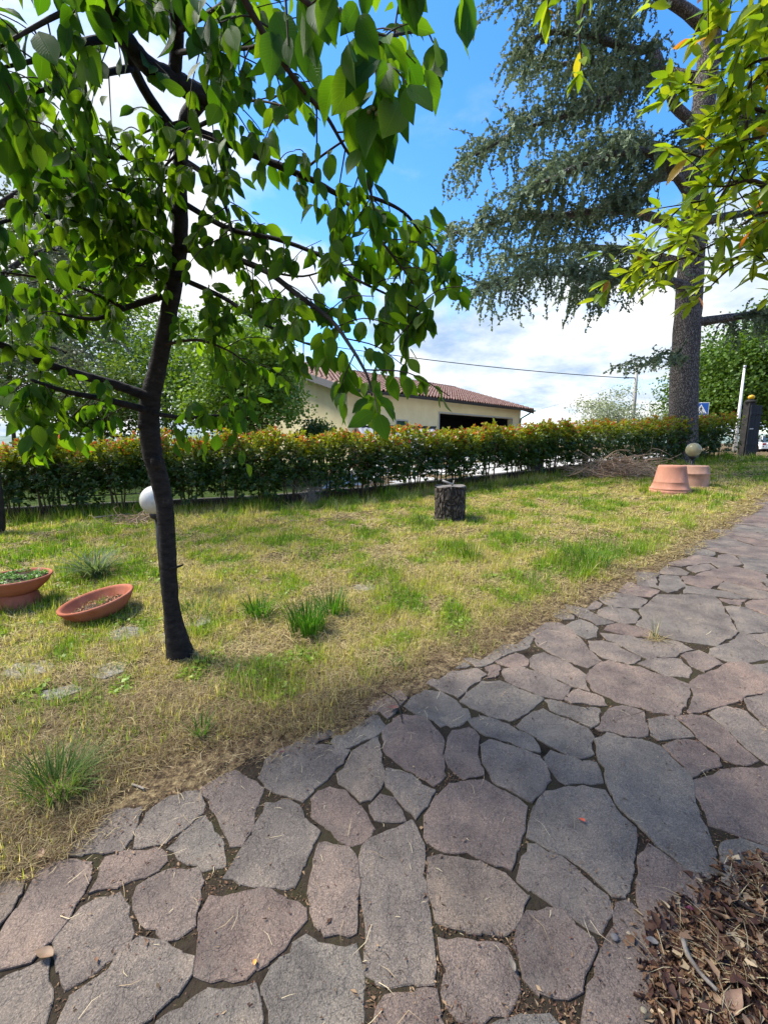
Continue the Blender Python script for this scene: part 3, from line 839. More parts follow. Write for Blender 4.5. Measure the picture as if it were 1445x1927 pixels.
def on_stone(x, y):
    m = np.zeros(len(x), bool)
    for s_ in segs:
        lo_, hi_ = s_.min(0), s_.max(0)
        k = np.where((x > lo_[0]) & (x < hi_[0]) & (y > lo_[1]) & (y < hi_[1]))[0]
        if len(k): m[k] |= inside(x[k], y[k], s_[:-1])
    return m
# long straws
x, y = path_points(4600); n = len(x)
k_ = rng.random(n) < 0.14 + 0.8 * sstep(0.55, 0.1, path_sd(x, y)); x, y = x[k_], y[k_]; n = len(x)
az = rng.random(n) * 2 * math.pi
D = np.stack([np.cos(az), np.sin(az), 0.04 * np.cos(az) + 0.045 * np.sin(az) + (rng.random(n)) * 0.10], 1)
lit.append(scatter(T_STRAW, F_BLADE, None, np.stack([x, y, plane_z(x, y) + 0.004], 1), D, np.tile([0.1, 0, 1.0], (n, 1)), 0.015 + 0.10 * rng.random(n) ** 2.6, mixc((0.58, 0.48, 0.29), (0.28, 0.19, 0.10), rng.random(n) ** 1.5), 0.0009 + 0.0012 * rng.random(n), bend=rng.normal(size=n) * 0.11))
# short reddish brown bits, gathered in the joints
x, y = path_points(330000, 1.2); n = len(x)
jd = np.where(on_stone(x, y), joint_dist(x, y), 0.0); clump = fbm(x * 2.6, y * 2.6, 71, 3)
pr = 0.016 + 0.80 * (jd <= 0) * sstep(0.40, 0.58, clump) + 0.13 * sstep(0.05, 0.0, jd) * sstep(0.45, 0.62, clump) + 0.50 * sstep(0.22, 0.0, path_sd(x, y))
k_ = rng.random(n) < pr; x, y, jd = x[k_], y[k_], jd[k_]; n = len(x)
az = rng.random(n) * 2 * math.pi
D = np.stack([np.cos(az), np.sin(az), (rng.random(n) - 0.4) * 0.5], 1); N = np.stack([rng.random(n) - .5, rng.random(n) - .5, np.ones(n)], 1)
zz = plane_z(x, y) + np.where(jd <= 0, -0.005, 0.003) + 0.003 * rng.random(n)
c_ = mixc((0.15, 0.070, 0.040), (0.33, 0.23, 0.13), rng.random(n) ** 1.5); c_[rng.random(n) < 0.30] *= 0.35
Tb = np.array([[0, 0, 0], [.5, .4, .12], [0, 1, 0], [-.5, .5, .1]])
Lb = 0.004 + 0.015 * rng.random(n) ** 2.6
lit.append(scatter(Tb, np.array([[0, 1, 2], [0, 2, 3]]), None, np.stack([x, y, zz], 1), D, N, Lb, c_, Lb * (0.06 + 0.42 * rng.random(n) ** 2), jit=0.35))
# dark crumbs on the faces of the stones
x, y = path_points(9000, 1.2); n = len(x)
k_ = rng.random(n) < 0.35; x, y = x[k_], y[k_]; n = len(x)
az = rng.random(n) * 2 * math.pi
D = np.stack([np.cos(az), np.sin(az), 0.2 * rng.random(n)], 1); Lb = 0.003 + 0.008 * rng.random(n) ** 3
lit.append(scatter(Tb * [1, 1, 3], np.array([[0, 1, 2], [0, 2, 3]]), None, np.stack([x, y, plane_z(x, y) + 0.003], 1), D, np.tile([0.05, 0, 1.0], (n, 1)), Lb, mixc((0.05, 0.025, 0.02), (0.14, 0.07, 0.05), rng.random(n)), Lb * 0.8))
V, F, C, U = cat_arrays(lit)
tag(link('path_litter', mesh_np('path_litter', V, F, C, mats=m_dry)), label='dry straws and reddish brown bits strewn over the paving', kind='stuff', cat='plant litter')

# leaf mould heap in the near right corner
HEAP = np.array([G(*p)[:2] for p in [(1250, 1980), (1232, 1880), (1250, 1800), (1282, 1735), (1340, 1712), (1395, 1668), (1418, 1625), (1475, 1605), (1700, 1660), (1700, 1980)]])
T_CURL = np.array([[0, 0, 0], [.5, .3, .25], [-.5, .3, .2], [.55, .65, .3], [-.45, .7, .28], [0, 1, .1], [0, .5, 0]])
F_CURL = np.array([[0, 1, 6], [0, 6, 2], [1, 3, 6], [6, 4, 2], [3, 5, 6], [6, 5, 4]])
hp = []
lo, hi = HEAP.min(0), HEAP.max(0)
xy = lo + (hi - lo) * rng.random((60000, 2)); x, y = xy.T
ins = inside(x, y, HEAP); dh = seg_dist(x, y, np.vstack([HEAP, HEAP[:1]]))
den_ = np.where(ins, 0.25 + 0.75 * sstep(0.0, 0.10, dh), 0.10 * sstep(0.10, 0.0, dh))
k_ = (rng.random(len(x)) < den_ * sstep(0.25, 0.5, fbm(x * 9, y * 9, 81, 3) + 0.12)); x, y, dh, ins = x[k_], y[k_], dh[k_], ins[k_]; n = len(x)
hz = np.where(ins, 0.024 * sstep(0, 0.2, dh), 0)
az = rng.random(n) * 2 * math.pi
D = np.stack([np.cos(az), np.sin(az), (rng.random(n) - 0.5) * 0.9], 1); N = np.stack([rng.random(n) - .5, rng.random(n) - .5, 0.6 + 0 * x], 1)
c_ = mixc((0.075, 0.034, 0.025), (0.26, 0.145, 0.075), rng.random(n) ** 1.3)
c_[rng.random(n) < 0.16] = (0.42, 0.32, 0.20); c_[rng.random(n) < 0.22] = (0.035, 0.018, 0.016)
Lb = 0.006 + 0.034 * rng.random(n) ** 2.6
hp.append(scatter(T_CURL, F_CURL, None, np.stack([x, y, plane_z(x, y) + 0.003 + hz * rng.random(n)], 1), D, N, Lb, c_ * (0.6 + 0.6 * rng.random(n))[:, None], Lb * (0.12 + 0.6 * rng.random(n) ** 1.5), jit=0.30))
k_ = rng.random(n) < 0.02; m_ = k_.sum(); az = rng.random(m_) * 2 * math.pi
D = np.stack([np.cos(az), np.sin(az), (rng.random(m_) - 0.3) * 0.5], 1)
hp.append(scatter(T_STRAW, F_BLADE, None, np.stack([x[k_], y[k_], plane_z(x[k_], y[k_]) + hz[k_] + 0.004], 1), D, np.tile([0.1, 0, 1.0], (m_, 1)), 0.04 + 0.09 * rng.random(m_), mixc((0.46, 0.38, 0.22), (0.26, 0.18, 0.09), rng.random(m_)), 0.0014 + 0.001 * rng.random(m_)))
# broken leaves and bark flakes large enough to recognise
n = 230; q_ = lo + (hi - lo) * rng.random((n, 2)); kk = inside(q_[:, 0], q_[:, 1], HEAP) & (q_[:, 0] / (q_[:, 1] + 0.5) < 0.97); q_ = q_[kk]; n = len(q_)
az = rng.random(n) * 2 * math.pi; D = np.stack([np.cos(az), np.sin(az), (rng.random(n) - .5) * .5], 1); N = np.stack([rng.normal(size=n) * .35, rng.normal(size=n) * .35, np.ones(n)], 1)
lt_ = np.array([[0, 0, .02], [.16, .14, .10], [-.16, .14, .08], [.27, .40, .14], [-.25, .38, .10], [.22, .68, .10], [-.24, .70, .13], [0, 1, .06], [0, .2, 0], [0, .45, -.02], [0, .72, 0]])
lf_ = np.array([[0, 1, 8], [0, 8, 2], [1, 3, 9], [1, 9, 8], [8, 9, 4], [8, 4, 2], [3, 5, 10], [3, 10, 9], [9, 10, 6], [9, 6, 4], [5, 7, 10], [10, 7, 6]])
hp.append(scatter(lt_, lf_, None, np.stack([q_[:, 0], q_[:, 1], plane_z(q_[:, 0], q_[:, 1]) + .022 + .012 * rng.random(n)], 1), D, N, .018 + .04 * rng.random(n) ** 1.6, mixc((.06, .028, .022), (.36, .24, .14), rng.random(n) ** 1.8), .010 + .03 * rng.random(n) ** 1.5, jit=.2))
V, F, C, U = cat_arrays(hp)
tag(link('leaf_mould', mesh_np('leaf_mould', V, F, C, mats=m_dry)), label='heap of crumbling brown leaves and bark on the paving corner', kind='stuff', cat='leaf litter')
# ------------------------------------------------------------------ leaf templates
def leaf_template(hw, fold=0.22, droop=0.12, wave=0.0, st=(0, .10, .27, .47, .67, .84, 1.0), seed=0):
    r = np.random.default_rng(seed)
    V, U = [], []
    for i, t in enumerate(st):
        wv = hw[i]
        z = -droop * t * t
        a, b = (r.random(2) - 0.5) * wave
        V += [(-wv, t, z + fold * wv + a), (0, t, z), (wv, t, z + fold * wv + b)]
        U += [(-1, t), (0, t), (1, t)]
    F = []
    for i in range(len(st) - 1):
        o = i * 3
        F += [(o, o + 1, o + 4, o + 3), (o + 1, o + 2, o + 5, o + 4)]
    return np.array(V), np.array(F), np.array(U, float)
CHW = (0.012, 0.135, 0.235, 0.262, 0.215, 0.105, 0.004)
CH_T = [leaf_template(CHW, 0.10 + 0.16 * k, 0.05 + 0.09 * k, 0.03, seed=k) for k in range(4)]
LHW = (0.010, 0.085, 0.150, 0.180, 0.155, 0.085, 0.004)
LA_T = [leaf_template(LHW, 0.30, 0.02 + 0.12 * k, 0.03, seed=9 + k) for k in range(3)]

def rand_unit(n):
    v = rng.normal(size=(n, 3)); return unit(v)
def frame_matrix(p, D, N, s, w=None):
    D = D / np.linalg.norm(D); S = np.cross(D, N); S /= np.linalg.norm(S) + 1e-9; N = np.cross(S, D)
    w = s if w is None else w
    m = Matrix(((S[0] * w, D[0] * s, N[0] * s, p[0]), (S[1] * w, D[1] * s, N[1] * s, p[1]), (S[2] * w, D[2] * s, N[2] * s, p[2]), (0, 0, 0, 1)))
    return m
def place_leaves(root, leaves, tmpl, mats_obj, mat_mesh, colf, n_obj=295, name='leaf'):
    """the leaves that show largest become parts, the rest one foliage part"""
    if not leaves: return
    pos = np.array([l[0] for l in leaves]); D = np.array([l[1] for l in leaves]); N = np.array([l[2] for l in leaves]); s = np.array([l[3] for l in leaves])
    ctr = pos + unit(D) * (s * 0.5)[:, None]
    rel = ctr - np.array([0, 0, EYE])
    dep = rel[:, 1] * CP - rel[:, 2] * SP
    u = rel[:, 0] / np.maximum(dep, 0.05) * FPX + CX; v = CY - (rel[:, 1] * SP + rel[:, 2] * CP) / np.maximum(dep, 0.05) * FPX
    vis = (u > -20) & (u < 1465) & (v > -20) & (v < 1950) & (dep > 0.2)
    size = np.where(vis, s / np.maximum(dep, 0.2), 0)
    order = np.argsort(-size)
    big = [i for i in order[:n_obj] if size[i] > 0]
    meshes = [mesh_np(name, t[0], t[1], luv=t[2], smooth=True, mats=mats_obj) for t in tmpl]
    for i in big:
        o = link(name, meshes[i % len(meshes)], root)
        o.matrix_parent_inverse = Matrix.Identity(4)
        o.matrix_local = root.matrix_basis.inverted() @ frame_matrix(pos[i], D[i], N[i], s[i], s[i] * (0.9 + 0.25 * rng.random()))
    rest = np.setdiff1d(np.arange(len(pos)), big)
    parts = []
    for k, t in enumerate(tmpl):
        r_ = rest[rest % len(tmpl) == k]
        if len(r_) == 0: continue
        parts.append(scatter(t[0], t[1], t[2], pos[r_], D[r_], N[r_], s[r_], colf(len(r_)), s[r_] * (0.9 + 0.25 * rng.random(len(r_)))))
    V, F, C, U = cat_arrays(parts)
    o = link('foliage', mesh_np('foliage', V, F, C, U, smooth=True, mats=mat_mesh), root)
    o['kind'] = 'stuff'
    if root.location.length: o.matrix_local = root.matrix_basis.inverted()
    print(root.name, 'leaves', len(leaves), 'as parts', len(big))
def grow_guide(pts, r0, r1, sub=6):
    return resample(np.asarray(pts), sub), r0, r1
def put_world(o, root):
    if root.location.length: o.matrix_local = root.matrix_basis.inverted()
    return o

# ------------------------------------------------------------------ cherry tree
def bark_material(name, c0, c1, ring=18.0, bump=0.8, stretch=(1, 1, 0.15), scale=14.0, bdist=0.015):
    m, t, b = new_mat(name)
    tcn = nd(t, 'ShaderNodeTexCoord'); mp = nd(t, 'ShaderNodeMapping'); mp.inputs['Scale'].default_value = stretch
    t.links.new(tcn.outputs['Object'], mp.inputs['Vector'])
    a = nd(t, 'ShaderNodeTexNoise', in_Scale=scale, in_Detail=8.0, in_Roughness=0.7); t.links.new(mp.outputs[0], a.inputs['Vector'])
    l = nd(t, 'ShaderNodeTexNoise', in_Scale=5.0, in_Detail=8.0, in_Roughness=0.75); t.links.new(tcn.outputs['Object'], l.inputs['Vector'])
    c = ramp(t, a.outputs['Fac'], [(0.3, c0), (0.7, c1)])
    mx = nd(t, 'ShaderNodeMix', data_type='RGBA')
    t.links.new(map_range(t, l.outputs['Fac'], 0.58, 0.70, 0.0, 0.6), mx.inputs[0]); t.links.new(c, mx.inputs[6])
    mx.inputs[7].default_value = (c1[0] * 3.4, c1[1] * 3.4, c1[2] * 3.2, 1)
    t.links.new(mx.outputs[2], b.inputs['Base Color'])
    b.inputs['Roughness'].default_value = 0.85; b.inputs['Specular IOR Level'].default_value = 0.2
    bp = nd(t, 'ShaderNodeBump', in_Strength=bump, in_Distance=bdist)
    t.links.new(a.outputs['Fac'], bp.inputs['Height']); t.links.new(bp.outputs[0], b.inputs['Normal'])
    return m
m_cherry_bark = bark_material('cherry bark', (0.006, 0.005, 0.0045), (0.036, 0.030, 0.027), stretch=(0.7, 0.7, 1.5), scale=24.0)
m_twig = stem_mat('cherry twig', (0.040, 0.028, 0.020))
m_cl_obj = leaf_mat('cherry leaf', [(0.0, (0.022, 0.070, 0.008)), (0.45, (0.036, 0.098, 0.010)), (0.8, (0.058, 0.135, 0.012)), (1.0, (0.082, 0.155, 0.016))], trans=0.52, tcol=(2.7, 2.4, 0.45), veins=0.35, rough=0.55, spec=0.16)
m_cl_mesh = leaf_mat('cherry foliage', None, trans=0.52, tcol=(2.7, 2.4, 0.45), veins=0.35, rough=0.55, spec=0.16)
cherry_base = G(347, 1262)
cherry = thing('cherry_tree', 'cherry tree with dark leaning trunk and big hanging leaves in the lawn', 'tree')
TR = [(350, 1268, 2.72), (336, 1215, 2.70), (324, 1150, 2.68), (318, 1080, 2.67), (315, 1010, 2.67), (310, 950, 2.66), (300, 900, 2.65), (288, 855, 2.64), (281, 800, 2.63), (283, 755, 2.62), (298, 690, 2.60),
      (312, 620, 2.57), (325, 550, 2.53), (336, 480, 2.5), (340, 410, 2.45), (338, 340, 2.4), (342, 280, 2.33), (352, 225, 2.25), (374, 192, 2.15), (394, 180, 2.1)]
TRR = [.155, .108, .072, .070, .069, .070, .073, .078, .080, .078, .066, .062, .060, .058, .053, .048, .046, .046, .046, .036]
TRR = [r_ * .72 for r_ in TRR]
mb = MB(); mb.tube([P(*p) for p in TR], TRR, n=16, rough=0.05, seed=1, sub=6)
for (px, py, Y, r) in [(272, 800, 2.60, .045), (294, 870, 2.60, .04), (279, 745, 2.58, .04), (330, 470, 2.47, .03)]:
    c = P(px, py, Y); mb.tube([c + np.array([0, 0, -r * 1.2]), c + np.array([0, 0, -.4 * r]), c + np.array([0, 0, .4 * r]), c + np.array([0, 0, 1.2 * r])], [r * .25, r * .8, r * .8, r * .2], n=10, rough=.12, seed=int(px))
mb.tube([P(318, 1072, 2.64), P(334, 1067, 2.62), P(345, 1063, 2.62)], [.013, .008, .006], n=6)
for k in range(0):
    an = k * 1.256 + .4
    mb.tube([cherry_base + np.array([.0, 0, .20]), cherry_base + np.array([math.cos(an) * .055, math.sin(an) * .055, .06]), cherry_base + np.array([math.cos(an) * .10, math.sin(an) * .10, -.04])], [.035, .042, .03], n=8, rough=.1, seed=k)
mb.build('trunk', m_cherry_bark, cherry)
GU = [
 ([(392, 183, 2.1), (362, 172, 2.06), (330, 150, 2.0), (280, 125, 1.9), (240, 75, 1.8), (205, 10, 1.6), (190, -60, 1.4)], .042, .024),
 ([(328, 152, 2.0), (334, 60, 1.9), (325, 0, 1.8), (322, -60, 1.7)], .026, .018),
 ([(348, 262, 2.31), (316, 232, 2.25), (270, 165, 2.1), (235, 85, 1.9), (200, 20, 1.75), (160, -60, 1.6)], .024, .016),
 ([(225, 68, 1.88), (150, 82, 1.7), (80, 110, 1.6), (0, 128, 1.5)], .015, .004),
 ([(248, 128, 1.98), (160, 145, 1.8), (80, 170, 1.7), (-20, 185, 1.6)], .013, .004),
 ([(325, 480, 2.48), (270, 452, 2.4), (200, 430, 2.3), (120, 415, 2.2), (60, 405, 2.1), (-30, 428, 2.0)], .020, .007),
 ([(305, 556, 2.52), (270, 568, 2.5), (235, 580, 2.45), (180, 600, 2.3), (110, 590, 2.2)], .024, .006),
 ([(283, 748, 2.58), (220, 725, 2.5), (150, 705, 2.35), (80, 682, 2.2), (0, 648, 2.0), (-60, 630, 1.9)], .030, .013),
 ([(278, 772, 2.58), (200, 752, 2.4), (130, 738, 2.2), (60, 715, 2.0)], .022, .007),
 ([(288, 778, 2.6), (350, 786, 2.55), (428, 780, 2.5)], .014, .006),
 ([(345, 300, 2.35), (400, 340, 2.2), (425, 390, 2.2), (440, 450, 2.15)], .014, .005),
 ([(342, 468, 2.48), (420, 480, 2.35), (500, 510, 2.2), (560, 555, 2.0), (620, 600, 1.85), (655, 645, 1.7), (690, 705, 1.6), (700, 745, 1.55)], .018, .003),
 ([(350, 240, 2.28), (430, 270, 2.15), (520, 310, 2.1), (590, 340, 2.1), (650, 372, 2.1), (700, 372, 2.1), (760, 400, 2.1), (800, 450, 2.1), (850, 500, 2.1)], .018, .003),
 ([(640, 370, 2.1), (690, 420, 2.05), (730, 470, 2.0), (780, 540, 1.95), (790, 600, 1.9)], .008, .002),
 ([(430, -60, 1.3), (480, 35, 1.35), (520, 100, 1.4), (575, 175, 1.5), (615, 220, 1.55), (650, 280, 1.65), (690, 340, 1.75), (705, 400, 1.8)], .010, .003),
 ([(480, -60, 1.05), (560, -10, 1.05), (600, 20, 1.05), (690, 60, 1.1), (705, 120, 1.1), (715, 180, 1.1)], .007, .003),
 ([(690, 90, 1.3), (750, 65, 1.5), (800, 60, 1.6), (815, 80, 1.6)], .006, .002),
 ([(560, -80, .95), (640, -50, .95), (740, -45, 1.0), (820, -45, 1.05), (900, -40, 1.1)], .006, .002),
 ([(332, 520, 2.5), (420, 560, 2.4), (480, 600, 2.3), (560, 640, 2.2), (620, 660, 2.1)], .014, .003),
 ([(342, 380, 2.42), (430, 430, 2.3), (520, 450, 2.2), (600, 480, 2.15), (660, 520, 2.1), (720, 550, 2.0), (795, 585, 1.9)], .014, .003),
 ([(302, 650, 2.57), (370, 640, 2.5), (430, 660, 2.4), (470, 690, 2.4)], .010, .003),
 ([(205, 10, 1.6), (130, 20, 1.5), (50, 60, 1.4), (-20, 100, 1.3)], .010, .003),
 ([(330, 330, 2.38), (250, 300, 2.2), (170, 290, 2.0), (90, 260, 1.8), (20, 220, 1.6)], .012, .003),
 ([(335, 400, 2.43), (260, 370, 2.3), (180, 340, 2.1), (100, 310, 1.9), (20, 300, 1.7)], .012, .003),
 ([(235, 580, 2.45), (150, 540, 2.3), (60, 520, 2.1), (-20, 510, 1.9)], .010, .003),
 ([(80, 682, 2.2), (62, 730, 2.1), (40, 770, 2.0)], .007, .002),
 ([(334, 60, 1.9), (400, 20, 1.7), (450, -20, 1.5)], .010, .003),
 ([(348, 250, 2.3), (410, 220, 2.1), (470, 190, 1.95), (540, 200, 1.8)], .010, .003),
 ([(334, 100, 1.93), (400, 90, 1.75), (470, 90, 1.6), (520, 60, 1.45)], .010, .003),
 ([(560, 330, 2.1), (610, 290, 2.0), (670, 250, 1.9), (700, 235, 1.8)], .006, .002),
 ([(500, 510, 2.2), (570, 520, 2.15), (640, 500, 2.1), (700, 500, 2.05)], .006, .002),
]
for k_ in range(9):                                                     # short spurs filling the heart of the crown
    a_ = TR[int(rng.integers(11, 18))]; ex, ey = 110 + 215 * rng.random(), 200 + 270 * rng.random(); ez = 1.95 + .5 * rng.random()
    GU.append(([(a_[0], a_[1], a_[2]), ((a_[0] + ex) / 2, (a_[1] + ey) / 2 - 15, (a_[2] + ez) / 2), (ex, ey, ez)], .007, .002))
def cleared(p):
    u_, v_ = px_of(p)
    return u_ > 885 or (u_ > 775 and 150 < v_ < 385) or (u_ > 830 and 25 < v_ < 400) or (u_ > 745 and 240 < v_ < 360) or (u_ > 640 and v_ > 815)
leaves, twb = [], MB()
def cherry_leaf_at(p, out, s, hang):
    d = out * (0.7 - 0.35 * hang) + np.array([0, 0, -1.0]) * (0.35 + hang) + rng.normal(size=3) * 0.28
    toward = np.array([0, -1, 0.15]) if rng.random() < 0.62 else np.array([0, 0.2, 1.0])
    nrm = toward + rng.normal(size=3) * 0.55
    leaves.append((p + unit(d) * 0.018, d, nrm, s))
for gi, (g_, r0, r1) in enumerate(GU):
    pts = resample(np.array([P(*p) for p in g_]), 6)
    rr = np.linspace(r0, r1, len(pts))
    mb = MB(); mb.tube(pts, rr, n=8, rough=0.06, seed=gi)
    mb.build('branch', m_cherry_bark if r0 > .012 else m_twig, cherry)
    L = np.concatenate([[0], np.cumsum(np.linalg.norm(np.diff(pts, axis=0), axis=1))])
    thick = r1 > .010
    t = L[-1] * (0.16 if not thick else 0.55)
    while t < L[-1]:
        i = min(np.searchsorted(L, t), len(pts) - 1)
        p = pts[i]; tan = unit(pts[min(i + 1, len(pts) - 1)] - pts[max(i - 1, 0)])
        side = unit(np.cross(tan, rng.normal(size=3)))
        d = unit(tan * 0.55 + side * 0.9 + np.array([0, 0, -0.12]))
        ln = (0.12 + 0.26 * rng.random()) * (0.75 if p[1] < 1.5 else 1.0)
        q1 = p + d * ln * 0.5 + np.array([0, 0, -.01]); q2 = q1 + unit(d + np.array([0, 0, -.5])) * ln * 0.5
        if q2[1] < 0.75 or cleared(q2): t += 0.08; continue
        tw = resample(np.array([p, q1, q2]), 4)
        twb.tube(tw, (0.0030, 0.0014), n=4, caps=False)
        nl = 4 + int(ln / 0.045)
        for k in range(nl):
            f = 0.25 + 0.75 * (k + rng.random()) / nl
            pp_ = tw[min(int(f * (len(tw) - 1)), len(tw) - 1)]
            cherry_leaf_at(pp_, unit(rng.normal(size=3) * np.array([1, 1, .3]) + d * 0.8), (0.046 + 0.054 * rng.random()) * (0.85 if p[1] < 1.5 else 1.0), rng.random())
        t += (0.040 + 0.044 * rng.random()) * (1.5 if (px_of(p)[0] > 470 and not px_of(p)[0] > 700) else 1.2 if px_of(p)[0] > 700 else 0.9)
    for k in range(5):
        cherry_leaf_at(pts[-1 - k % 3], unit(rng.normal(size=3) * np.array([1, 1, .2])), 0.075 + .045 * rng.random(), .6)
# leaf clusters in full view at the tips (the hanging sprays of the photograph)
for (px, py, Y, n_, s) in [(700, 200, 1.1, 4, .13), (735, 95, 1.1, 4, .13), (640, 60, 1.05, 6, .125), (655, 160, 1.15, 5, .125), (700, 250, 1.12, 3, .12), (690, 735, 1.55, 9, .12), (655, 680, 1.65, 8, .12), (725, 690, 1.62, 5, .11), (620, 640, 1.75, 8, .115),
                           (840, 495, 2.1, 8, .11), (800, 590, 1.9, 9, .11), (760, 545, 1.95, 7, .11), (790, 400, 2.1, 8, .11), (820, 90, 1.6, 6, .1), (770, 120, 1.5, 8, .11), (720, 450, 2.0, 8, .11), (400, 800, 2.5, 9, .12), (350, 800, 2.5, 8, .12),
                           (30, 30, 1.35, 6, .12), (60, 480, 2.0, 6, .12), (30, 240, 1.6, 7, .12), (80, 790, 2.0, 8, .12), (20, 770, 1.9, 5, .12), (560, 10, 1.1, 6, .13), (520, 60, 1.2, 6, .13), (350, 40, 1.6, 7, .12), (410, 110, 1.7, 7, .12)]:
    c = P(px, py, Y)
    for k in range(n_):
        cherry_leaf_at(c + rng.normal(size=3) * 0.035, unit(rng.normal(size=3) * np.array([1, 1, .2])), s * (0.62 + .40 * rng.random()), .8)
o = twb.build('twigs', m_twig, cherry); o['kind'] = 'stuff'
def cherry_col(n):
    t = rng.random(n)
    return mixc((0.022, 0.070, 0.008), (0.085, 0.160, 0.014), t ** 1.3)
def keep_leaf(l):
    p = l[0]
    if p[1] < 0.62: return False
    u_, v_ = px_of(p)
    if cleared(p) or (300 < u_ < 480 and v_ > 800 and rng.random() < .65): return False
    if 170 < u_ < 400 and 20 < v_ < 235 and p[1] < 1.95: return rng.random() < .40     # the forked limbs stay in view
    if 440 < u_ < 640 and 30 < v_ < 330: return rng.random() < .60
    if 640 < u_ < 780 and 640 < v_ < 840: return rng.random() < .75
    return True
leaves_c = [l for l in leaves if keep_leaf(l)]
place_leaves(cherry, leaves_c, CH_T, m_cl_obj, m_cl_mesh, cherry_col)
# small unripe cherries hanging in bunches
m_fruit = flat_mat('unripe cherry', (0.09, 0.10, 0.03), rough=0.35)
fm = MB(); fm.lathe([(0.0005, -.006), (.005, -.004), (.0065, 0), (.005, .005), (.0005, .007)], 8)
fruit_me = fm.mesh('cherry_fruit', m_fruit)
for (px, py, Y) in [(695, 210, 1.08), (703, 205, 1.08), (710, 215, 1.08), (726, 216, 1.08), (712, 222, 1.09), (640, 22, 1.04), (645, 27, 1.04), (540, 220, 1.5), (730, 128, 1.2), (745, 162, 1.2)]:
    link('cherry_fruit', fruit_me, cherry, P(px, py, Y))

# ------------------------------------------------------------------ broadleaf tree reaching in from the right
m_rl_obj = leaf_mat('young leaf', [(0.0, (0.10, 0.19, 0.014)), (0.5, (0.16, 0.27, 0.018)), (0.96, (0.25, 0.32, 0.026)), (0.985, (0.34, 0.25, 0.035)), (1.0, (0.36, 0.12, 0.05))], trans=0.48, tcol=(2.1, 1.8, 0.5), veins=0.12, nveins=10, rough=0.35, spec=0.4)
m_rl_mesh = leaf_mat('young foliage', None, trans=0.48, tcol=(2.1, 1.8, 0.5), rough=0.35, spec=0.4)
rt = thing('broadleaf_tree', 'slim tree with narrow lime green leaves reaching in beside the paving', 'tree')
rb = np.array([3.0, 1.7, float(plane_z(3.0, 1.7))])
RTR = [rb, rb + np.array([.05, 0, .8]), rb + np.array([-.05, .03, 1.6]), rb + np.array([-.1, .0, 2.4]), rb + np.array([-.2, .0, 3.1])]
mb = MB(); mb.tube(RTR, [.09, .075, .065, .05, .03], n=12, rough=.06, sub=5); mb.build('trunk', m_cherry_bark, rt)
GR = [
 [(1700, 180, 1.7), (1560, 215, 1.65), (1445, 212, 1.6), (1380, 185, 1.6), (1310, 160, 1.6), (1258, 148, 1.6)],
 [(1700, 330, 1.7), (1560, 320, 1.7), (1445, 300, 1.7), (1370, 310, 1.7), (1300, 290, 1.7), (1264, 278, 1.7)],
 [(1700, 160, 1.6), (1440, 140, 1.55), (1410, 200, 1.6), (1390, 300, 1.6), (1330, 410, 1.65), (1270, 460, 1.65), (1222, 490, 1.7)],
 [(1700, 500, 1.8), (1520, 400, 1.75), (1400, 340, 1.7), (1330, 375, 1.7), (1240, 392, 1.7)],
 [(1700, 560, 1.8), (1560, 500, 1.8), (1445, 470, 1.8), (1380, 500, 1.8), (1330, 545, 1.8), (1300, 570, 1.8)],
 [(1700, 60, 1.5), (1560, 40, 1.5), (1445, 45, 1.5), (1400, 70, 1.5), (1350, 50, 1.5)],
 [(1200, -250, 1.6), (1130, -120, 1.6), (1105, -20, 1.6), (1090, 60, 1.6), (1094, 110, 1.6), (1090, 140, 1.6)],
 [(1130, -120, 1.6), (1060, -60, 1.55), (1035, -10, 1.5), (1030, 15, 1.5)],
 [(1500, -150, 1.6), (1360, -90, 1.6), (1330, 0, 1.6), (1312, 50, 1.65), (1302, 78, 1.65)],
 [(1700, 480, 1.8), (1560, 430, 1.8), (1445, 400, 1.8), (1400, 420, 1.8), (1350, 455, 1.8), (1260, 495, 1.8), (1190, 510, 1.9), (1145, 528, 1.9)],
 [(1700, 130, 1.5), (1560, 110, 1.5), (1445, 110, 1.5), (1400, 130, 1.5), (1370, 160, 1.52)],
 [(1700, 420, 1.5), (1500, 380, 1.5), (1420, 340, 1.5), (1370, 350, 1.52), (1320, 350, 1.55)],
 [(1600, 260, 1.5), (1480, 250, 1.5), (1420, 260, 1.5), (1360, 270, 1.5)],
 [(1700, 540, 1.7), (1560, 480, 1.7), (1460, 500, 1.7), (1420, 480, 1.7)],
 [(1445, 470, 1.8), (1400, 480, 1.8), (1360, 490, 1.82), (1310, 480, 1.85), (1270, 455, 1.85)],
 [(1200, -250, 1.6), (1330, -140, 1.4), (1430, -40, 1.35), (1460, 20, 1.35), (1450, 60, 1.35)],
]
rleaves, rtw = [], MB()
def rleaf(p, tan, s):
    side = unit(rng.normal(size=3) * np.array([1, 1, .45])); d = tan * np.array([1, 1, .5]) * 0.75 + side * 0.75 + np.array([0, 0, -0.02])
    nrm = np.array([rng.normal() * .38, -0.30 + rng.normal() * .38, 0.9])
    rleaves.append((p, d, nrm, s))
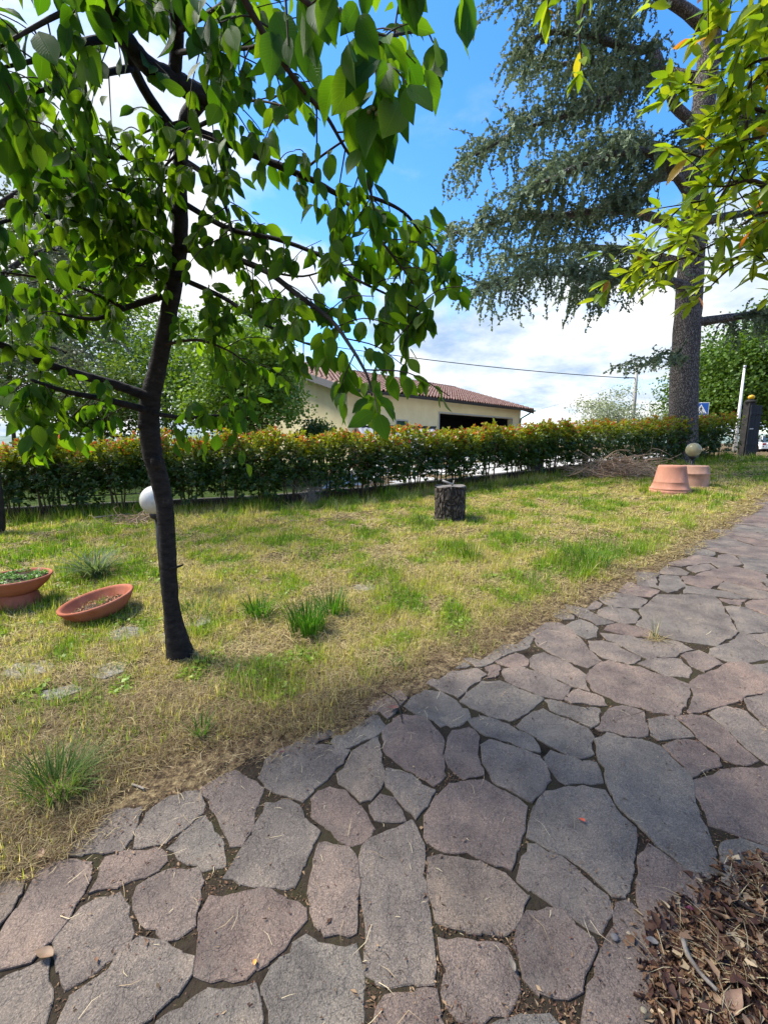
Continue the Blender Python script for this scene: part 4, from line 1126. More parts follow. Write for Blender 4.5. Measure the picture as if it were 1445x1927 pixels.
for gi, g_ in enumerate(GR):
    pts = resample(np.array([P(*p) for p in g_]), 6)
    mb = MB(); mb.tube(pts, (0.0075, 0.0016), n=6, rough=.05, seed=gi); mb.build('branch', m_twig, rt)
    L = np.concatenate([[0], np.cumsum(np.linalg.norm(np.diff(pts, axis=0), axis=1))])
    t = L[-1] * (0.2 if gi not in (6, 7, 8) else 0.45)
    while t < L[-1]:
        i = min(np.searchsorted(L, t), len(pts) - 1); p = pts[i]
        tan = unit(pts[min(i + 1, len(pts) - 1)] - pts[max(i - 1, 0)])
        rleaf(p, tan, .052 + .028 * rng.random())
        if gi not in (6, 7, 8) and rng.random() < 0.60:
            d = unit(tan * .6 + unit(np.cross(tan, rng.normal(size=3))) * .8); ln = .08 + .16 * rng.random()
            tw = resample(np.array([p, p + d * ln * .5, p + d * ln + np.array([0, 0, -.01])]), 4); rtw.tube(tw, (.0022, .0012), n=4, caps=False)
            for k in range(4 + int(ln / .03)):
                rleaf(tw[rng.integers(2, len(tw))], d, .048 + .032 * rng.random())
        t += (0.020 + 0.022 * rng.random()) * (1.7 if gi in (2, 3, 4, 9, 14) else 1.0)
    for k in range(5): rleaf(pts[-1], unit(pts[-1] - pts[-3]), .055 + .03 * rng.random())
for (k, q) in enumerate([(1700, 180), (1700, 330), (1700, 500), (1700, 60), (1700, 560)]):    # limbs from the trunk to the branch ends
    e = P(*q, (1.7, 1.7, 1.8, 1.5, 1.8)[k]); mb = MB(); s_ = RTR[2 + k % 2]
    mb.tube([s_, (s_ + e) / 2 + np.array([0, 0, .12]), e], (.026, .009), n=7, sub=4); mb.build('limb', m_cherry_bark, rt)
e = P(1200, -250, 1.6); mb = MB(); mb.tube([RTR[4], (RTR[4] + e) / 2 + np.array([0, 0, .2]), e], (.024, .009), n=7, sub=4); mb.build('limb', m_cherry_bark, rt)
o = rtw.build('twigs', m_twig, rt); o['kind'] = 'stuff'
def young_col(n):
    c = mixc((0.10, 0.19, 0.014), (0.25, 0.32, 0.026), rng.random(n)); c[rng.random(n) < .015] = (0.30, 0.13, 0.04); return c
place_leaves(rt, rleaves, LA_T, m_rl_obj, m_rl_mesh, young_col)

# ------------------------------------------------------------------ cedar
def bark_plates(name, c0, c1, stretch, scale, bdist=.03):
    m, t, b = new_mat(name)
    tcn = nd(t, 'ShaderNodeTexCoord'); mp = nd(t, 'ShaderNodeMapping'); mp.inputs['Scale'].default_value = stretch
    wn = nd(t, 'ShaderNodeTexNoise', in_Scale=6.0, in_Detail=4.0); t.links.new(tcn.outputs['Object'], wn.inputs['Vector'])
    ad = nd(t, 'ShaderNodeVectorMath', operation='MULTIPLY_ADD'); ad.inputs[1].default_value = (.12, .12, .12)
    t.links.new(wn.outputs['Color'], ad.inputs[0]); t.links.new(tcn.outputs['Object'], ad.inputs[2])
    t.links.new(ad.outputs[0], mp.inputs['Vector'])
    v = nd(t, 'ShaderNodeTexVoronoi', in_Scale=scale, feature='DISTANCE_TO_EDGE'); t.links.new(mp.outputs[0], v.inputs['Vector'])
    n = nd(t, 'ShaderNodeTexNoise', in_Scale=scale * 2.5, in_Detail=8.0, in_Roughness=.7); t.links.new(mp.outputs[0], n.inputs['Vector'])
    c = ramp(t, n.outputs['Fac'], [(.3, c0), (.7, c1)])
    cr = nd(t, 'ShaderNodeMix', data_type='RGBA', blend_type='MULTIPLY'); cr.inputs[0].default_value = 1
    t.links.new(c, cr.inputs[6]); t.links.new(ramp(t, v.outputs['Distance'], [(0.0, .22), (.16, 1.0)]), cr.inputs[7])
    t.links.new(cr.outputs[2], b.inputs['Base Color']); b.inputs['Roughness'].default_value = .9; b.inputs['Specular IOR Level'].default_value = .15
    h = math_node(t, 'ADD', map_range(t, v.outputs['Distance'], 0, .22, 0, 1), math_node(t, 'MULTIPLY', n.outputs['Fac'], .5))
    bp = nd(t, 'ShaderNodeBump', in_Strength=1.0, in_Distance=bdist); t.links.new(h, bp.inputs['Height']); t.links.new(bp.outputs[0], b.inputs['Normal'])
    return m
m_cedar_bark = bark_plates('cedar bark', (.12, .107, .098), (.24, .215, .20), (1, 1, .42), 24.0, .02)
m_needle = leaf_mat('cedar needles', None, trans=0.25, tcol=(1.2, 1.2, .9), rough=0.6, spec=0.2)
T_TUFT = np.array([[-.5, 0, 0], [.5, 0, 0], [0, 1, 0], [0, 0, -.5], [0, 0, .5], [0, .9, .05]])
F_TUFT = np.array([[0, 1, 2], [3, 4, 5]])
def conifer(name, label, trunk_pts, trunk_r, limbs, extra, hang, base_col, tip_col, n_side=1.0, tuft=0.074, seedv=3, spread=1.0, bark=None):
    root = thing(name, label, 'tree')
    mb = MB(); mb.tube(trunk_pts, trunk_r, n=22, rough=0.035, seed=seedv, sub=7); mb.build('trunk', bark or m_cedar_bark, root)
    tp, td, tl, tcl = [], [], [], []
    tw = MB()
    for li, (g_, r0, r1, hg) in enumerate(limbs + extra):
        pts = resample(np.array(g_), 5)
        mb = MB(); mb.tube(pts, (r0, r1), n=8, rough=0.10, seed=li); mb.build('limb', bark or m_cedar_bark, root)
        L = np.concatenate([[0], np.cumsum(np.linalg.norm(np.diff(pts, axis=0), axis=1))])
        t = L[-1] * 0.22
        while t < L[-1] + .01:
            i = min(np.searchsorted(L, t), len(pts) - 1); p = pts[i]; f = t / L[-1]
            tan = unit(pts[min(i + 1, len(pts) - 1)] - pts[max(i - 1, 0)]); hor = unit(np.array([tan[0], tan[1], 0]) + 1e-6)
            perp = np.array([-hor[1], hor[0], 0]) * (1 if rng.random() < .5 else -1)
            sl = (0.45 + 1.15 * rng.random()) * (1.0 - 0.55 * f) * spread
            d = unit(perp * (0.8) + hor * 0.65 + np.array([0, 0, 0.05 - 0.1 * rng.random()]))
            sp_ = np.array([p, p + d * sl * .5 + np.array([0, 0, .02]), p + d * sl + np.array([0, 0, -.12 * sl])]); sp_ = resample(sp_, 4)
            tw.tube(sp_, (.016 * (1 - .5 * f), .004), n=3, caps=False, smooth=False)
            m = max(3, int(sl / .115))
            for k in range(m):
                q = sp_[min(int((k + rng.random()) / m * (len(sp_) - 1)) + 1, len(sp_) - 1)]
                hl = hang * hg * (0.25 + 0.80 * rng.random() ** 1.4)
                dr = unit(d * 0.75 + rng.normal(size=3) * .50 + np.array([0, 0, -0.05]))
                ns = max(4, int(hl / .085))
                cur = q.copy(); dirv = dr.copy(); tint = rng.random()
                for s_ in range(ns):
                    dirv = unit(dirv + np.array([0, 0, -0.20]) + rng.normal(size=3) * .22)
                    nxt = cur + dirv * .09
                    up_ = (.20 if s_ > ns - 3 else 0) + .35 * min(1, max(0, f - .45) * 2)
                    tp.append(cur); td.append(unit(dirv + rng.normal(size=3) * .16)); tl.append(tuft * 1.35); tcl.append(tint * .5 + .3 * rng.random() + up_)
                    if rng.random() < .95:                       # a side twiglet
                        sd_ = unit(dirv * .8 + rng.normal(size=3) * .75); q0 = cur + (nxt - cur) * rng.random()
                        for e_ in range(1 + int(rng.random() * 2.2)):
                            tp.append(q0); td.append(sd_); tl.append(tuft * (.7 + .5 * rng.random())); tcl.append(tint * .5 + .35 * rng.random() + up_); q0 = q0 + sd_ * tuft * .8; sd_ = unit(sd_ + rng.normal(size=3) * .25 + np.array([0, 0, -.12]))
                    cur = nxt
            t += (0.085 + 0.10 * rng.random()) / n_side
    o = tw.build('twigs', bark or m_cedar_bark, root); o['kind'] = 'stuff'
    tp, td, tl, tcl = np.array(tp), np.array(td), np.array(tl), np.clip(np.array(tcl), 0, 1)
    V, F, C, U = scatter(T_TUFT, F_TUFT, None, tp, td, rng.normal(size=td.shape), tl, mixc(base_col, tip_col, tcl), tl * .19)
    o = link('needles', mesh_np('needles', V, F, C, mats=m_needle), root); o['kind'] = 'stuff'
    print(name, 'tufts', len(tp))
    return root
CT = [(1283, 884, 12.5), (1283, 860, 12.5), (1284, 800, 12.5), (1287, 700, 12.5), (1293, 600, 12.5), (1298, 520, 12.5), (1303, 440, 12.5), (1309, 350, 12.5), (1317, 260, 12.5), (1328, 150, 12.5), (1340, 40, 12.5), (1352, -90, 12.5), (1362, -230, 12.5)]
CR = [.50, .39, .362, .343, .325, .31, .297, .28, .26, .25, .21, .16, .09]
def PP(l): return [P(*p) for p in l]
CL = [
 (PP([(1300, 545, 12.4), (1215, 515, 12), (1130, 535, 11.5), (1065, 515, 11), (980, 520, 10.7), (910, 545, 10.4)]), .13, .03, 1.05),
 (PP([(1302, 440, 12.4), (1230, 410, 12), (1150, 395, 11.6), (1060, 405, 11.2), (950, 415, 10.8), (850, 440, 10.4)]), .13, .03, 1.05),
 (PP([(1308, 325, 12.4), (1232, 335, 12.2), (1190, 380, 12), (1160, 396, 11.7)]), .16, .08, .3),
 (PP([(1320, 240, 12.4), (1270, 200, 12.2), (1237, 125, 12), (1150, 180, 11.5), (1080, 212, 11.2), (980, 245, 11), (895, 292, 10.6)]), .13, .025, .95),
 (PP([(1237, 125, 12), (1225, 92, 12), (1190, 95, 11.8), (1120, 70, 11.5), (1040, 60, 11.2), (985, 80, 11)]), .14, .025, .9),
 (PP([(1340, 60, 12.4), (1260, 0, 12), (1180, -30, 11.5), (1060, -40, 11), (960, -20, 10.8)]), .15, .025, .9),
 (PP([(1298, 608, 12.4), (1385, 596, 12.2), (1450, 588, 12), (1560, 600, 11.8)]), .13, .04, .75),
 (PP([(1310, 420, 12.4), (1420, 400, 12.6), (1500, 420, 12.8)]), .13, .03, .7),
 (PP([(1320, 250, 12.4), (1400, 215, 12.4), (1490, 190, 12.5)]), .13, .03, .8),
 (PP([(1335, 120, 12.4), (1420, 60, 12.4), (1500, 30, 12.4)]), .12, .03, .8),
 (PP([(1283, 690, 12.3), (1240, 672, 12.0), (1212, 690, 11.8)]), .03, .01, .30),
]
CE = [
 (PP([(1300, 500, 12.6), (1180, 470, 13.5), (1060, 468, 14), (950, 485, 14.3)]), .13, .03, 1.0),
 (PP([(1315, 300, 12.6), (1200, 270, 13.5), (1080, 300, 14.2), (990, 330, 14.5)]), .13, .03, 1.0),
 (PP([(1328, 150, 12.6), (1180, 120, 13.6), (1060, 120, 14.3), (990, 140, 14.6)]), .12, .03, .9),
 (PP([(1308, 380, 12.4), (1230, 290, 11), (1120, 300, 10), (1020, 345, 9.5)]), .12, .03, .9),
]
conifer('cedar_tree', 'tall cedar with thick grey trunk and drooping blue green branches', PP(CT), CR, CL, CE, 1.15, (0.040, 0.068, 0.040), (0.20, 0.26, 0.155), n_side=1.5, seedv=4)
# knots and branch collars on the cedar are in the bark relief; a dark old cedar stands at the left edge
LT = PP([(-25, 1016, 6.6), (-12, 990, 6.6), (-18, 900, 6.6), (-30, 800, 6.6), (-45, 600, 6.6), (-60, 300, 6.6), (-80, 0, 6.6)])
LL = [
 (PP([(-45, 560, 6.6), (60, 480, 7.0), (150, 470, 7.4), (230, 500, 7.8)]), .05, .012, .85),
 (PP([(-50, 420, 6.6), (60, 350, 7.0), (140, 345, 7.6), (200, 370, 8)]), .05, .012, .85),
 (PP([(-40, 640, 6.6), (40, 580, 6.4), (110, 570, 6.2), (180, 590, 6.2)]), .05, .012, .75),
 (PP([(-60, 300, 6.6), (0, 280, 6.2), (80, 300, 6.0), (120, 330, 5.9)]), .05, .012, .7),
 (PP([(-35, 720, 6.6), (20, 660, 6.8), (80, 650, 7.0), (130, 665, 7.2)]), .04, .012, .6),
]
conifer('conifer', 'dark old conifer with fine grey green sprays at the left edge of the lawn', LT, [.17, .15, .13, .12, .11, .09, .06], LL, [], 0.75, (0.040, 0.055, 0.035), (0.15, 0.18, 0.11), n_side=1.0, tuft=0.06, seedv=8, spread=.8, bark=bark_material('dark bark', (0.012, 0.010, 0.009), (0.05, 0.043, 0.036), stretch=(1, 1, .4)))
def rebase(root, base):
    """move a thing's Empty to its base without moving its parts"""
    base = Vector([float(v) for v in base])
    for ch in [o for o in scene.objects if o.parent == root]:
        ch.location = Vector(ch.location) - base
    root.location = base
def rebase_leafy(root, base):
    base = Vector([float(v) for v in base])
    for ch in [o for o in root.children]:
        ch.matrix_local = Matrix.Translation(-base) @ ch.matrix_local
    root.location = base
# ------------------------------------------------------------------ hedge of photinia
m_ph = leaf_mat('photinia leaf', None, trans=0.38, tcol=(1.9, 1.7, .5), rough=0.36, spec=0.35)
m_stem = stem_mat('hedge stem', (0.085, 0.068, 0.045))
T_L6 = np.array([[0, 0, 0], [.22, .28, .07], [-.22, .28, .07], [.25, .62, .06], [-.25, .62, .06], [0, 1, -.06], [0, .45, 0]])
F_L6 = np.array([[0, 1, 6], [0, 6, 2], [1, 3, 6], [6, 4, 2], [3, 5, 6], [6, 5, 4]])
def photinia_shrub(seed, w, dpt, h, n, bare):
    r = np.random.default_rng(seed)
    st = MB(); tips = []
    for k in range(5):
        x0, y0 = (r.random(2) - .5) * np.array([w * .45, .16])
        a = np.array([x0, y0, -.06]); b = np.array([x0 * 1.5 + (r.random() - .5) * .14, y0 * 1.4 + (r.random() - .5) * .1, h * .45]); c = np.array([x0 * 2 + (r.random() - .5) * .25, y0 * 1.6 + (r.random() - .5) * .2, h * .9])
        st.tube([a, b, c], (.017, .006), n=6, rough=.08, seed=k, sub=5); tips.append((a, b, c))
        for j in range(6):
            f = .35 + .6 * r.random(); p = b + (c - b) * max(0, (f - .5) * 2) if f > .5 else a + (b - a) * f * 2
            e = p + np.array([(r.random() - .5) * w * .8, (r.random() - .5) * dpt * .8, .12 + .2 * r.random()])
            st.tube([p, (p + e) / 2 + np.array([0, 0, .02]), e], (.006, .002), n=4, caps=False)
    # leaf rosettes at shoot ends through the clipped volume
    m = n // 8
    cx = (r.random(m) - .5) * w * 1.12; cy = (r.random(m) - .5); cy = np.sign(cy) * np.abs(cy * 2) ** .6 * dpt * .5
    topv = h * (0.93 + .10 * np.sin(cx * 7 + seed) * .6 + .05 * (r.random(m) - .5))
    zz = bare * h + (topv - bare * h) * r.random(m) ** .78
    up = r.random(m) < .15; zz[up] = topv[up] + .16 * r.random(up.sum()) ** 1.5
    thin = r.random(m) < np.clip((zz / h - bare) / .22, .25, 1)
    cx, cy, zz, topv, up = cx[thin], cy[thin], zz[thin], topv[thin], up[thin]; m = len(cx)
    ax_ = unit(np.stack([cx * 1.2, cy * 2.2, .25 + .9 * (zz / h)], 1) + r.normal(size=(m, 3)) * .35)
    pos, D, N, S, C = [], [], [], [], []
    f = zz / topv
    for k in range(8):
        sd = unit(np.cross(ax_, r.normal(size=(m, 3))))
        young = sstep(.74, 1.0, f + (r.random(m) - .5) * .16)
        lift = .35 + .9 * young
        pos.append(np.stack([cx, cy, zz], 1) + ax_ * (.055 * (k / 8.0)) + r.normal(size=(m, 3)) * .012)
        D.append(sd + ax_ * lift[:, None]); N.append(ax_ - sd * lift[:, None] + r.normal(size=(m, 3)) * .25)
        S.append(.050 + .042 * r.random(m))
        g = mixc((.016, .045, .008), (.052, .100, .014), r.random(m))
        yng = mixc((.22, .27, .018), (.46, .25, .03), sstep(.98, 1.30, r.random(m) * .75 + .42 * sstep(.94, 1.05, f)))
        red = (r.random(m) < .015) | (up & (r.random(m) < .20)); yng[red] = (.42, .085, .045)
        C.append(g * (1 - young[:, None]) + yng * young[:, None])
    pos, D, N, S, C = np.vstack(pos), np.vstack(D), np.vstack(N), np.concatenate(S), np.vstack(C)
    V, F, C, U = scatter(T_L6, F_L6, None, pos, D, N, S, C)
    return st.mesh('stems', m_stem), mesh_np('foliage', V, F, C, smooth=True, mats=m_ph)
protos = [photinia_shrub(100 + k, .80, .66, 1.42, 4300, b) for k, b in enumerate((.10, .20, .30, .16))]
protos_far = [photinia_shrub(140 + k, .95, .85, 1.30, 3600, b) for k, b in enumerate((.05, .08))]
HL = np.concatenate([[0], np.cumsum(np.hypot(*np.diff(HEDGE, axis=0).T))])
def hedge_at(s): return np.array([np.interp(s, HL, HEDGE[:, 0]), np.interp(s, HL, HEDGE[:, 1])])
def hedge_n(s):
    d = unit(hedge_at(s + .1) - hedge_at(s - .1)); return np.array([-d[1], d[0]]), d
SHRUBS = {5: 'hedge shrub at the left picture edge, beside the dark conifer trunk', 6: 'hedge shrub behind the planted bowl, second from the left edge', 7: 'hedge shrub in line with the tilted bowl and ornamental grass',
 8: 'hedge shrub just left of the cherry trunk above the dead branch', 9: 'hedge shrub hidden behind the cherry trunk and white globe lamp', 10: 'hedge shrub first to the right of the cherry trunk', 11: 'hedge shrub second to the right of the cherry trunk',
 12: 'hedge shrub below the fresh green leafy tree, left of the dead bush', 13: 'hedge shrub touching the left side of the dead grey bush', 14: 'hedge shrub right behind the dead grey bush, before the cream gable', 15: 'hedge shrub below the house corner and its downpipe',
 16: 'hedge shrub under the hanging cherry spray before the shed roof', 17: 'hedge shrub before the right half of the grey shed roof', 18: 'hedge shrub rising directly behind the tree stump', 19: 'hedge shrub behind the right edge of the tree stump',
 20: 'hedge shrub before the middle of the dark veranda', 21: 'hedge shrub below the right end of the house roof', 22: 'airy hedge shrub just left of the dark blue cabinet', 23: 'hedge shrub in front of the dark blue cabinet', 24: 'hedge shrub just right of the dark blue cabinet',
 25: 'dark hedge shrub at the left end of the brushwood heap', 26: 'dark hedge shrub behind the middle of the brushwood heap', 27: 'dark hedge shrub below the utility pole, behind the brushwood', 28: 'dark hedge shrub against the left side of the cedar trunk',
 29: 'dark hedge shrub hidden behind the cedar trunk', 30: 'hedge shrub under the blue crossing sign', 31: 'hedge shrub between the blue sign and the gate pillar'}
s = 0.2; i = 0
while s < HL[-1] + .25:
    n_, d_ = hedge_n(s); p = hedge_at(s) + n_ * .34
    z = float(ground_z(p[0], p[1])); u_, v_ = px_of((p[0], p[1], z + .7))
    farp = u_ > 1085
    pr = protos_far[i % 2] if farp else protos[(i * 7 // 3) % 4]
    if i in SHRUBS:
        lab = SHRUBS[i]
        o = thing('hedge_shrub', lab, 'hedge shrub', (p[0], p[1], z), math.atan2(d_[1], d_[0]) + (math.pi if i % 3 == 1 else 0), 'shrubs clipped into one hedge along the low wall')
        hs_ = (0.97 + .06 * math.sin(i * 2.3)) * (0.95 if u_ < 600 else .87 if u_ > 780 else .89) * (1.0 if not farp else 1.08)
        o.scale = (1, 1, hs_)
        link('stems', pr[0], o); link('foliage', pr[1], o)['kind'] = 'stuff'
    s += 0.66 if not farp else .86; i += 1
# low wall with coping under the hedge, and the wire fence behind
m_conc = noise_mat('old concrete', [(0.3, (0.03, 0.029, 0.024)), (0.55, (0.07, 0.066, 0.055)), (0.75, (0.14, 0.135, 0.115))], scale=6, rough=.9, bump=.5)
m_fence = flat_mat('fence wire green', (.03, .05, .035), rough=.5)
wall = thing('low_wall', 'low concrete kerb wall with flat coping running under the hedge', 'wall')
fence = thing('wire_fence', 'thin dark railing fence standing behind the hedge shrubs', 'fence')
ss = np.arange(0, HL[-1], 1.05)
for k, (a, b) in enumerate(zip(ss[:-1], ss[1:])):
    na, _ = hedge_n(a + .01); nb, _ = hedge_n(b - .01)
    pa, pb = hedge_at(a) + na * .62, hedge_at(b) + nb * .62
    mid = (pa + pb) / 2; za, zb = float(terrain(*pa)), float(terrain(*pb)); L = np.hypot(*(pb - pa)); ang = math.atan2(pb[1] - pa[1], pb[0] - pa[0]); sl = math.atan2(zb - za, L)
    rot = Matrix.Rotation(ang, 3, 'Z') @ Matrix.Rotation(-sl, 3, 'Y')
    mb = MB(); mb.box((mid[0], mid[1], (za + zb) / 2 - .06), (L - .004, .20, .40), rot); mb.build('wall_block', m_conc, wall)
    mb = MB(); mb.box((mid[0], mid[1], (za + zb) / 2 + .162), (L - .012, .27, .04), rot); mb.build('coping', m_conc, wall)
    if k % 2 == 0:
        mb = MB(); mb.tube([(pa[0], pa[1], za + .183), (pa[0], pa[1], za + 1.22)], .022, n=6); mb.build('post', m_fence, fence)
    mb = MB()
    for h_ in (.34, 1.16): mb.tube([(pa[0], pa[1], za + h_), (pb[0], pb[1], zb + h_)], .012, n=5, caps=False)
    for t_ in np.linspace(.06, .94, 9):
        q = pa + (pb - pa) * t_; zq = za + (zb - za) * t_; mb.tube([(q[0], q[1], zq + .34), (q[0], q[1], zq + 1.16)], .005, n=4, caps=False)
    mb.build('railing', m_fence, fence)
# pale yard of the neighbour beyond the hedge
m_yard = noise_mat('pale concrete yard', [(0.3, (0.36, 0.34, 0.31)), (0.6, (0.48, 0.46, 0.42)), (0.8, (0.56, 0.54, 0.50))], scale=1.5, rough=.9, bump=.3, bscale=30)
yv, yf = [], []
na_ = 40; cols = np.linspace([s_ for s_ in np.arange(0, HL[-1], .05) if px_of((*hedge_at(s_), .3))[0] > 575][0], HL[-1] - .5, na_)
for j, off in enumerate((1.0, 2.5, 4.5, 7.5, 12)):
    for s_ in cols:
        n_, _ = hedge_n(s_); p = hedge_at(s_) + np.array([.0, 1.0]) * off
        yv.append((p[0], p[1], float(terrain(p[0], p[1])) + .02))
for j in range(4):
    for k in range(na_ - 1): yf.append((j * na_ + k, j * na_ + k + 1, (j + 1) * na_ + k + 1, (j + 1) * na_ + k))
tag(link('yard', mesh_np('yard', yv, yf, smooth=True, mats=m_yard)), kind='structure')

m_mead = noise_mat('meadow', [(0.3, (0.018, 0.032, 0.008)), (0.55, (0.04, 0.065, 0.014)), (0.75, (0.085, 0.095, 0.03))], scale=3, detail=10, rough=1, bump=.8, bscale=30, bdist=.03, spec=.05)
mv, mf = [], []
mx_ = np.linspace(-40, -1.9, 60); my_ = np.concatenate([np.linspace(0, 8, 24), np.linspace(9, 60, 20)])
for o_ in my_:
    for x_ in mx_:
        y_ = float(np.interp(x_, HEDGE[:, 0], HEDGE[:, 1])) + 1.05 + o_; mv.append((x_, y_, float(terrain(x_, y_)) + .02 + .05 * float(fbm(x_ * .8, y_ * .8, 15, 2))))
for j in range(len(my_) - 1):
    for k in range(59): mf.append((j * 60 + k, j * 60 + k + 1, (j + 1) * 60 + k + 1, (j + 1) * 60 + k))
tag(link('meadow', mesh_np('meadow', mv, mf, smooth=True, mats=m_mead)), kind='structure')
# ------------------------------------------------------------------ house
m_wallp = noise_mat('cream render', [(0.3, (0.66, 0.56, 0.33)), (0.55, (0.74, 0.64, 0.39)), (0.75, (0.78, 0.69, 0.45))], scale=1.3, detail=8, rough=.9, bump=.25, bscale=60, spec=.1)
m_tile = noise_mat('clay roof tile', [(0.25, (0.11, 0.068, 0.056)), (0.42, (0.20, 0.112, 0.090)), (0.58, (0.26, 0.165, 0.135)), (0.75, (0.36, 0.28, 0.24))], scale=5.5, detail=6, rough=.85, bump=.3, spec=.15)
m_gut = flat_mat('dark gutter metal', (.030, .032, .036), rough=.4, metallic=.3)
m_fasc = flat_mat('grey fascia', (.13, .13, .135), rough=.7)
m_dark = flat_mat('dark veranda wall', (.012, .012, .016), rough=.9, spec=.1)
m_shut = flat_mat('green shutter', (.02, .085, .06), rough=.5)
m_frame = flat_mat('pale stone frame', (.42, .41, .38), rough=.8)
HA = np.array([-1.5, 18.0]); HU = np.array([.70, .714]); HU = HU / np.hypot(*HU); HN = np.array([-HU[1], HU[0]])
hrot = math.atan2(HU[1], HU[0]); HZ = float(terrain(3.5, 22)) - .15
house = thing('house', 'cream single storey house with red tiled roof behind the hedge', 'house', (HA[0], HA[1], HZ), hrot)
LW, DW, EV = 15.0, 11.2, 3.70 - HZ      # length, depth, eave height
RISE = 1.72
# local frame: x along the facade, y inward; the front wall is built round its openings
o1, o2, oh = 6.2, 13.86, 3.02 - HZ
w1, w2, wb, wt = 2.9, 3.77, 1.35 - HZ, 2.58 - HZ
TH = .3
def wbox(x0, x1, y0, y1, z0, z1, name='wall', mat=None):
    mb = MB(); mb.box(((x0 + x1) / 2, (y0 + y1) / 2, (z0 + z1) / 2), (x1 - x0, y1 - y0, z1 - z0)); return mb.build(name, mat or m_wallp, house)
mb = MB()
for (x0, x1, z0, z1) in [(0, w1, -.5, EV), (w1, w2, -.5, wb), (w1, w2, wt, EV), (w2, o1, -.5, EV), (o1, o2, oh, EV), (o2, LW, -.5, EV)]:
    mb.box(((x0 + x1) / 2, TH / 2, (z0 + z1) / 2), (x1 - x0, TH, z1 - z0))
mb.build('front_wall', m_wallp, house)
mb = MB()   # gable walls
for x0 in (0.0, LW - TH):
    pr_ = [(TH, -.5), (DW, -.5), (DW, EV), (DW / 2, EV + RISE - .02), (TH, EV + .02)]
    vs = [(x0, a, b) for a, b in pr_] + [(x0 + TH, a, b) for a, b in pr_]; k = len(pr_)
    mb.add(vs, [tuple(range(k)), tuple(range(2 * k - 1, k - 1, -1))] + [(i_, k + i_, k + (i_ + 1) % k, (i_ + 1) % k) for i_ in range(k)])
mb.build('gable_wall', m_wallp, house)
wbox(TH, LW - TH, DW - TH, DW - .01, -.5, EV, 'rear_wall')
mb = MB(); mb.box(((o1 + o2) / 2, 3.0, oh / 2 - .25), (o2 - o1 + .4, .1, oh + .5)); mb.box((o1 - .1, 1.7, oh / 2 - .25), (.2, 2.5, oh + .5)); mb.box((o2 + .1, 1.7, oh / 2 - .25), (.2, 2.5, oh + .5)); mb.box(((o1 + o2) / 2, 1.7, oh + .06), (o2 - o1 + .4, 2.6, .1))
mb.build('veranda', m_dark, house)
mb = MB()
for (x0, x1, z0, z1) in [(o1 - .07, o1, -.5, oh + .07), (o2, o2 + .07, -.5, oh + .07), (o1, o2, oh, oh + .07)]: mb.box(((x0 + x1) / 2, -.012, (z0 + z1) / 2), (x1 - x0, .05, z1 - z0))
mb.build('opening_frame', m_frame, house)
win = link('window', None, house)
mb = MB()
for (x0, x1, z0, z1) in [(w1, w1 + .06, wb, wt), (w2 - .06, w2, wb, wt), (w1 + .06, w2 - .06, wt - .06, wt)]: mb.box(((x0 + x1) / 2, .10, (z0 + z1) / 2), (x1 - x0, .24, z1 - z0))
mb.build('frame', m_frame, win)
mb = MB(); mb.box(((w1 + w2) / 2, .17, (wb + wt) / 2 - .03), (w2 - w1 - .125, .03, wt - wb - .062))
for k in range(22): mb.box(((w1 + w2) / 2, .150, wb + .04 + k * .052), (w2 - w1 - .13, .02, .03), Matrix.Rotation(.5, 3, 'X'))
mb.build('shutter', m_shut, win)
mb = MB(); mb.box(((w1 + w2) / 2, -.04, wb - .03), (w2 - w1 + .16, .2, .06)); mb.build('sill', m_frame, win)
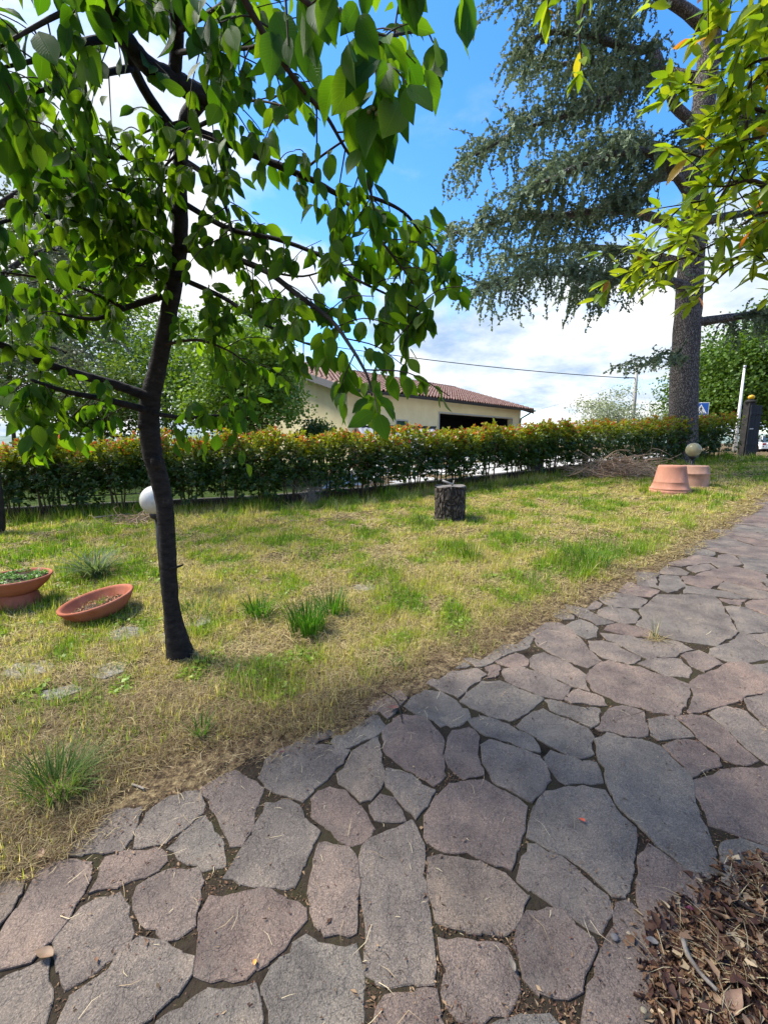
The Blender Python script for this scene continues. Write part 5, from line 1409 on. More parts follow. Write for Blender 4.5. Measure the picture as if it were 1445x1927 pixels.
# roof: boarding, rows of curved tiles laid in courses, gutter and downpipes
OV, OG = .62, .55                                   # eave and verge overhang
sl_ang = math.atan2(RISE, DW / 2)
roof = link('roof', None, house)
for side in (0, 1):
    y_e, y_r = (-OV, DW / 2) if side == 0 else (DW + OV, DW / 2)
    z_e = EV - OV * math.tan(sl_ang); z_r = EV + RISE
    vs = [(-OG, y_e, z_e), (LW + OG, y_e, z_e), (LW + OG, y_r, z_r), (-OG, y_r, z_r)]
    vs += [(a, b, c + .12) for a, b, c in vs]
    mb = MB(); mb.add(vs, [(0, 1, 2, 3), (4, 7, 6, 5), (0, 4, 5, 1), (1, 5, 6, 2), (2, 6, 7, 3), (3, 7, 4, 0)]); mb.build('roof_deck', m_fasc, roof)
    SL = math.hypot(y_r - y_e, z_r - z_e); nc = int(SL / .36); npc = int((LW + 2 * OG) / .235); pw = (LW + 2 * OG) / npc
    tv, tf = [], []
    dy, dz = (y_r - y_e) / SL, (z_r - z_e) / SL
    for cidx in range(nc):
        for t_ in range(npc):
            xx = -OG + (t_ + .5) * pw + (rng.random() - .5) * .02; o_ = len(tv); r_ = .082 + .006 * rng.random()
            s0, s1 = cidx * SL / nc - .03 + .02 * rng.random(), (cidx + 1) * SL / nc + .05
            for (sv, rr, lift) in ((s0, r_ * 1.12, .16), (s1, r_ * .88, .13)):
                for q in range(5):
                    a = math.pi * q / 4
                    h_ = math.sin(a) * rr + lift
                    tv.append((xx + math.cos(a) * rr, y_e + dy * sv, z_e + dz * sv + h_))
            for q in range(4): tf.append((o_ + q, o_ + q + 1, o_ + 6 + q, o_ + 5 + q))
            # the channel tile between two cover tiles
            o_ = len(tv)
            for sv, lift in ((s0 + .01, .155), (s1 - .01, .135)):
                for q in (-1, 0, 1): tv.append((xx + pw / 2 + q * .06, y_e + dy * sv, z_e + dz * sv + lift + abs(q) * .03))
            tf += [(o_, o_ + 1, o_ + 4, o_ + 3), (o_ + 1, o_ + 2, o_ + 5, o_ + 4)]
    o = link('roof_tiles', mesh_np('roof_tiles', tv, tf, mats=m_tile), roof); o['kind'] = 'stuff'
mb = MB()
for k in range(46): mb.tube([(-OG + k * .35, DW / 2, EV + RISE + .17), (-OG + k * .35 + .38, DW / 2, EV + RISE + .155)], (.12, .10), n=8)
mb.build('ridge_tiles', m_tile, roof)['kind'] = 'stuff'
for x0 in (-OG - .03, LW + OG + .03):
    vs = []
    for (yy, zz_) in [(-OV, EV - OV * math.tan(sl_ang)), (DW / 2, EV + RISE), (DW + OV, EV - OV * math.tan(sl_ang))]: vs += [(x0 - .02, yy, zz_ - .12), (x0 + .02, yy, zz_ - .12), (x0 - .02, yy, zz_ + .16), (x0 + .02, yy, zz_ + .16)]
    mb = MB(); mb.add(vs, [f_ for b_ in (0, 4) for f_ in [(b_, b_ + 2, b_ + 6, b_ + 4), (b_ + 1, b_ + 5, b_ + 7, b_ + 3), (b_ + 2, b_ + 3, b_ + 7, b_ + 6), (b_, b_ + 4, b_ + 5, b_ + 1)]]); mb.build('verge_board', m_fasc, roof)
ze = EV - OV * math.tan(sl_ang)
mb = MB(); prof = [(math.cos(a), math.sin(a)) for a in np.linspace(math.pi, 2 * math.pi, 7)]
gv = []
for xx in (-OG, LW + OG):
    for a, b in prof: gv.append((xx, -OV - .08 + a * .09, ze + .09 + b * .09))
    for a, b in prof[::-1]: gv.append((xx, -OV - .08 + a * .078, ze + .09 + b * .078))
k = 14; mb.add(gv, [(i_, (i_ + 1) % k, k + (i_ + 1) % k, k + i_) for i_ in range(k)] + [tuple(range(k)), tuple(range(2 * k - 1, k - 1, -1))], smooth=False); mb.build('gutter', m_gut, roof)
for xx, out in ((.42, 0), (LW - .12, 0)):
    mb = MB(); mb.tube([(xx, -OV - .08, ze + .02), (xx, -OV - .08, ze - .12), (xx, -.12, ze - .42), (xx, -.08, ze - .6), (xx, -.08, -.4)], .05, n=8); mb.build('downpipe', m_gut, house)
mb = MB()
ant = (5.7, DW / 2, EV + RISE)
ap = P(711, 664, 25.5); hr_ = Matrix.Rotation(-hrot, 3, 'Z')
al = hr_ @ (Vector(ap) - Vector((HA[0], HA[1], HZ)))
mb.tube([(al.x, DW / 2, EV + RISE), (al.x, DW / 2, al.z + .3)], .02, n=5); mb.tube([(al.x - .5, DW / 2 + .3, al.z + .0), (al.x + .5, DW / 2 - .3, al.z - .06)], .012, n=4)
for k in range(6): mb.tube([(al.x - .5 + k * .18, DW / 2 - .15, al.z + .0), (al.x - .5 + k * .18, DW / 2 + .35, al.z)], .006, n=4)
mb.build('tv_antenna', m_gut, house)

# ------------------------------------------------------------------ shed roof behind the hedge
m_sheet = noise_mat('grey roofing sheet', [(0.3, (.20, .21, .23)), (0.6, (.29, .30, .32)), (.8, (.36, .37, .39))], scale=3, rough=.7, bump=.2)
m_brown = stem_mat('brown board', (.07, .04, .025))
shed = thing('lean_to_shed', 'small grey sheet roofed shed standing before the cream house', 'shed')
A0, A1 = P(672, 803, 14.3), P(818, 806, 14.8); B0, B1 = P(690, 842, 13.2), P(824, 842, 13.6)
mb = MB()
nn = 14
for k in range(nn):
    for (p0, p1) in ((A0, A1), (B0, B1)):
        pass
top_, bot_ = [], []
for k in range(29):
    t = k / 28; d_ = .012 * (1 if k % 2 else -1)
    top_.append(A0 + (A1 - A0) * t + np.array([0, 0, d_])); bot_.append(B0 + (B1 - B0) * t + np.array([0, 0, d_]))
mb.add(top_ + bot_, [(29 + i_, 30 + i_, i_ + 1, i_) for i_ in range(28)]); mb.add([p - np.array([0, 0, .03]) for p in top_ + bot_], [(i_, i_ + 1, 30 + i_, 29 + i_) for i_ in range(28)])
mb.build('roof_sheet', m_sheet, shed)
mb = MB(); mb.tube([A0 + np.array([-.05, 0, .03]), A1 + np.array([.05, 0, .03])], .045, n=6); mb.build('ridge_strip', m_gut, shed)
mb = MB()
e0 = P(655, 826, 15.0)
for (a, b) in ((A0, B0), (A0, e0), (A1, B1)): mb.tube([a + np.array([0, 0, -.05]), b + np.array([0, 0, -.05])], .05, n=4)
mb.build('rafter', m_brown, shed)
mb = MB(); mb.add([A0 - np.array([.03, 0, .1]), e0 - np.array([0, 0, .1]), np.array([e0[0], e0[1], terrain(*e0[:2]) - .05]), np.array([B0[0], B0[1], terrain(*B0[:2]) - .05]), B0 - np.array([.03, 0, .1])], [(0, 1, 2, 3, 4)])
mb.add([A0 - np.array([-.03, 0, .1]), e0 - np.array([-.06, 0, .1]), np.array([e0[0] + .06, e0[1], terrain(*e0[:2]) - .05]), np.array([B0[0] + .06, B0[1], terrain(*B0[:2]) - .05]), B0 - np.array([-.03, 0, .1])], [(4, 3, 2, 1, 0)]); mb.build('side_board', m_brown, shed)
for q in (B0, B1, A1):
    zq = float(terrain(q[0], q[1])); mb = MB(); mb.box((q[0], q[1] + .05, (q[2] + zq) / 2 - .06), (.09, .09, q[2] - zq)); mb.build('post', m_brown, shed)
rebase(shed, (float(B0[0]), float(B0[1]), float(terrain(B0[0], B0[1]))))

# ------------------------------------------------------------------ trees and bushes behind the hedge
m_fol = leaf_mat('tree foliage', None, trans=0.38, tcol=(1.5, 1.4, .55), rough=.5, spec=.3)
def crown_tree(name, label, base, trunk_h, ctr, rad, n, leaf, c0, c1, seed, trunk_r=.09, clump=.22, nclump=None, cat='tree', flat=1.0, group=None):
    r = np.random.default_rng(seed)
    root = thing(name, label, cat, group=group)
    base = np.array(base, float); ctr = np.array(ctr, float); rad = np.array(rad, float)
    nclump = nclump or max(12, n // 90)
    u_ = unit(r.normal(size=(nclump, 3))) * (r.random(nclump) ** .42)[:, None]
    u_[:, 2] = np.where(u_[:, 2] < -.5, u_[:, 2] * .8, u_[:, 2])
    lump = 1 + .30 * np.sin(u_[:, 0] * 4 + seed) * np.cos(u_[:, 2] * 5 + seed * 2)
    cc = ctr + u_ * rad * lump[:, None]
    mb = MB(); fork = base + (ctr - base) * .45
    mb.tube([base + np.array([0, 0, -.1]), base + (fork - base) * .5 + r.normal(size=3) * .03, fork, ctr + np.array([0, 0, rad[2] * .5])], [trunk_r, trunk_r * .8, trunk_r * .6, trunk_r * .15], n=8, rough=.06, sub=4)
    for k in range(min(26, nclump)):
        e = cc[k]; m_ = fork + (ctr - fork) * r.random()
        mb.tube([m_, (m_ + e) / 2 + np.array([0, 0, -.06 * rad[2]]), e], (trunk_r * .28, trunk_r * .05), n=5, caps=False, sub=3)
    mb.build('trunk', m_stem, root)
    k = r.integers(0, nclump, n)
    pos = cc[k] + r.normal(size=(n, 3)) * clump * (rad / rad.max()) * np.array([1, 1, .75 * flat])
    out = unit(pos - ctr)
    D = out * .6 + r.normal(size=(n, 3)) * .7 + np.array([0, 0, -.35]); N = out * .4 + r.normal(size=(n, 3)) * .6 + np.array([0, 0, .7])
    C = mixc(c0, c1, np.clip(r.random(nclump)[k] * .6 + r.random(n) * .5, 0, 1))
    V, F, C, U = scatter(T_DIA, F_DIA, None, pos, D, N, leaf * (.7 + .6 * r.random(n)), C)
    link('crown', mesh_np('crown', V, F, C, mats=m_fol), root)['kind'] = 'stuff'
    rebase(root, base)
    return root
def tz(p): return np.array([p[0], p[1], float(terrain(p[0], p[1]))])
def at_px(px, Y): return tz(P(px, 830, Y)[:2])
LG0, LG1 = (.06, .135, .016), (.18, .29, .038)
def big(px, Y, top_py, rx, **kw):
    b = at_px(px, Y); top = P(px, top_py, Y); return b, top
crown_tree('leafy_tree', 'fresh green leafy tree left of the cream house gable', at_px(470, 11.5), 1, P(475, 715, 11.5), (1.25, 1.2, 1.55), 15000, .085, LG0, LG1, 21, clump=.26)
crown_tree('leafy_tree', 'light green tree seen through the gap right of the cherry trunk', at_px(425, 13.5), 1, P(420, 720, 13.5), (1.5, 1.4, 2.3), 9000, .095, LG0, LG1, 22, clump=.30)
crown_tree('leafy_tree', 'bushy green tree behind the hedge left of the cherry trunk', at_px(190, 13), 1, P(185, 755, 13), (1.9, 1.5, 1.5), 11000, .085, (.05, .10, .018), (.13, .20, .03), 23, clump=.28)
crown_tree('leafy_tree', 'pale green tree at the far left behind hedge and conifer', at_px(20, 14), 1, P(20, 690, 14), (2.0, 1.6, 2.0), 9000, .09, (.05, .10, .022), (.13, .19, .05), 24, clump=.32)
crown_tree('laurel_bush', 'dark green rounded bush in front of the cream gable wall', at_px(592, 12.5), .4, P(594, 825, 12.5), (.48, .5, .50), 4200, .075, (.03, .07, .014), (.085, .14, .03), 25, trunk_r=.04, clump=.16, cat='bush')
crown_tree('leafy_tree', 'loose green tree filling the view under the cherry branches', at_px(310, 15.5), 1, P(310, 690, 15.5), (2.1, 1.6, 2.5), 12000, .10, LG0, LG1, 31, clump=.36)
crown_tree('leafy_tree', 'tall grey green tree behind the left conifer', at_px(110, 18), 1, P(120, 560, 18), (3.4, 2.5, 4.2), 12000, .13, (.05, .085, .03), (.12, .16, .07), 32, clump=.5, trunk_r=.16)
crown_tree('olive_tree', 'silvery airy olive tree before the utility pole', at_px(1150, 19), .6, P(1140, 788, 19), (1.5, 1.2, 1.05), 6000, .075, (.17, .21, .14), (.30, .34, .25), 26, trunk_r=.07, clump=.30)
crown_tree('olive_tree', 'low silvery olive bush right of the utility pole', at_px(1222, 20), .6, P(1222, 800, 20), (.85, .8, .65), 2600, .075, (.17, .21, .14), (.30, .34, .25), 27, trunk_r=.05, clump=.24)
crown_tree('lime_tree', 'large dense green tree across the road behind the gate pillar', at_px(1420, 27), 3, P(1425, 715, 27), (4.2, 3.5, 4.2), 26000, .17, (.045, .105, .014), (.12, .21, .028), 28, trunk_r=.25, clump=.55, nclump=240)
crown_tree('lime_tree', 'broad green tree behind the crossing sign', at_px(1345, 31), 3, P(1345, 735, 31), (3.2, 3, 3.2), 15000, .17, (.045, .105, .014), (.12, .21, .028), 29, trunk_r=.22, clump=.55, nclump=150)
crown_tree('lime_tree', 'tall green tree at the right edge beyond the cars', at_px(1540, 26), 3, P(1540, 690, 26), (3.6, 3, 4.6), 15000, .17, (.045, .105, .014), (.12, .21, .028), 30, trunk_r=.25, clump=.55, nclump=150)
# low wooded hills far away on the left
hx = np.linspace(-900, 900, 120); hv, hf = [], []
for j, (yy, k) in enumerate(((700, 0), (760, .55), (860, 1), (1000, .5))):
    for x_ in hx: hv.append((x_, yy + 60 * math.sin(x_ * .004), -20 + k * (26 + 22 * float(fbm(x_ * .006 + 9, 3.3, 91, 4)))))
n_ = len(hx)
for j in range(3):
    for k in range(n_ - 1): hf.append((j * n_ + k, j * n_ + k + 1, (j + 1) * n_ + k + 1, (j + 1) * n_ + k))
m_hill = noise_mat('far hills', [(.35, (.10, .15, .12)), (.65, (.20, .25, .20))], scale=.03, rough=1, bump=0)
tag(link('hills', mesh_np('hills', hv, hf, smooth=True, mats=m_hill)), kind='structure')
# ------------------------------------------------------------------ tree stump
m_stump = bark_plates('furrowed bark', (.045, .036, .028), (.17, .14, .115), (1, 1, .42), 17.0)
m_cut = noise_mat('weathered cut wood', [(.3, (.09, .08, .065)), (.6, (.17, .15, .125)), (.8, (.24, .21, .18))], scale=10, rough=.9, bump=.5)
sb = G(850, 984); sr = 31.5 / 800 * sb[1] * 1.0
stump = thing('tree_stump', 'sawn tree stump with furrowed dark bark standing upright in the lawn', 'tree stump', sb + np.array([0, sr * .9, -.02]))
sh = float(P(848, 916, sb[1] + .1)[2] - stump.location.z)
vs, fs = [], []
nS, nR = 64, 16
for j in range(nR + 1):
    z = -.04 + (sh + .04) * j / nR
    for k in range(nS):
        a = 2 * math.pi * k / nS
        fur = .016 * (abs(math.sin(a * 13 + 1.3 * math.sin(z * 7) + 3 * float(vnoise(a * 4, z * 5, 5)))) ** .6) + .014 * float(vnoise(a * 9, z * 14, 6))
        fl = 1 + .09 * max(0, 1 - z / (sh * .22)) ** 2 * (1 + .6 * math.sin(a * 4 + 1))
        rr = sr * (.955 + .02 * math.sin(a * 2)) * fl - .022 + fur
        vs.append((rr * math.cos(a), rr * math.sin(a), z + (.012 * math.sin(a * 3) if j == nR else 0)))
for j in range(nR):
    for k in range(nS): fs.append((j * nS + k, j * nS + (k + 1) % nS, (j + 1) * nS + (k + 1) % nS, (j + 1) * nS + k))
MB().add(vs, fs, smooth=False).build('bark', m_stump, stump)
top = vs[nR * nS:]
tv = [(x * .97, y * .97, sh - .004 + .01 * math.sin(x * 9)) for x, y, z in top] + [(0, 0, sh - .006)]
MB().add(top + tv, [(k, (k + 1) % nS, nS + (k + 1) % nS, nS + k) for k in range(nS)] + [(nS + k, nS + (k + 1) % nS, 2 * nS) for k in range(nS)]).build('cut_top', m_cut, stump)
m_pale = noise_mat('bleached wood', [(.3, (.2, .19, .165)), (.7, (.36, .34, .30))], scale=14, rough=.8, bump=.4)
off = thing('wood_offcut', 'pale bleached stick propped on top of the stump', 'stick', stump.location + Vector((-.03, .02, sh)))
mb = MB(); mb.tube([(-.09, .0, .08), (.0, .0, .045), (.08, .0, .02)], (.017, .014), n=7, rough=.1); mb.build('stick', m_pale, off)
mb = MB(); mb.tube([(.06, .02, .0), (.08, .01, .05), (.085, .0, .085)], (.012, .008), n=5); mb.build('side_twig', m_pale, off)

# ------------------------------------------------------------------ terracotta
def terracotta(name, base, dusty=.35):
    return noise_mat(name, [(.25, tuple(c * .72 for c in base)), (.5, base), (.58, tuple(min(1, c * 1.15 + .02) for c in base)), (.66, tuple(min(1, c * .95 + dusty * .12) for c in base)), (.80, tuple(min(1, c * .6 + dusty * .5) for c in base))], scale=3.2, detail=9, rough=.85, bump=.25, bscale=50, spec=.15, nrough=.68, stretch=(1, 1, .6))
m_terra = terracotta('terracotta', (.40, .185, .120), .5)
m_terra_old = terracotta('weathered terracotta', (.40, .23, .155), .5)
m_terra_dk = terracotta('damp terracotta', (.28, .085, .045), .2)
m_soilp = noise_mat('potting soil', [(.3, (.03, .02, .014)), (.6, (.09, .055, .035)), (.8, (.16, .10, .06))], scale=22, rough=1, bump=1.0, bdist=.02)
def pot_px(cx, y0, half): 
    b = G(cx, y0); return b, half / 800 * b[1]
b, hw = pot_px(1255, 934, 36.0)
ht = 55.0 / 800 * b[1]
pot = thing('upturned_pot', 'big orange terracotta pot turned upside down on the lawn', 'flower pot', b * (1 + hw * .8 / b[1]) * np.array([1, 1, 0]) + np.array([.03, 0, float(plane_z(*(b[:2] * (1 + hw * .8 / b[1]))))]))
pb = MB(); R0, R1 = hw, hw * .64
pb.lathe([(R0 * .90, -.03), (R0 * .985, -.02), (R0, .01), (R0 * 1.005, .05), (R0 * .985, .068), (R0 * .945, .072), (R0 * .95, .085), (R0 * .965, .095), (R0 * .93, .112), (R0 * .895, .118),
          (R0 * .80, ht * .40), (R0 * .805, ht * .415), (R0 * .80, ht * .435), (R0 * .785, ht * .44), (R1 * 1.03, ht * .93), (R1 * 1.0, ht * .985), (R1 * .93, ht), (R1 * .1, ht * .995), (.001, ht * .995)], 56)
pb.build('pot_body', m_terra, pot)
b2, hw2 = pot_px(1302, 922, 26)
hw2 = 27.0 / 800 * b2[1]; ht2 = 43.0 / 800 * b2[1]
pot2 = thing('upturned_pot', 'pale weathered terracotta pot behind the big orange pot', 'flower pot', b2 * (1 + hw2 * .9 / b2[1]) * np.array([1, 1, 0]) + np.array([.0, 0, float(plane_z(*(b2[:2] * (1 + hw2 * .9 / b2[1]))))]))
pb = MB(); pb.lathe([(hw2 * .9, -.03), (hw2, -.01), (hw2 * 1.01, .025), (hw2 * .965, .035), (hw2 * .955, .06), (hw2 * .93, ht2 * .35), (hw2 * .915, ht2 * .60), (hw2 * .95, ht2 * .625), (hw2 * .95, ht2 * .67), (hw2 * .90, ht2 * .69), (hw2 * .855, ht2 * .94), (hw2 * .82, ht2 * .99), (hw2 * .76, ht2), (.001, ht2 * .995)], 48)
pb.build('pot_body', m_terra_old, pot2)
# tilted bowl
bb = G(168, 1176); bw = 66.0 / 800 * bb[1] * 1.04
bowl = thing('terracotta_bowl', 'round terracotta bowl lying tilted in the grass left of the trunk', 'planter bowl', bb + np.array([0, bw * .58, .035]))
bowl.rotation_euler = (R(5), R(-10), 0)
pb = MB(); H = bw * .50
pb.lathe([(.001, 0), (bw * .62, 0), (bw * .68, .012), (bw * .86, H * .45), (bw * .965, H * .80), (bw * .985, H * .84), (bw * 1.0, H * .92), (bw * .99, H * .985), (bw * .95, H), (bw * .905, H * .97), (bw * .88, H * .86), (bw * .76, H * .46), (bw * .70, H * .30)], 56)
pb.build('bowl', m_terra_dk if False else terracotta('bowl terracotta', (.33, .105, .055), .28), bowl)
sv, sf = [(0, 0, H * .42)], []
for j in range(1, 7):
    for k in range(32):
        a = 2 * math.pi * k / 32; rr = bw * .775 * j / 6
        sv.append((rr * math.cos(a), rr * math.sin(a), H * .42 + .018 * (float(vnoise(rr * 30 + 50, a * 5, 7)) - .5) + .02 * (1 - j / 6)))
for k in range(32): sf.append((0, 1 + k, 1 + (k + 1) % 32))
for j in range(5):
    for k in range(32): sf.append((1 + j * 32 + k, 1 + (j + 1) * 32 + k, 1 + (j + 1) * 32 + (k + 1) % 32, 1 + j * 32 + (k + 1) % 32))
MB().add(sv, sf, smooth=True).build('soil', m_soilp, bowl)
n = 260; an = rng.random(n) * 6.283; rr = bw * .7 * rng.random(n) ** .5
D = np.stack([rng.normal(size=n), rng.normal(size=n), .25 * rng.random(n)], 1)
V, F, C, U = scatter(T_CURL, F_CURL, None, np.stack([rr * np.cos(an), rr * np.sin(an), H * .45 + .01 * rng.random(n)], 1), D, np.tile([.1, .1, 1.0], (n, 1)), .012 + .03 * rng.random(n) ** 2, mixc((.30, .10, .05), (.42, .28, .14), rng.random(n)), .006 + .008 * rng.random(n))
link('dry_leaves', mesh_np('dry_leaves', V, F, C, mats=m_dry), bowl)['kind'] = 'stuff'
n = 26; D = np.stack([rng.normal(size=n) * .5, rng.normal(size=n) * .5, np.ones(n)], 1)
V, F, C, U = scatter(T_BLADE, F_BLADE, None, np.tile([[.01, .03, H * .43]], (n, 1)) + rng.normal(size=(n, 3)) * [.015, .015, 0], D, rng.normal(size=(n, 3)), .04 + .05 * rng.random(n), mixc(GREEN, LIME, rng.random(n)), np.full(n, .004))
link('grass_tuft', mesh_np('grass_tuft', V, F, C, mats=m_grass), bowl)['kind'] = 'stuff'
# planter bowl on an upturned pot
q = G(14, 1156); qw = 60.0 / 800 * q[1]
plinth = thing('upturned_pot', 'small rough terracotta pot under the planted bowl at left', 'flower pot', q + np.array([.0, .14, 0]))
ph = float(P(14, 1116, q[1] + .1)[2] - plinth.location.z)
pb = MB(); pb.lathe([(qw * .66, -.03), (qw * .70, -.01), (qw * .69, .02), (qw * .62, .03), (qw * .60, ph * .5), (qw * .52, ph * .96), (qw * .50, ph - .004), (.001, ph - .004)], 36); pb.build('pot_body', m_terra_dk, plinth)
pl = thing('planter_bowl', 'shallow terracotta bowl of bright green seedlings at the left edge', 'planter bowl', plinth.location + Vector((0, 0, ph - .002)))
H2 = float(P(14, 1086, q[1] + .1)[2] - pl.location.z)
pb = MB(); pb.lathe([(.001, 0), (qw * .5, 0), (qw * .60, .015), (qw * .85, H2 * .5), (qw * .97, H2 * .86), (qw * 1.0, H2 * .9), (qw * 1.0, H2 * .97), (qw * .97, H2), (qw * .93, H2 * .96), (qw * .88, H2 * .72)], 48); pb.build('bowl', terracotta('planter terracotta', (.33, .105, .055), .28), pl)
sv2 = [(x / (bw * .775) * qw * .9, y / (bw * .775) * qw * .9, z - H * .42 + H2 * .78) for x, y, z in sv]
MB().add(sv2, sf, smooth=True).build('soil', m_soilp, pl)
n = 620; an = rng.random(n) * 6.283; rr = qw * .84 * rng.random(n) ** .5
kp = fbm(rr * np.cos(an) * 9 + 3, rr * np.sin(an) * 9, 13, 2) > .42; an, rr = an[kp], rr[kp]; n = len(an)
D = np.stack([rng.normal(size=n), rng.normal(size=n), .5 + rng.random(n)], 1)
V, F, C, U = scatter(T_L6, F_L6, None, np.stack([rr * np.cos(an), rr * np.sin(an), H2 * .78 + .035 * rng.random(n)], 1), D, np.tile([0, -.2, 1.0], (n, 1)), .018 + .022 * rng.random(n), mixc((.06, .16, .015), (.17, .30, .04), rng.random(n)))
link('seedlings', mesh_np('seedlings', V, F, C, smooth=True, mats=m_weed), pl)['kind'] = 'stuff'

# ------------------------------------------------------------------ globe lamps
m_globe = noise_mat('white acrylic globe', [(.3, (.38, .375, .33)), (.55, (.52, .515, .47)), (.75, (.34, .33, .26))], scale=6, detail=9, rough=.25, bump=0, spec=.5)
m_post = flat_mat('black lamp post', (.014, .015, .017), rough=.5)
m_smoke, t_, b_ = new_mat('aged smoky globe')
b_.inputs['Base Color'].default_value = (.42, .38, .22, 1); b_.inputs['Roughness'].default_value = .16; b_.inputs['Transmission Weight'].default_value = .35; b_.inputs['IOR'].default_value = 1.3
def sphere(mb, c, r, sz=1.0, n=32, m=18, z0=-.97):
    a0 = math.asin(z0); prof = [(r * math.cos(a0 + (math.pi / 2 - a0) * j / m) + 1e-4, r * sz * math.sin(a0 + (math.pi / 2 - a0) * j / m)) for j in range(m + 1)]
    mb.lathe(prof, n, c)
def globe_lamp(label, base, top, rad, mat, squash, seg):
    root = thing('globe_lamp', label, 'garden lamp', base)
    h = top
    mb = MB(); mb.tube([(0, 0, -.1), (0, 0, h)], .026, n=10); mb.build('post', m_post, root)
    mb = MB(); mb.lathe([(.028, h - .05), (.06, h - .03), (.068, h), (.06, h + .02), (.001, h + .02)], 18); mb.build('collar', m_post, root)
    mb = MB(); sphere(mb, (0, 0, h + rad * squash * .97), rad, squash); g = mb.build('globe', mat, root)
    return root
gY = 3.95; gc = P(294, 941, gY); gr = 27.5 / 800 * 4.0
zb = float(ground_z(gc[0], gc[1]))
lamp1 = globe_lamp('white globe garden lamp on black post behind the cherry trunk', (gc[0], gc[1], zb), gc[2] - zb - gr * .97, gr, m_globe, 1.0, 0)
gc2 = P(1304, 847, b2[1] + .75); gr2 = 12.8 / 800 * gc2[1]; zb2 = float(ground_z(gc2[0], gc2[1]))
lamp2 = globe_lamp('aged yellowish globe garden lamp behind the terracotta pots', (gc2[0], gc2[1], zb2), gc2[2] - zb2 - gr2 * 1.0 * .97, gr2, m_smoke, 1.02, 0)
mb = MB(); mb.lathe([(.02, 0), (.028, .05), (.03, .11), (.02, .14), (.001, .145)], 12, (0, 0, gc2[2] - zb2 - gr2 * .75)); mb.build('bulb', m_globe, lamp2)

# ------------------------------------------------------------------ grass tufts and rosettes
def tuft(name, label, cat, px, py, h, n, spread, c0, c1, wd=.005, arch=.5, seed=0, group=None):
    r = np.random.default_rng(seed); b = G(px, py)
    root = thing(name, label, cat, (b[0], b[1], float(ground_z(b[0], b[1])) - .01), group=group)
    a = r.random(n) * 6.283; rr = spread * r.random(n) ** .6
    base = np.stack([rr * np.cos(a), rr * np.sin(a) * .8, np.zeros(n)], 1)
    V, F, C = [], [], []
    K = 6
    for i in range(n):
        L = h * (.55 + .55 * r.random()); out = np.array([math.cos(a[i]), math.sin(a[i]), 0]) + r.normal(size=3) * .35; out[2] = 0
        ar = arch * (.3 + r.random()); side = unit(np.cross(out, [0, 0, 1.0])); o_ = len(V)
        w0 = wd * (.7 + .6 * r.random()); tint = r.random()
        for k in range(K):
            t = k / (K - 1); p = base[i] + unit(out) * L * (ar * t * t + .12 * t) + np.array([0, 0, L * (t - .45 * ar * t * t)])
            wk = w0 * (1 - t ** 2.2) * .5 + .0002
            V += [p - side * wk, p + side * wk]
            c_ = (np.array(c0) * (1 - tint) + np.array(c1) * tint) * (1 + .1 * (r.random() - .5))
            if t > .8 and r.random() < .25: c_ = np.array(STRAW) * .8
            C += [c_, c_]
        F += [(o_ + 2 * k, o_ + 2 * k + 1, o_ + 2 * k + 3, o_ + 2 * k + 2) for k in range(K - 1)]
    o = link('blades', mesh_np('blades', V, F, np.array(C), smooth=True, mats=m_grass), root); o['kind'] = 'stuff'
    m_ = 60; D = np.stack([r.normal(size=m_), r.normal(size=m_), .35 * r.random(m_)], 1)
    V, F, C, U = scatter(T_STRAW, F_BLADE, None, np.stack([r.normal(size=m_) * spread * .6, r.normal(size=m_) * spread * .6, np.full(m_, .012)], 1), D, np.tile([0, 0, 1.0], (m_, 1)), h * (.3 + .4 * r.random(m_)), mixc(STRAW, BROWN, r.random(m_)), np.full(m_, wd * .8))
    link('dry_blades', mesh_np('dry_blades', V, F, C, mats=m_grass), root)['kind'] = 'stuff'
    return root
DG0, DG1 = (.032, .105, .013), (.085, .205, .018)
tuft('grass_clump', 'tallest deep green upright grass clump right of the cherry trunk', 'grass clump', 580, 1190, .29, 190, .15, DG0, DG1, .0085, .35, 1)
tuft('grass_clump', 'green blade clump joined behind the tallest clump', 'grass clump', 625, 1158, .26, 110, .12, DG0, DG1, .008, .35, 2)
tuft('grass_clump', 'small deep green clump between cherry trunk and tallest clump', 'grass clump', 487, 1162, .22, 90, .11, DG0, DG1, .008, .5, 3)
tuft('grass_clump', 'low green grass clump beside the cherry trunk', 'grass clump', 372, 1158, .16, 110, .17, DG0, DG1, .005, .7, 4)
tuft('grass_clump', 'arching grass clump at the left edge of the paving', 'grass clump', 112, 1492, .21, 260, .12, (.04, .10, .018), (.13, .20, .04), .0036, .75, 5)
tuft('ornamental_grass', 'arching grey green ornamental grass behind the tilted bowl', 'ornamental grass', 180, 1085, .42, 190, .12, (.06, .105, .045), (.20, .25, .14), .012, .95, 6)
tuft('grass_clump', 'broad green grass clump near the paving in the sunny lawn', 'grass clump', 1105, 1068, .26, 170, .22, DG0, (.11, .21, .02), .006, .55, 7)
tuft('grass_clump', 'bright green grass clump right of the stump', 'grass clump', 886, 1052, .23, 110, .13, (.05, .12, .014), (.13, .22, .02), .006, .45, 8)
tuft('grass_clump', 'thin green clump in the brown grass below the cherry trunk', 'grass clump', 378, 1385, .13, 60, .05, DG0, DG1, .0035, .5, 9)
tuft('grass_clump', 'grass clump left of the stump near the hedge', 'grass clump', 795, 990, .22, 90, .15, (.06, .12, .02), (.15, .22, .03), .007, .5, 10)
tuft('grass_clump', 'single green sprig rooted at the dry edge of the paving', 'grass clump', 745, 1255, .10, 22, .03, (.06, .15, .02), (.15, .26, .04), .005, .8, 11)
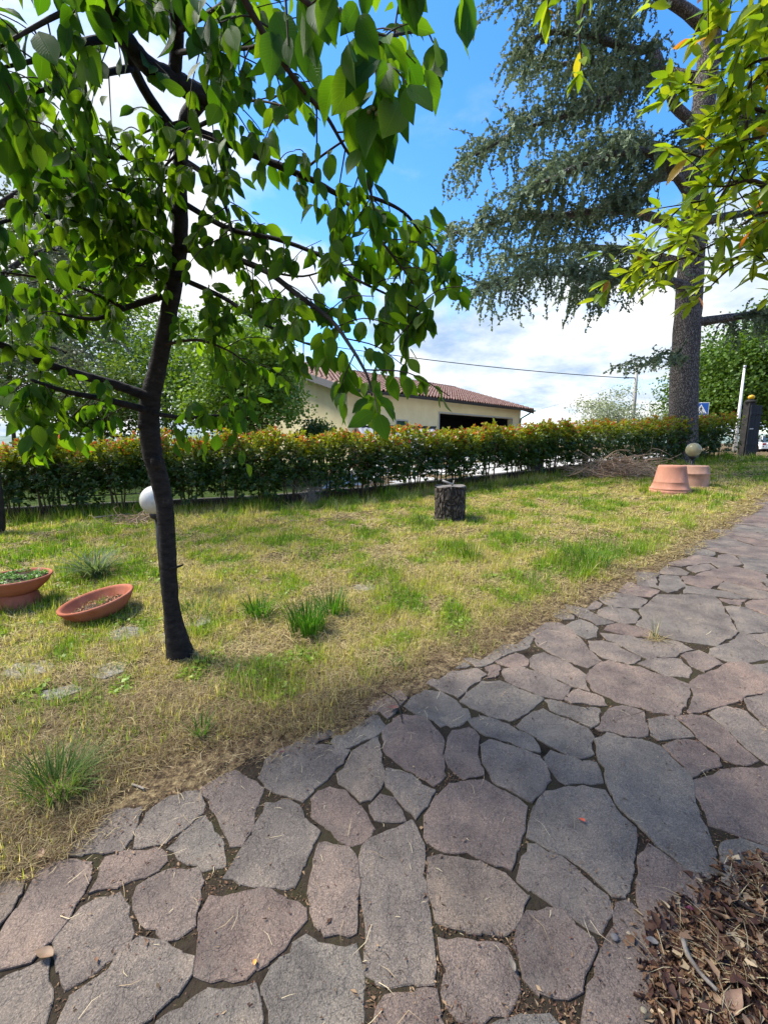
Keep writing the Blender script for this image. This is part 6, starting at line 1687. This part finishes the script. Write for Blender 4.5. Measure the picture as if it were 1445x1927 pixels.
tuft('grass_clump', 'lone thin grass stalks growing out of a paving joint', 'grass clump', 1232, 1205, .22, 9, .03, (.10, .14, .04), STRAW, .0025, .2, 12)
for k, (px, py, lb) in enumerate([(150, 1003, 'long pale grass at the hedge foot behind the ornamental grass'), (420, 985, 'long pale grass at the hedge foot right of the cherry trunk'), (560, 968, 'long pale grass at the hedge foot left of the dead bush'), (690, 955, 'long pale grass at the hedge foot under the house corner'), (640, 962, 'long pale grass at the hedge foot right beside the dead bush'), (760, 948, 'long pale grass at the hedge foot nearest the stump')]):
    tuft('grass_clump', lb, 'grass clump', px, py, .30, 70, .22, (.10, .15, .05), (.24, .26, .11), .006, .9, 20 + k, 'long grass at the hedge foot')
# ------------------------------------------------------------------ flat stepping stones sunk in the grass
m_step = noise_mat('grey stepping stone', [(.3, (.11, .10, .085)), (.55, (.20, .185, .16)), (.75, (.30, .28, .24))], scale=9, rough=.9, bump=.5)
sl = ['flat grey stepping stone in the middle of the lawn', 'flat stepping stone at the left edge below the planted bowl', 'flat stepping stone between tilted bowl and cherry trunk', 'small flat stepping stone half under grass below the tilted bowl', 'flat grooved stepping stone lowest on the left', 'stepping stone just left of the trunk foot', 'flat pale stone patch touching the cherry trunk']
for k, (sx_, sy_, sr_) in enumerate(STEPS[:7]):
    r = np.random.default_rng(k); zc = float(np.mean(ground_z(sx_ + sr_ * np.array([-.6, .6, 0, 0]), sy_ + sr_ * np.array([0, 0, -.5, .5]))))
    ol = [((sr_ * (.8 + .35 * r.random())) * math.cos(a), (sr_ * .8 * (.8 + .35 * r.random())) * math.sin(a)) for a in np.sort(np.linspace(0, 5.7, 9) + r.random(9) * .4)]
    mb = MB(); nn = len(ol)
    mb.add([(x_, y_, .04 * x_ + .045 * y_ + .004) for x_, y_ in ol] + [(x_ * 1.03, y_ * 1.03, .04 * x_ + .045 * y_ - .05) for x_, y_ in ol], [tuple(range(nn))] + [(nn + i_, nn + (i_ + 1) % nn, (i_ + 1) % nn, i_) for i_ in range(nn)])
    o = mb.build('stepping_stone', m_step, None, (sx_, sy_, zc)); tag(o, sl[k], 'stepping stone', 'stepping stones sunk in the lawn')

# ------------------------------------------------------------------ brushwood heap, dead bush, sticks
m_brush = noise_mat('dry brushwood', [(.3, (.22, .14, .085)), (.55, (.40, .28, .18)), (.8, (.52, .41, .28))], scale=3, rough=.9, bump=.2)
def brush(label, name, cat, c_px, ry, rx, rz, n, rmin, rmax, L, seed, mat, up=.25, squash=1):
    r = np.random.default_rng(seed); c = G(*c_px); z = float(ground_z(c[0], c[1]))
    root = thing(name, label, cat, (c[0], c[1], z)); mb = MB()
    for k in range(n):
        a = r.normal(size=2) * .45; hz = rz * max(0, 1 - (a[0] ** 2 + a[1] ** 2)) * r.random()
        p = np.array([a[0] * rx, a[1] * ry, hz + .02]); d = unit(r.normal(size=3) * [1, .8, up]); ln = L * (.3 + .9 * r.random())
        e = p + d * ln; m_ = (p + e) / 2 + r.normal(size=3) * ln * .12
        for v in (p, e, m_): v[2] = max(v[2], .01 + .04 * v[0] * 1.0 + .045 * v[1])
        rad = rmin + (rmax - rmin) * r.random() ** 2
        mb.tube(resample(np.array([p, m_, e]), 3), (rad, rad * .45), n=3, caps=False, smooth=False)
    mb.build('twigs', mat, root)['kind'] = 'stuff'
    return root
brush('heap of dry brown brushwood between hedge and cedar trunk', 'brushwood_heap', 'brushwood', (1165, 896), .42, 1.25, .44, 800, .004, .012, .70, 41, m_brush)
brush('small tangle of dry twigs behind the globe lamp', 'twig_pile', 'twigs', (262, 985), .35, .50, .16, 160, .003, .008, .45, 42, m_brush)
brush('loose dry twigs lying in the lawn left of the stump', 'twig_pile', 'twigs', (650, 985), .35, .9, .06, 70, .002, .006, .5, 43, m_brush)
m_dead = stem_mat('dead grey stems', (.24, .22, .20))
dp = G(592, 950); dd = thing('dead_bush', 'dead grey twiggy bush leaning before the hedge', 'bush', (dp[0], dp[1] + .1, float(ground_z(dp[0], dp[1]))))
mb = MB()
for k in range(90):
    d = unit(np.array([rng.normal() * .50 - .15, rng.normal() * .35, 1.0])); L_ = .35 + .45 * rng.random(); p0 = np.array([rng.normal() * .08, rng.normal() * .06, 0])
    e = p0 + d * L_ + np.array([-.1 * rng.random(), 0, 0]); mb.tube([p0, (p0 + e) / 2 + rng.normal(size=3) * .02, e], (.003, .001), n=3, caps=False, smooth=False)
    for j in range(3):
        q_ = p0 + (e - p0) * (.4 + .6 * rng.random()); mb.tube([q_, q_ + unit(d + rng.normal(size=3) * .5) * .12], (.0014, .0007), n=3, caps=False, smooth=False)
mb.build('stems', m_dead, dd)['kind'] = 'stuff'
def stick(label, pxs, r0, r1, mat, lift=.01, name='stick', parent=None):
    pts = [G(*p) + np.array([0, 0, lift + r0]) for p in pxs]; c = pts[0]
    mb = MB(); mb.tube([p - c for p in pts], (r0, r1), n=8, rough=.14, sub=4); o = mb.build(name, mat, None, c); tag(o, label, 'stick'); return o
m_pst = noise_mat('grey peeled stick', [(.3, (.07, .055, .045)), (.5, (.19, .16, .13)), (.7, (.27, .235, .19))], scale=18, rough=.8, bump=.4)
m_dst = stem_mat('dark damp stick', (.028, .020, .017))
stick('pale peeled stick lying across the brown leaf heap', [(1281, 1787), (1290, 1815), (1312, 1850), (1345, 1885)], .0062, .0048, m_pst, .030)
stick('dark damp stick pointing into the leaf heap at the right edge', [(1352, 1690), (1400, 1720), (1470, 1768)], .006, .0048, m_dst, .022)
stick('short grey stick on the straw at the paving edge', [(249, 1480), (262, 1484), (272, 1489)], .0045, .004, m_pst, .006)
stick('curved dark twig on the paving edge below the lawn', [(722, 1304), (742, 1316), (752, 1333), (757, 1362)], .0035, .002, m_dst, .003)
stick('dead grey branch lying under the hedge behind the left lawn', [(180, 982), (215, 978), (262, 972)], .016, .010, m_pst, .06)
def single_leaf(label, px, py, col, s, az, name='fallen_leaf', cat='leaf', curl=.25):
    m = flat_mat(name + ' ' + label.split()[0], col, rough=.6, var=.25)
    t = leaf_template((.02, .16, .26, .28, .22, .11, .004), .5, curl, .06, seed=int(px)); c = G(px, py)
    o = link(name, mesh_np(name, t[0] * s - np.array([0, s / 2, 0]), t[1], smooth=True, mats=m), None, c + np.array([0, 0, .010])); o.rotation_euler = (R(-4), R(3), az)
    return tag(o, label, cat)
single_leaf('bright red fallen leaf on a grey flagstone', 1093, 1546, (.50, .085, .035), .030, .6)
single_leaf('orange fallen leaf in a paving joint at lower left', 480, 1814, (.62, .26, .06), .020, .2)
single_leaf('curled brown dead leaf at the paving edge below the lawn', 739, 1337, (.20, .085, .05), .062, 1.9, curl=-.3)
single_leaf('big tan dead leaf on the leaf heap at the bottom edge', 1375, 1900, (.20, .115, .07), .070, -1.1, curl=-.5)
single_leaf('purple dead leaf at the tip of the leaf heap', 1295, 1713, (.11, .022, .045), .026, .9)
single_leaf('grey torn dead leaf left of the leaf heap', 1225, 1778, (.15, .13, .11), .034, 1.4, curl=-.3)
single_leaf('pale dry leaf in a joint near the bottom edge', 962, 1822, (.17, .14, .10), .030, .4, curl=-.3)
single_leaf('brown dry leaf at the left edge in the straw', 78, 1614, (.30, .17, .10), .045, .5, curl=-.3)
single_leaf('pale brown dry leaf lying over a joint at the left edge', 85, 1802, (.20, .125, .07), .055, 1.5, curl=-.25)
single_leaf('reddish dead leaf on the flagstone beside the lawn straw', 530, 1420, (.12, .035, .04), .030, 2.2, curl=-.3)
def pebble(label, px, py, col, s):
    c = G(px, py); mb = MB(); r = np.random.default_rng(int(px)); prof = [(s * .3, -s * .1), (s * .9, s * .1), (s, s * .35), (s * .7, s * .6), (.0005, s * .68)]
    mb.lathe(prof, 9); mb.v = [(x_ * (.8 + .4 * r.random()), y_ * (.8 + .4 * r.random()), z_) for x_, y_, z_ in mb.v]
    o = mb.build('stone_chip', flat_mat('chip ' + label[:12], col, rough=.8), None, c + np.array([0, 0, .002])); tag(o, label, 'stone')
pebble('white stone chip in the straw left of the paving edge', 283, 1428, (.34, .32, .27), .014)
pebble('grey stone chip in dry grass behind the arching clump', 141, 1391, (.2, .195, .2), .018)
pebble('flat pale chip on the flagstone left of the leaf heap', 1156, 1766, (.12, .11, .105), .011)
pebble('small cream pebble near the bottom edge by the leaf heap', 1211, 1904, (.22, .19, .13), .008)

# ------------------------------------------------------------------ beyond: pole, cable, sign, gate, cars
m_cpole = noise_mat('concrete pole', [(.3, (.30, .29, .27)), (.7, (.44, .43, .40))], scale=4, rough=.9, bump=.3)
up_b = tz(P(1190, 800, 36)[:2]); up_t = P(1198, 688, 36)
pole = thing('utility_pole', 'grey concrete utility pole beyond the hedge carrying the cable', 'utility pole', up_b)
tp_ = up_t - up_b
mb = MB(); mb.tube([(0, 0, -.3), tuple(tp_ * .5), tuple(tp_)], (.19, .13), n=10); mb.build('pole_shaft', m_cpole, pole)
br = P(1196, 711, 36) - up_b; be = P(1182, 711, 35.8) - up_b
mb = MB(); mb.tube([tuple(br), tuple(be)], .045, n=6); mb.build('bracket', m_gut, pole)
mb = MB(); mb.tube([tuple(be), tuple(be + np.array([-.2, 0, .0])), tuple(be + np.array([-.42, -.02, .0]))], (.06, .045), n=8); mb.build('insulator', m_gut, pole)
c0 = be + up_b + np.array([-.38, 0, 0]); c1 = P(560, 642, 33); cc_ = [c0 + (c1 - c0) * t + np.array([0, 0, -.30 * 4 * t * (1 - t)]) for t in np.linspace(0, 1, 14)]
mb = MB(); mb.tube([p - c0 for p in cc_], .032, n=5, caps=False); tag(mb.build('power_cable', m_gut, None, c0), 'thick dark cable sagging from the utility pole over the house', 'cable')
c2 = P(1190, 715, 36); c3 = P(975, 781, 36); mb = MB(); mb.tube([(0, 0, 0), tuple((c3 - c2) * .5 + np.array([0, 0, -.15])), tuple(c3 - c2)], .012, n=4, caps=False, sub=4); tag(mb.build('stay_wire', m_cpole, None, c2), 'thin pale wire running down from the pole towards the roof', 'wire')
c4 = P(1200, 715, 36); c5 = P(1216, 760, 35); mb = MB(); mb.tube([(0, 0, 0), tuple((c5 - c4) * .5 + np.array([.05, 0, -.1])), tuple(c5 - c4)], .010, n=4, caps=False, sub=4); tag(mb.build('stay_wire', m_cpole, None, c4), 'short thin wire hanging right of the utility pole', 'wire')
# pedestrian crossing sign
m_blue = flat_mat('sign blue', (.012, .10, .42), rough=.4, var=.05); m_white = flat_mat('sign white', (.78, .78, .76), rough=.4, var=.04); m_black = flat_mat('sign black', (.012, .012, .014), rough=.5)
m_galv = flat_mat('galvanised steel', (.42, .44, .46), rough=.45, metallic=.4)
sgY = 21.0; sc_ = P(1318, 770, sgY); sgb = tz(sc_[:2])
sign = thing('crossing_sign', 'blue pedestrian crossing sign beside the cedar trunk', 'road sign', sgb, R(-28))
hz_ = sc_[2] - sgb[2]; S_ = .31
mb = MB(); mb.tube([(0, .06, -.3), (0, .06, hz_ + .33)], .03, n=8); mb.build('post', m_galv, sign)
mb = MB(); mb.box((0, 0, hz_), (2 * S_, .02, 2 * S_)); mb.build('border_plate', m_white, sign)
mb = MB(); mb.box((0, -.0115, hz_), (2 * S_ - .05, .005, 2 * S_ - .05)); mb.build('blue_plate', m_blue, sign)
def flat(mb, pts, y):
    mb.add([(a, y, hz_ + b) for a, b in pts], [tuple(range(len(pts)))])
mb = MB(); flat(mb, [(-.24, -.20), (.24, -.20), (0, .23)], -.018); mb.build('white_triangle', m_white, sign)
mb = MB()
flat(mb, [(.025 * math.cos(a) + .005, .10 + .025 * math.sin(a)) for a in np.linspace(0, 6.0, 10)], -.022)
flat(mb, [(-.03, .065), (.03, .068), (.035, .0), (.03, -.04), (-.025, -.04)], -.022)
flat(mb, [(-.028, -.042), (.002, -.042), (-.05, -.13), (-.08, -.13)], -.022); flat(mb, [(.0, -.042), (.03, -.042), (.075, -.13), (.045, -.13)], -.022)
flat(mb, [(-.03, .062), (-.07, -.005), (-.058, -.015), (-.025, .03)], -.022); flat(mb, [(.03, .062), (.075, .01), (.065, -.002), (.028, .03)], -.022)
for k in (-2, -1, 0, 1, 2): flat(mb, [(k * .075 - .02, -.19), (k * .075 + .02, -.19), (k * .062 + .015, -.145), (k * .062 - .015, -.145)], -.022)
mb.build('walking_figure', m_black, sign)
# white lamp pole behind the gate
lp0 = tz(P(1388, 800, 24)[:2]); lp1 = P(1400, 692, 24) - lp0
lpo = thing('lamp_pole', 'slim white pole leaning behind the dark gate pillar', 'pole', lp0)
mb = MB(); mb.tube([(0, 0, -.3), tuple(lp1 * .5), tuple(lp1)], (.11, .05), n=8); mb.build('shaft', m_white, lpo)
mb = MB(); mb.tube([tuple(lp1), tuple(lp1 + np.array([.02, 0, .12]))], .07, n=8); mb.build('cap', m_galv, lpo)
# gate pillar, wooden gate leaf
m_pil = noise_mat('dark weathered pillar', [(.3, (.022, .022, .022)), (.6, (.055, .05, .045)), (.8, (.09, .075, .06))], scale=6, rough=.9, bump=.5)
m_gate = noise_mat('dark stained board', [(.3, (.012, .015, .020)), (.6, (.026, .032, .040)), (.8, (.045, .050, .058))], scale=5, rough=.6, bump=.4, stretch=(1, 1, .12))
gp = G(1408, 859); gY_ = gp[1]
pil = thing('gate_pillar', 'dark square gate pillar with flat cap at the end of the hedge', 'gate pillar', gp + np.array([0, .22, 0]), R(8))
phh = float(P(1405, 754, gY_)[2] - gp[2])
mb = MB(); mb.box((0, 0, phh / 2 - .15), (.23, .20, phh + .2)); mb.build('pillar_shaft', m_pil, pil)
mb = MB(); mb.lathe([(.185, phh - .05), (.20, phh - .02), (.19, phh + .02), (.11, phh + .045), (.001, phh + .05)], 4); mb.build('pillar_cap', m_pil, pil)
gate = thing('wooden_gate', 'dark vertical board gate leaf folded open against the pillar', 'gate', gp + np.array([-.02, -.06, 0]), R(-4))
gh = phh - .16
for k in range(4):
    mb = MB(); mb.box((-.120 + k * .082, 0, gh / 2 + .02), (.077, .03, gh - .02 * (k % 2))); mb.build('board', m_gate, gate)
for z_ in (.42, gh - .22):
    mb = MB(); mb.box((0, -.032, z_), (.33, .03, .10)); mb.build('brace', m_gate, gate)
mb = MB(); mb.box((-.08, -.03, gh * .55), (.10, .02, .03)); mb.build('latch', m_galv, gate)
m_yel = flat_mat('yellow beacon', (.80, .45, .02), rough=.3)
bc = thing('warning_beacon', 'round yellow warning beacon on top of the gate pillar', 'beacon', pil.location + Vector((-.0, -.02, phh + .05)))
mb = MB(); mb.lathe([(.05, 0), (.05, .02), (.001, .02)], 12); mb.build('beacon_base', m_gate, bc)
mb = MB(); mb.lathe([(.06, .02), (.085, .05), (.09, .085), (.07, .125), (.03, .145), (.001, .15)], 16); mb.build('lens', m_yel, bc)
# dark cabinet behind the hedge
cb = G(1031, 905); cab = thing('cabinet', 'dark blue cabinet standing behind the hedge gap', 'cabinet', (cb[0], cb[1] + .95, float(terrain(cb[0], cb[1] + .95))))
m_cab = flat_mat('dark blue cabinet', (.012, .018, .032), rough=.5)
mb = MB(); mb.box((0, 0, .42), (.34, .3, .84)); mb.build('body', m_cab, cab); mb = MB(); mb.box((0, 0, .86), (.38, .34, .04)); mb.build('lid', m_cab, cab); mb = MB(); mb.box((.0, -.158, .45), (.28, .014, .66)); mb.build('door', m_cab, cab)
# road and cars beyond the gate
m_asph = noise_mat('asphalt', [(.3, (.045, .045, .047)), (.7, (.075, .074, .072))], scale=30, rough=.9, bump=.3)
rv = []
for x_ in np.linspace(8, 60, 24):
    for yy in (0, 7.0): 
        X_, Y_ = x_, 36 + yy - (x_ - 24) * .15; rv.append((X_, Y_, float(terrain(X_, Y_)) + .03))
tag(link('road', mesh_np('road', rv, [(2 * k, 2 * k + 2, 2 * k + 3, 2 * k + 1) for k in range(23)], mats=m_asph)), kind='structure')
m_car = flat_mat('white car paint', (.78, .78, .78), rough=.22, spec=.5, var=.03); m_glass = flat_mat('car glass', (.04, .06, .07), rough=.05, spec=.8); m_tyre = flat_mat('tyre', (.015, .015, .016), rough=.9); m_red = flat_mat('tail light', (.35, .02, .015), rough=.3); m_rim = flat_mat('wheel rim', (.4, .4, .42), rough=.35, metallic=.5)
def car(label, loc, rz):
    root = thing('parked_car', label, 'car', loc, rz, 'cars parked on the road beyond the gate')
    W = .84
    prof = [(-2.0, .32), (-2.02, .62), (-1.95, .86), (-1.2, .92), (1.0, .92), (1.75, .80), (2.0, .62), (2.0, .32)]
    mb = MB(); k = len(prof); vs = [(x_, s_ * W * (1 - .06 * (z_ > .8)), z_) for s_ in (-1, 1) for x_, z_ in prof]
    mb.add(vs, [tuple(range(k))[::-1], tuple(range(k, 2 * k))] + [(i_, (i_ + 1) % k, k + (i_ + 1) % k, k + i_) for i_ in range(k)]); mb.build('body', m_car, root)
    lo_ = [(-1.85, .905), (.95, .905)]; hi_ = [(-1.35, 1.40), (.25, 1.42)]
    vs = [(x_, s_ * .76, z_) for s_ in (-1, 1) for x_, z_ in (lo_[0], lo_[1], hi_[1], hi_[0])]; vs = [(x_, y_ * (.84 if z_ > 1 else 1), z_) for x_, y_, z_ in vs]
    mb = MB(); mb.add(vs, [(3, 2, 1, 0), (4, 5, 6, 7), (0, 1, 5, 4), (1, 2, 6, 5), (2, 3, 7, 6), (3, 0, 4, 7)]); mb.build('window_band', m_glass, root)
    mb = MB(); mb.box((-.55, 0, 1.43), (1.68, 1.24, .045)); mb.build('car_roof', m_car, root)
    for s_ in (-1, 1):
        for (a, b_) in (((-1.86, s_ * .765, .9), (-1.36, s_ * .645, 1.42)), ((.96, s_ * .765, .9), (.26, s_ * .645, 1.42)), ((-.4, s_ * .77, .9), (-.42, s_ * .65, 1.42))):
            mb = MB(); mb.tube([a, b_], .035, n=5); mb.build('window_pillar', m_car, root)
        mb = MB(); mb.box((-2.0, s_ * .66, .74), (.06, .22, .16)); mb.build('tail_light', m_red, root)
        for x_ in (-1.25, 1.3):
            wh = link('wheel', None, root)
            mb = MB(); mb.tube([(x_, s_ * .66, .31), (x_, s_ * .86, .31)], .31, n=18); mb.build('tyre', m_tyre, wh)
            mb = MB(); mb.tube([(x_, s_ * .85, .31), (x_, s_ * .872, .31)], .19, n=14); mb.build('rim', m_rim, wh)
    mb = MB(); mb.box((-2.03, 0, .45), (.06, 1.6, .18)); mb.build('bumper', m_car, root)
    mb = MB(); mb.box((-2.04, 0, .66), (.03, .5, .11)); mb.build('number_plate', m_white, root)
cp_ = P(1426, 851, 38); car('white hatchback parked on the road just right of the gate', (cp_[0] + .9, 38.5, cp_[2] - .02), R(66))
cp_ = P(1456, 851, 40); car('white car cut by the right edge beyond the gate', (cp_[0] + .6, 41, cp_[2] - .02), R(100))

# ------------------------------------------------------------------ put each tree's Empty at its base
bpy.context.view_layer.update()
rebase_leafy(cherry, cherry_base); rebase_leafy(rt, rb)
for o in list(scene.objects):
    if o.name == 'cedar_tree': rebase_leafy(o, tz(CT[0][:2]))
    if o.name == 'conifer': rebase_leafy(o, tz(LT[0][:2]))
rebase_leafy(wall, tz(HEDGE[4])); rebase_leafy(fence, tz(HEDGE[5]))
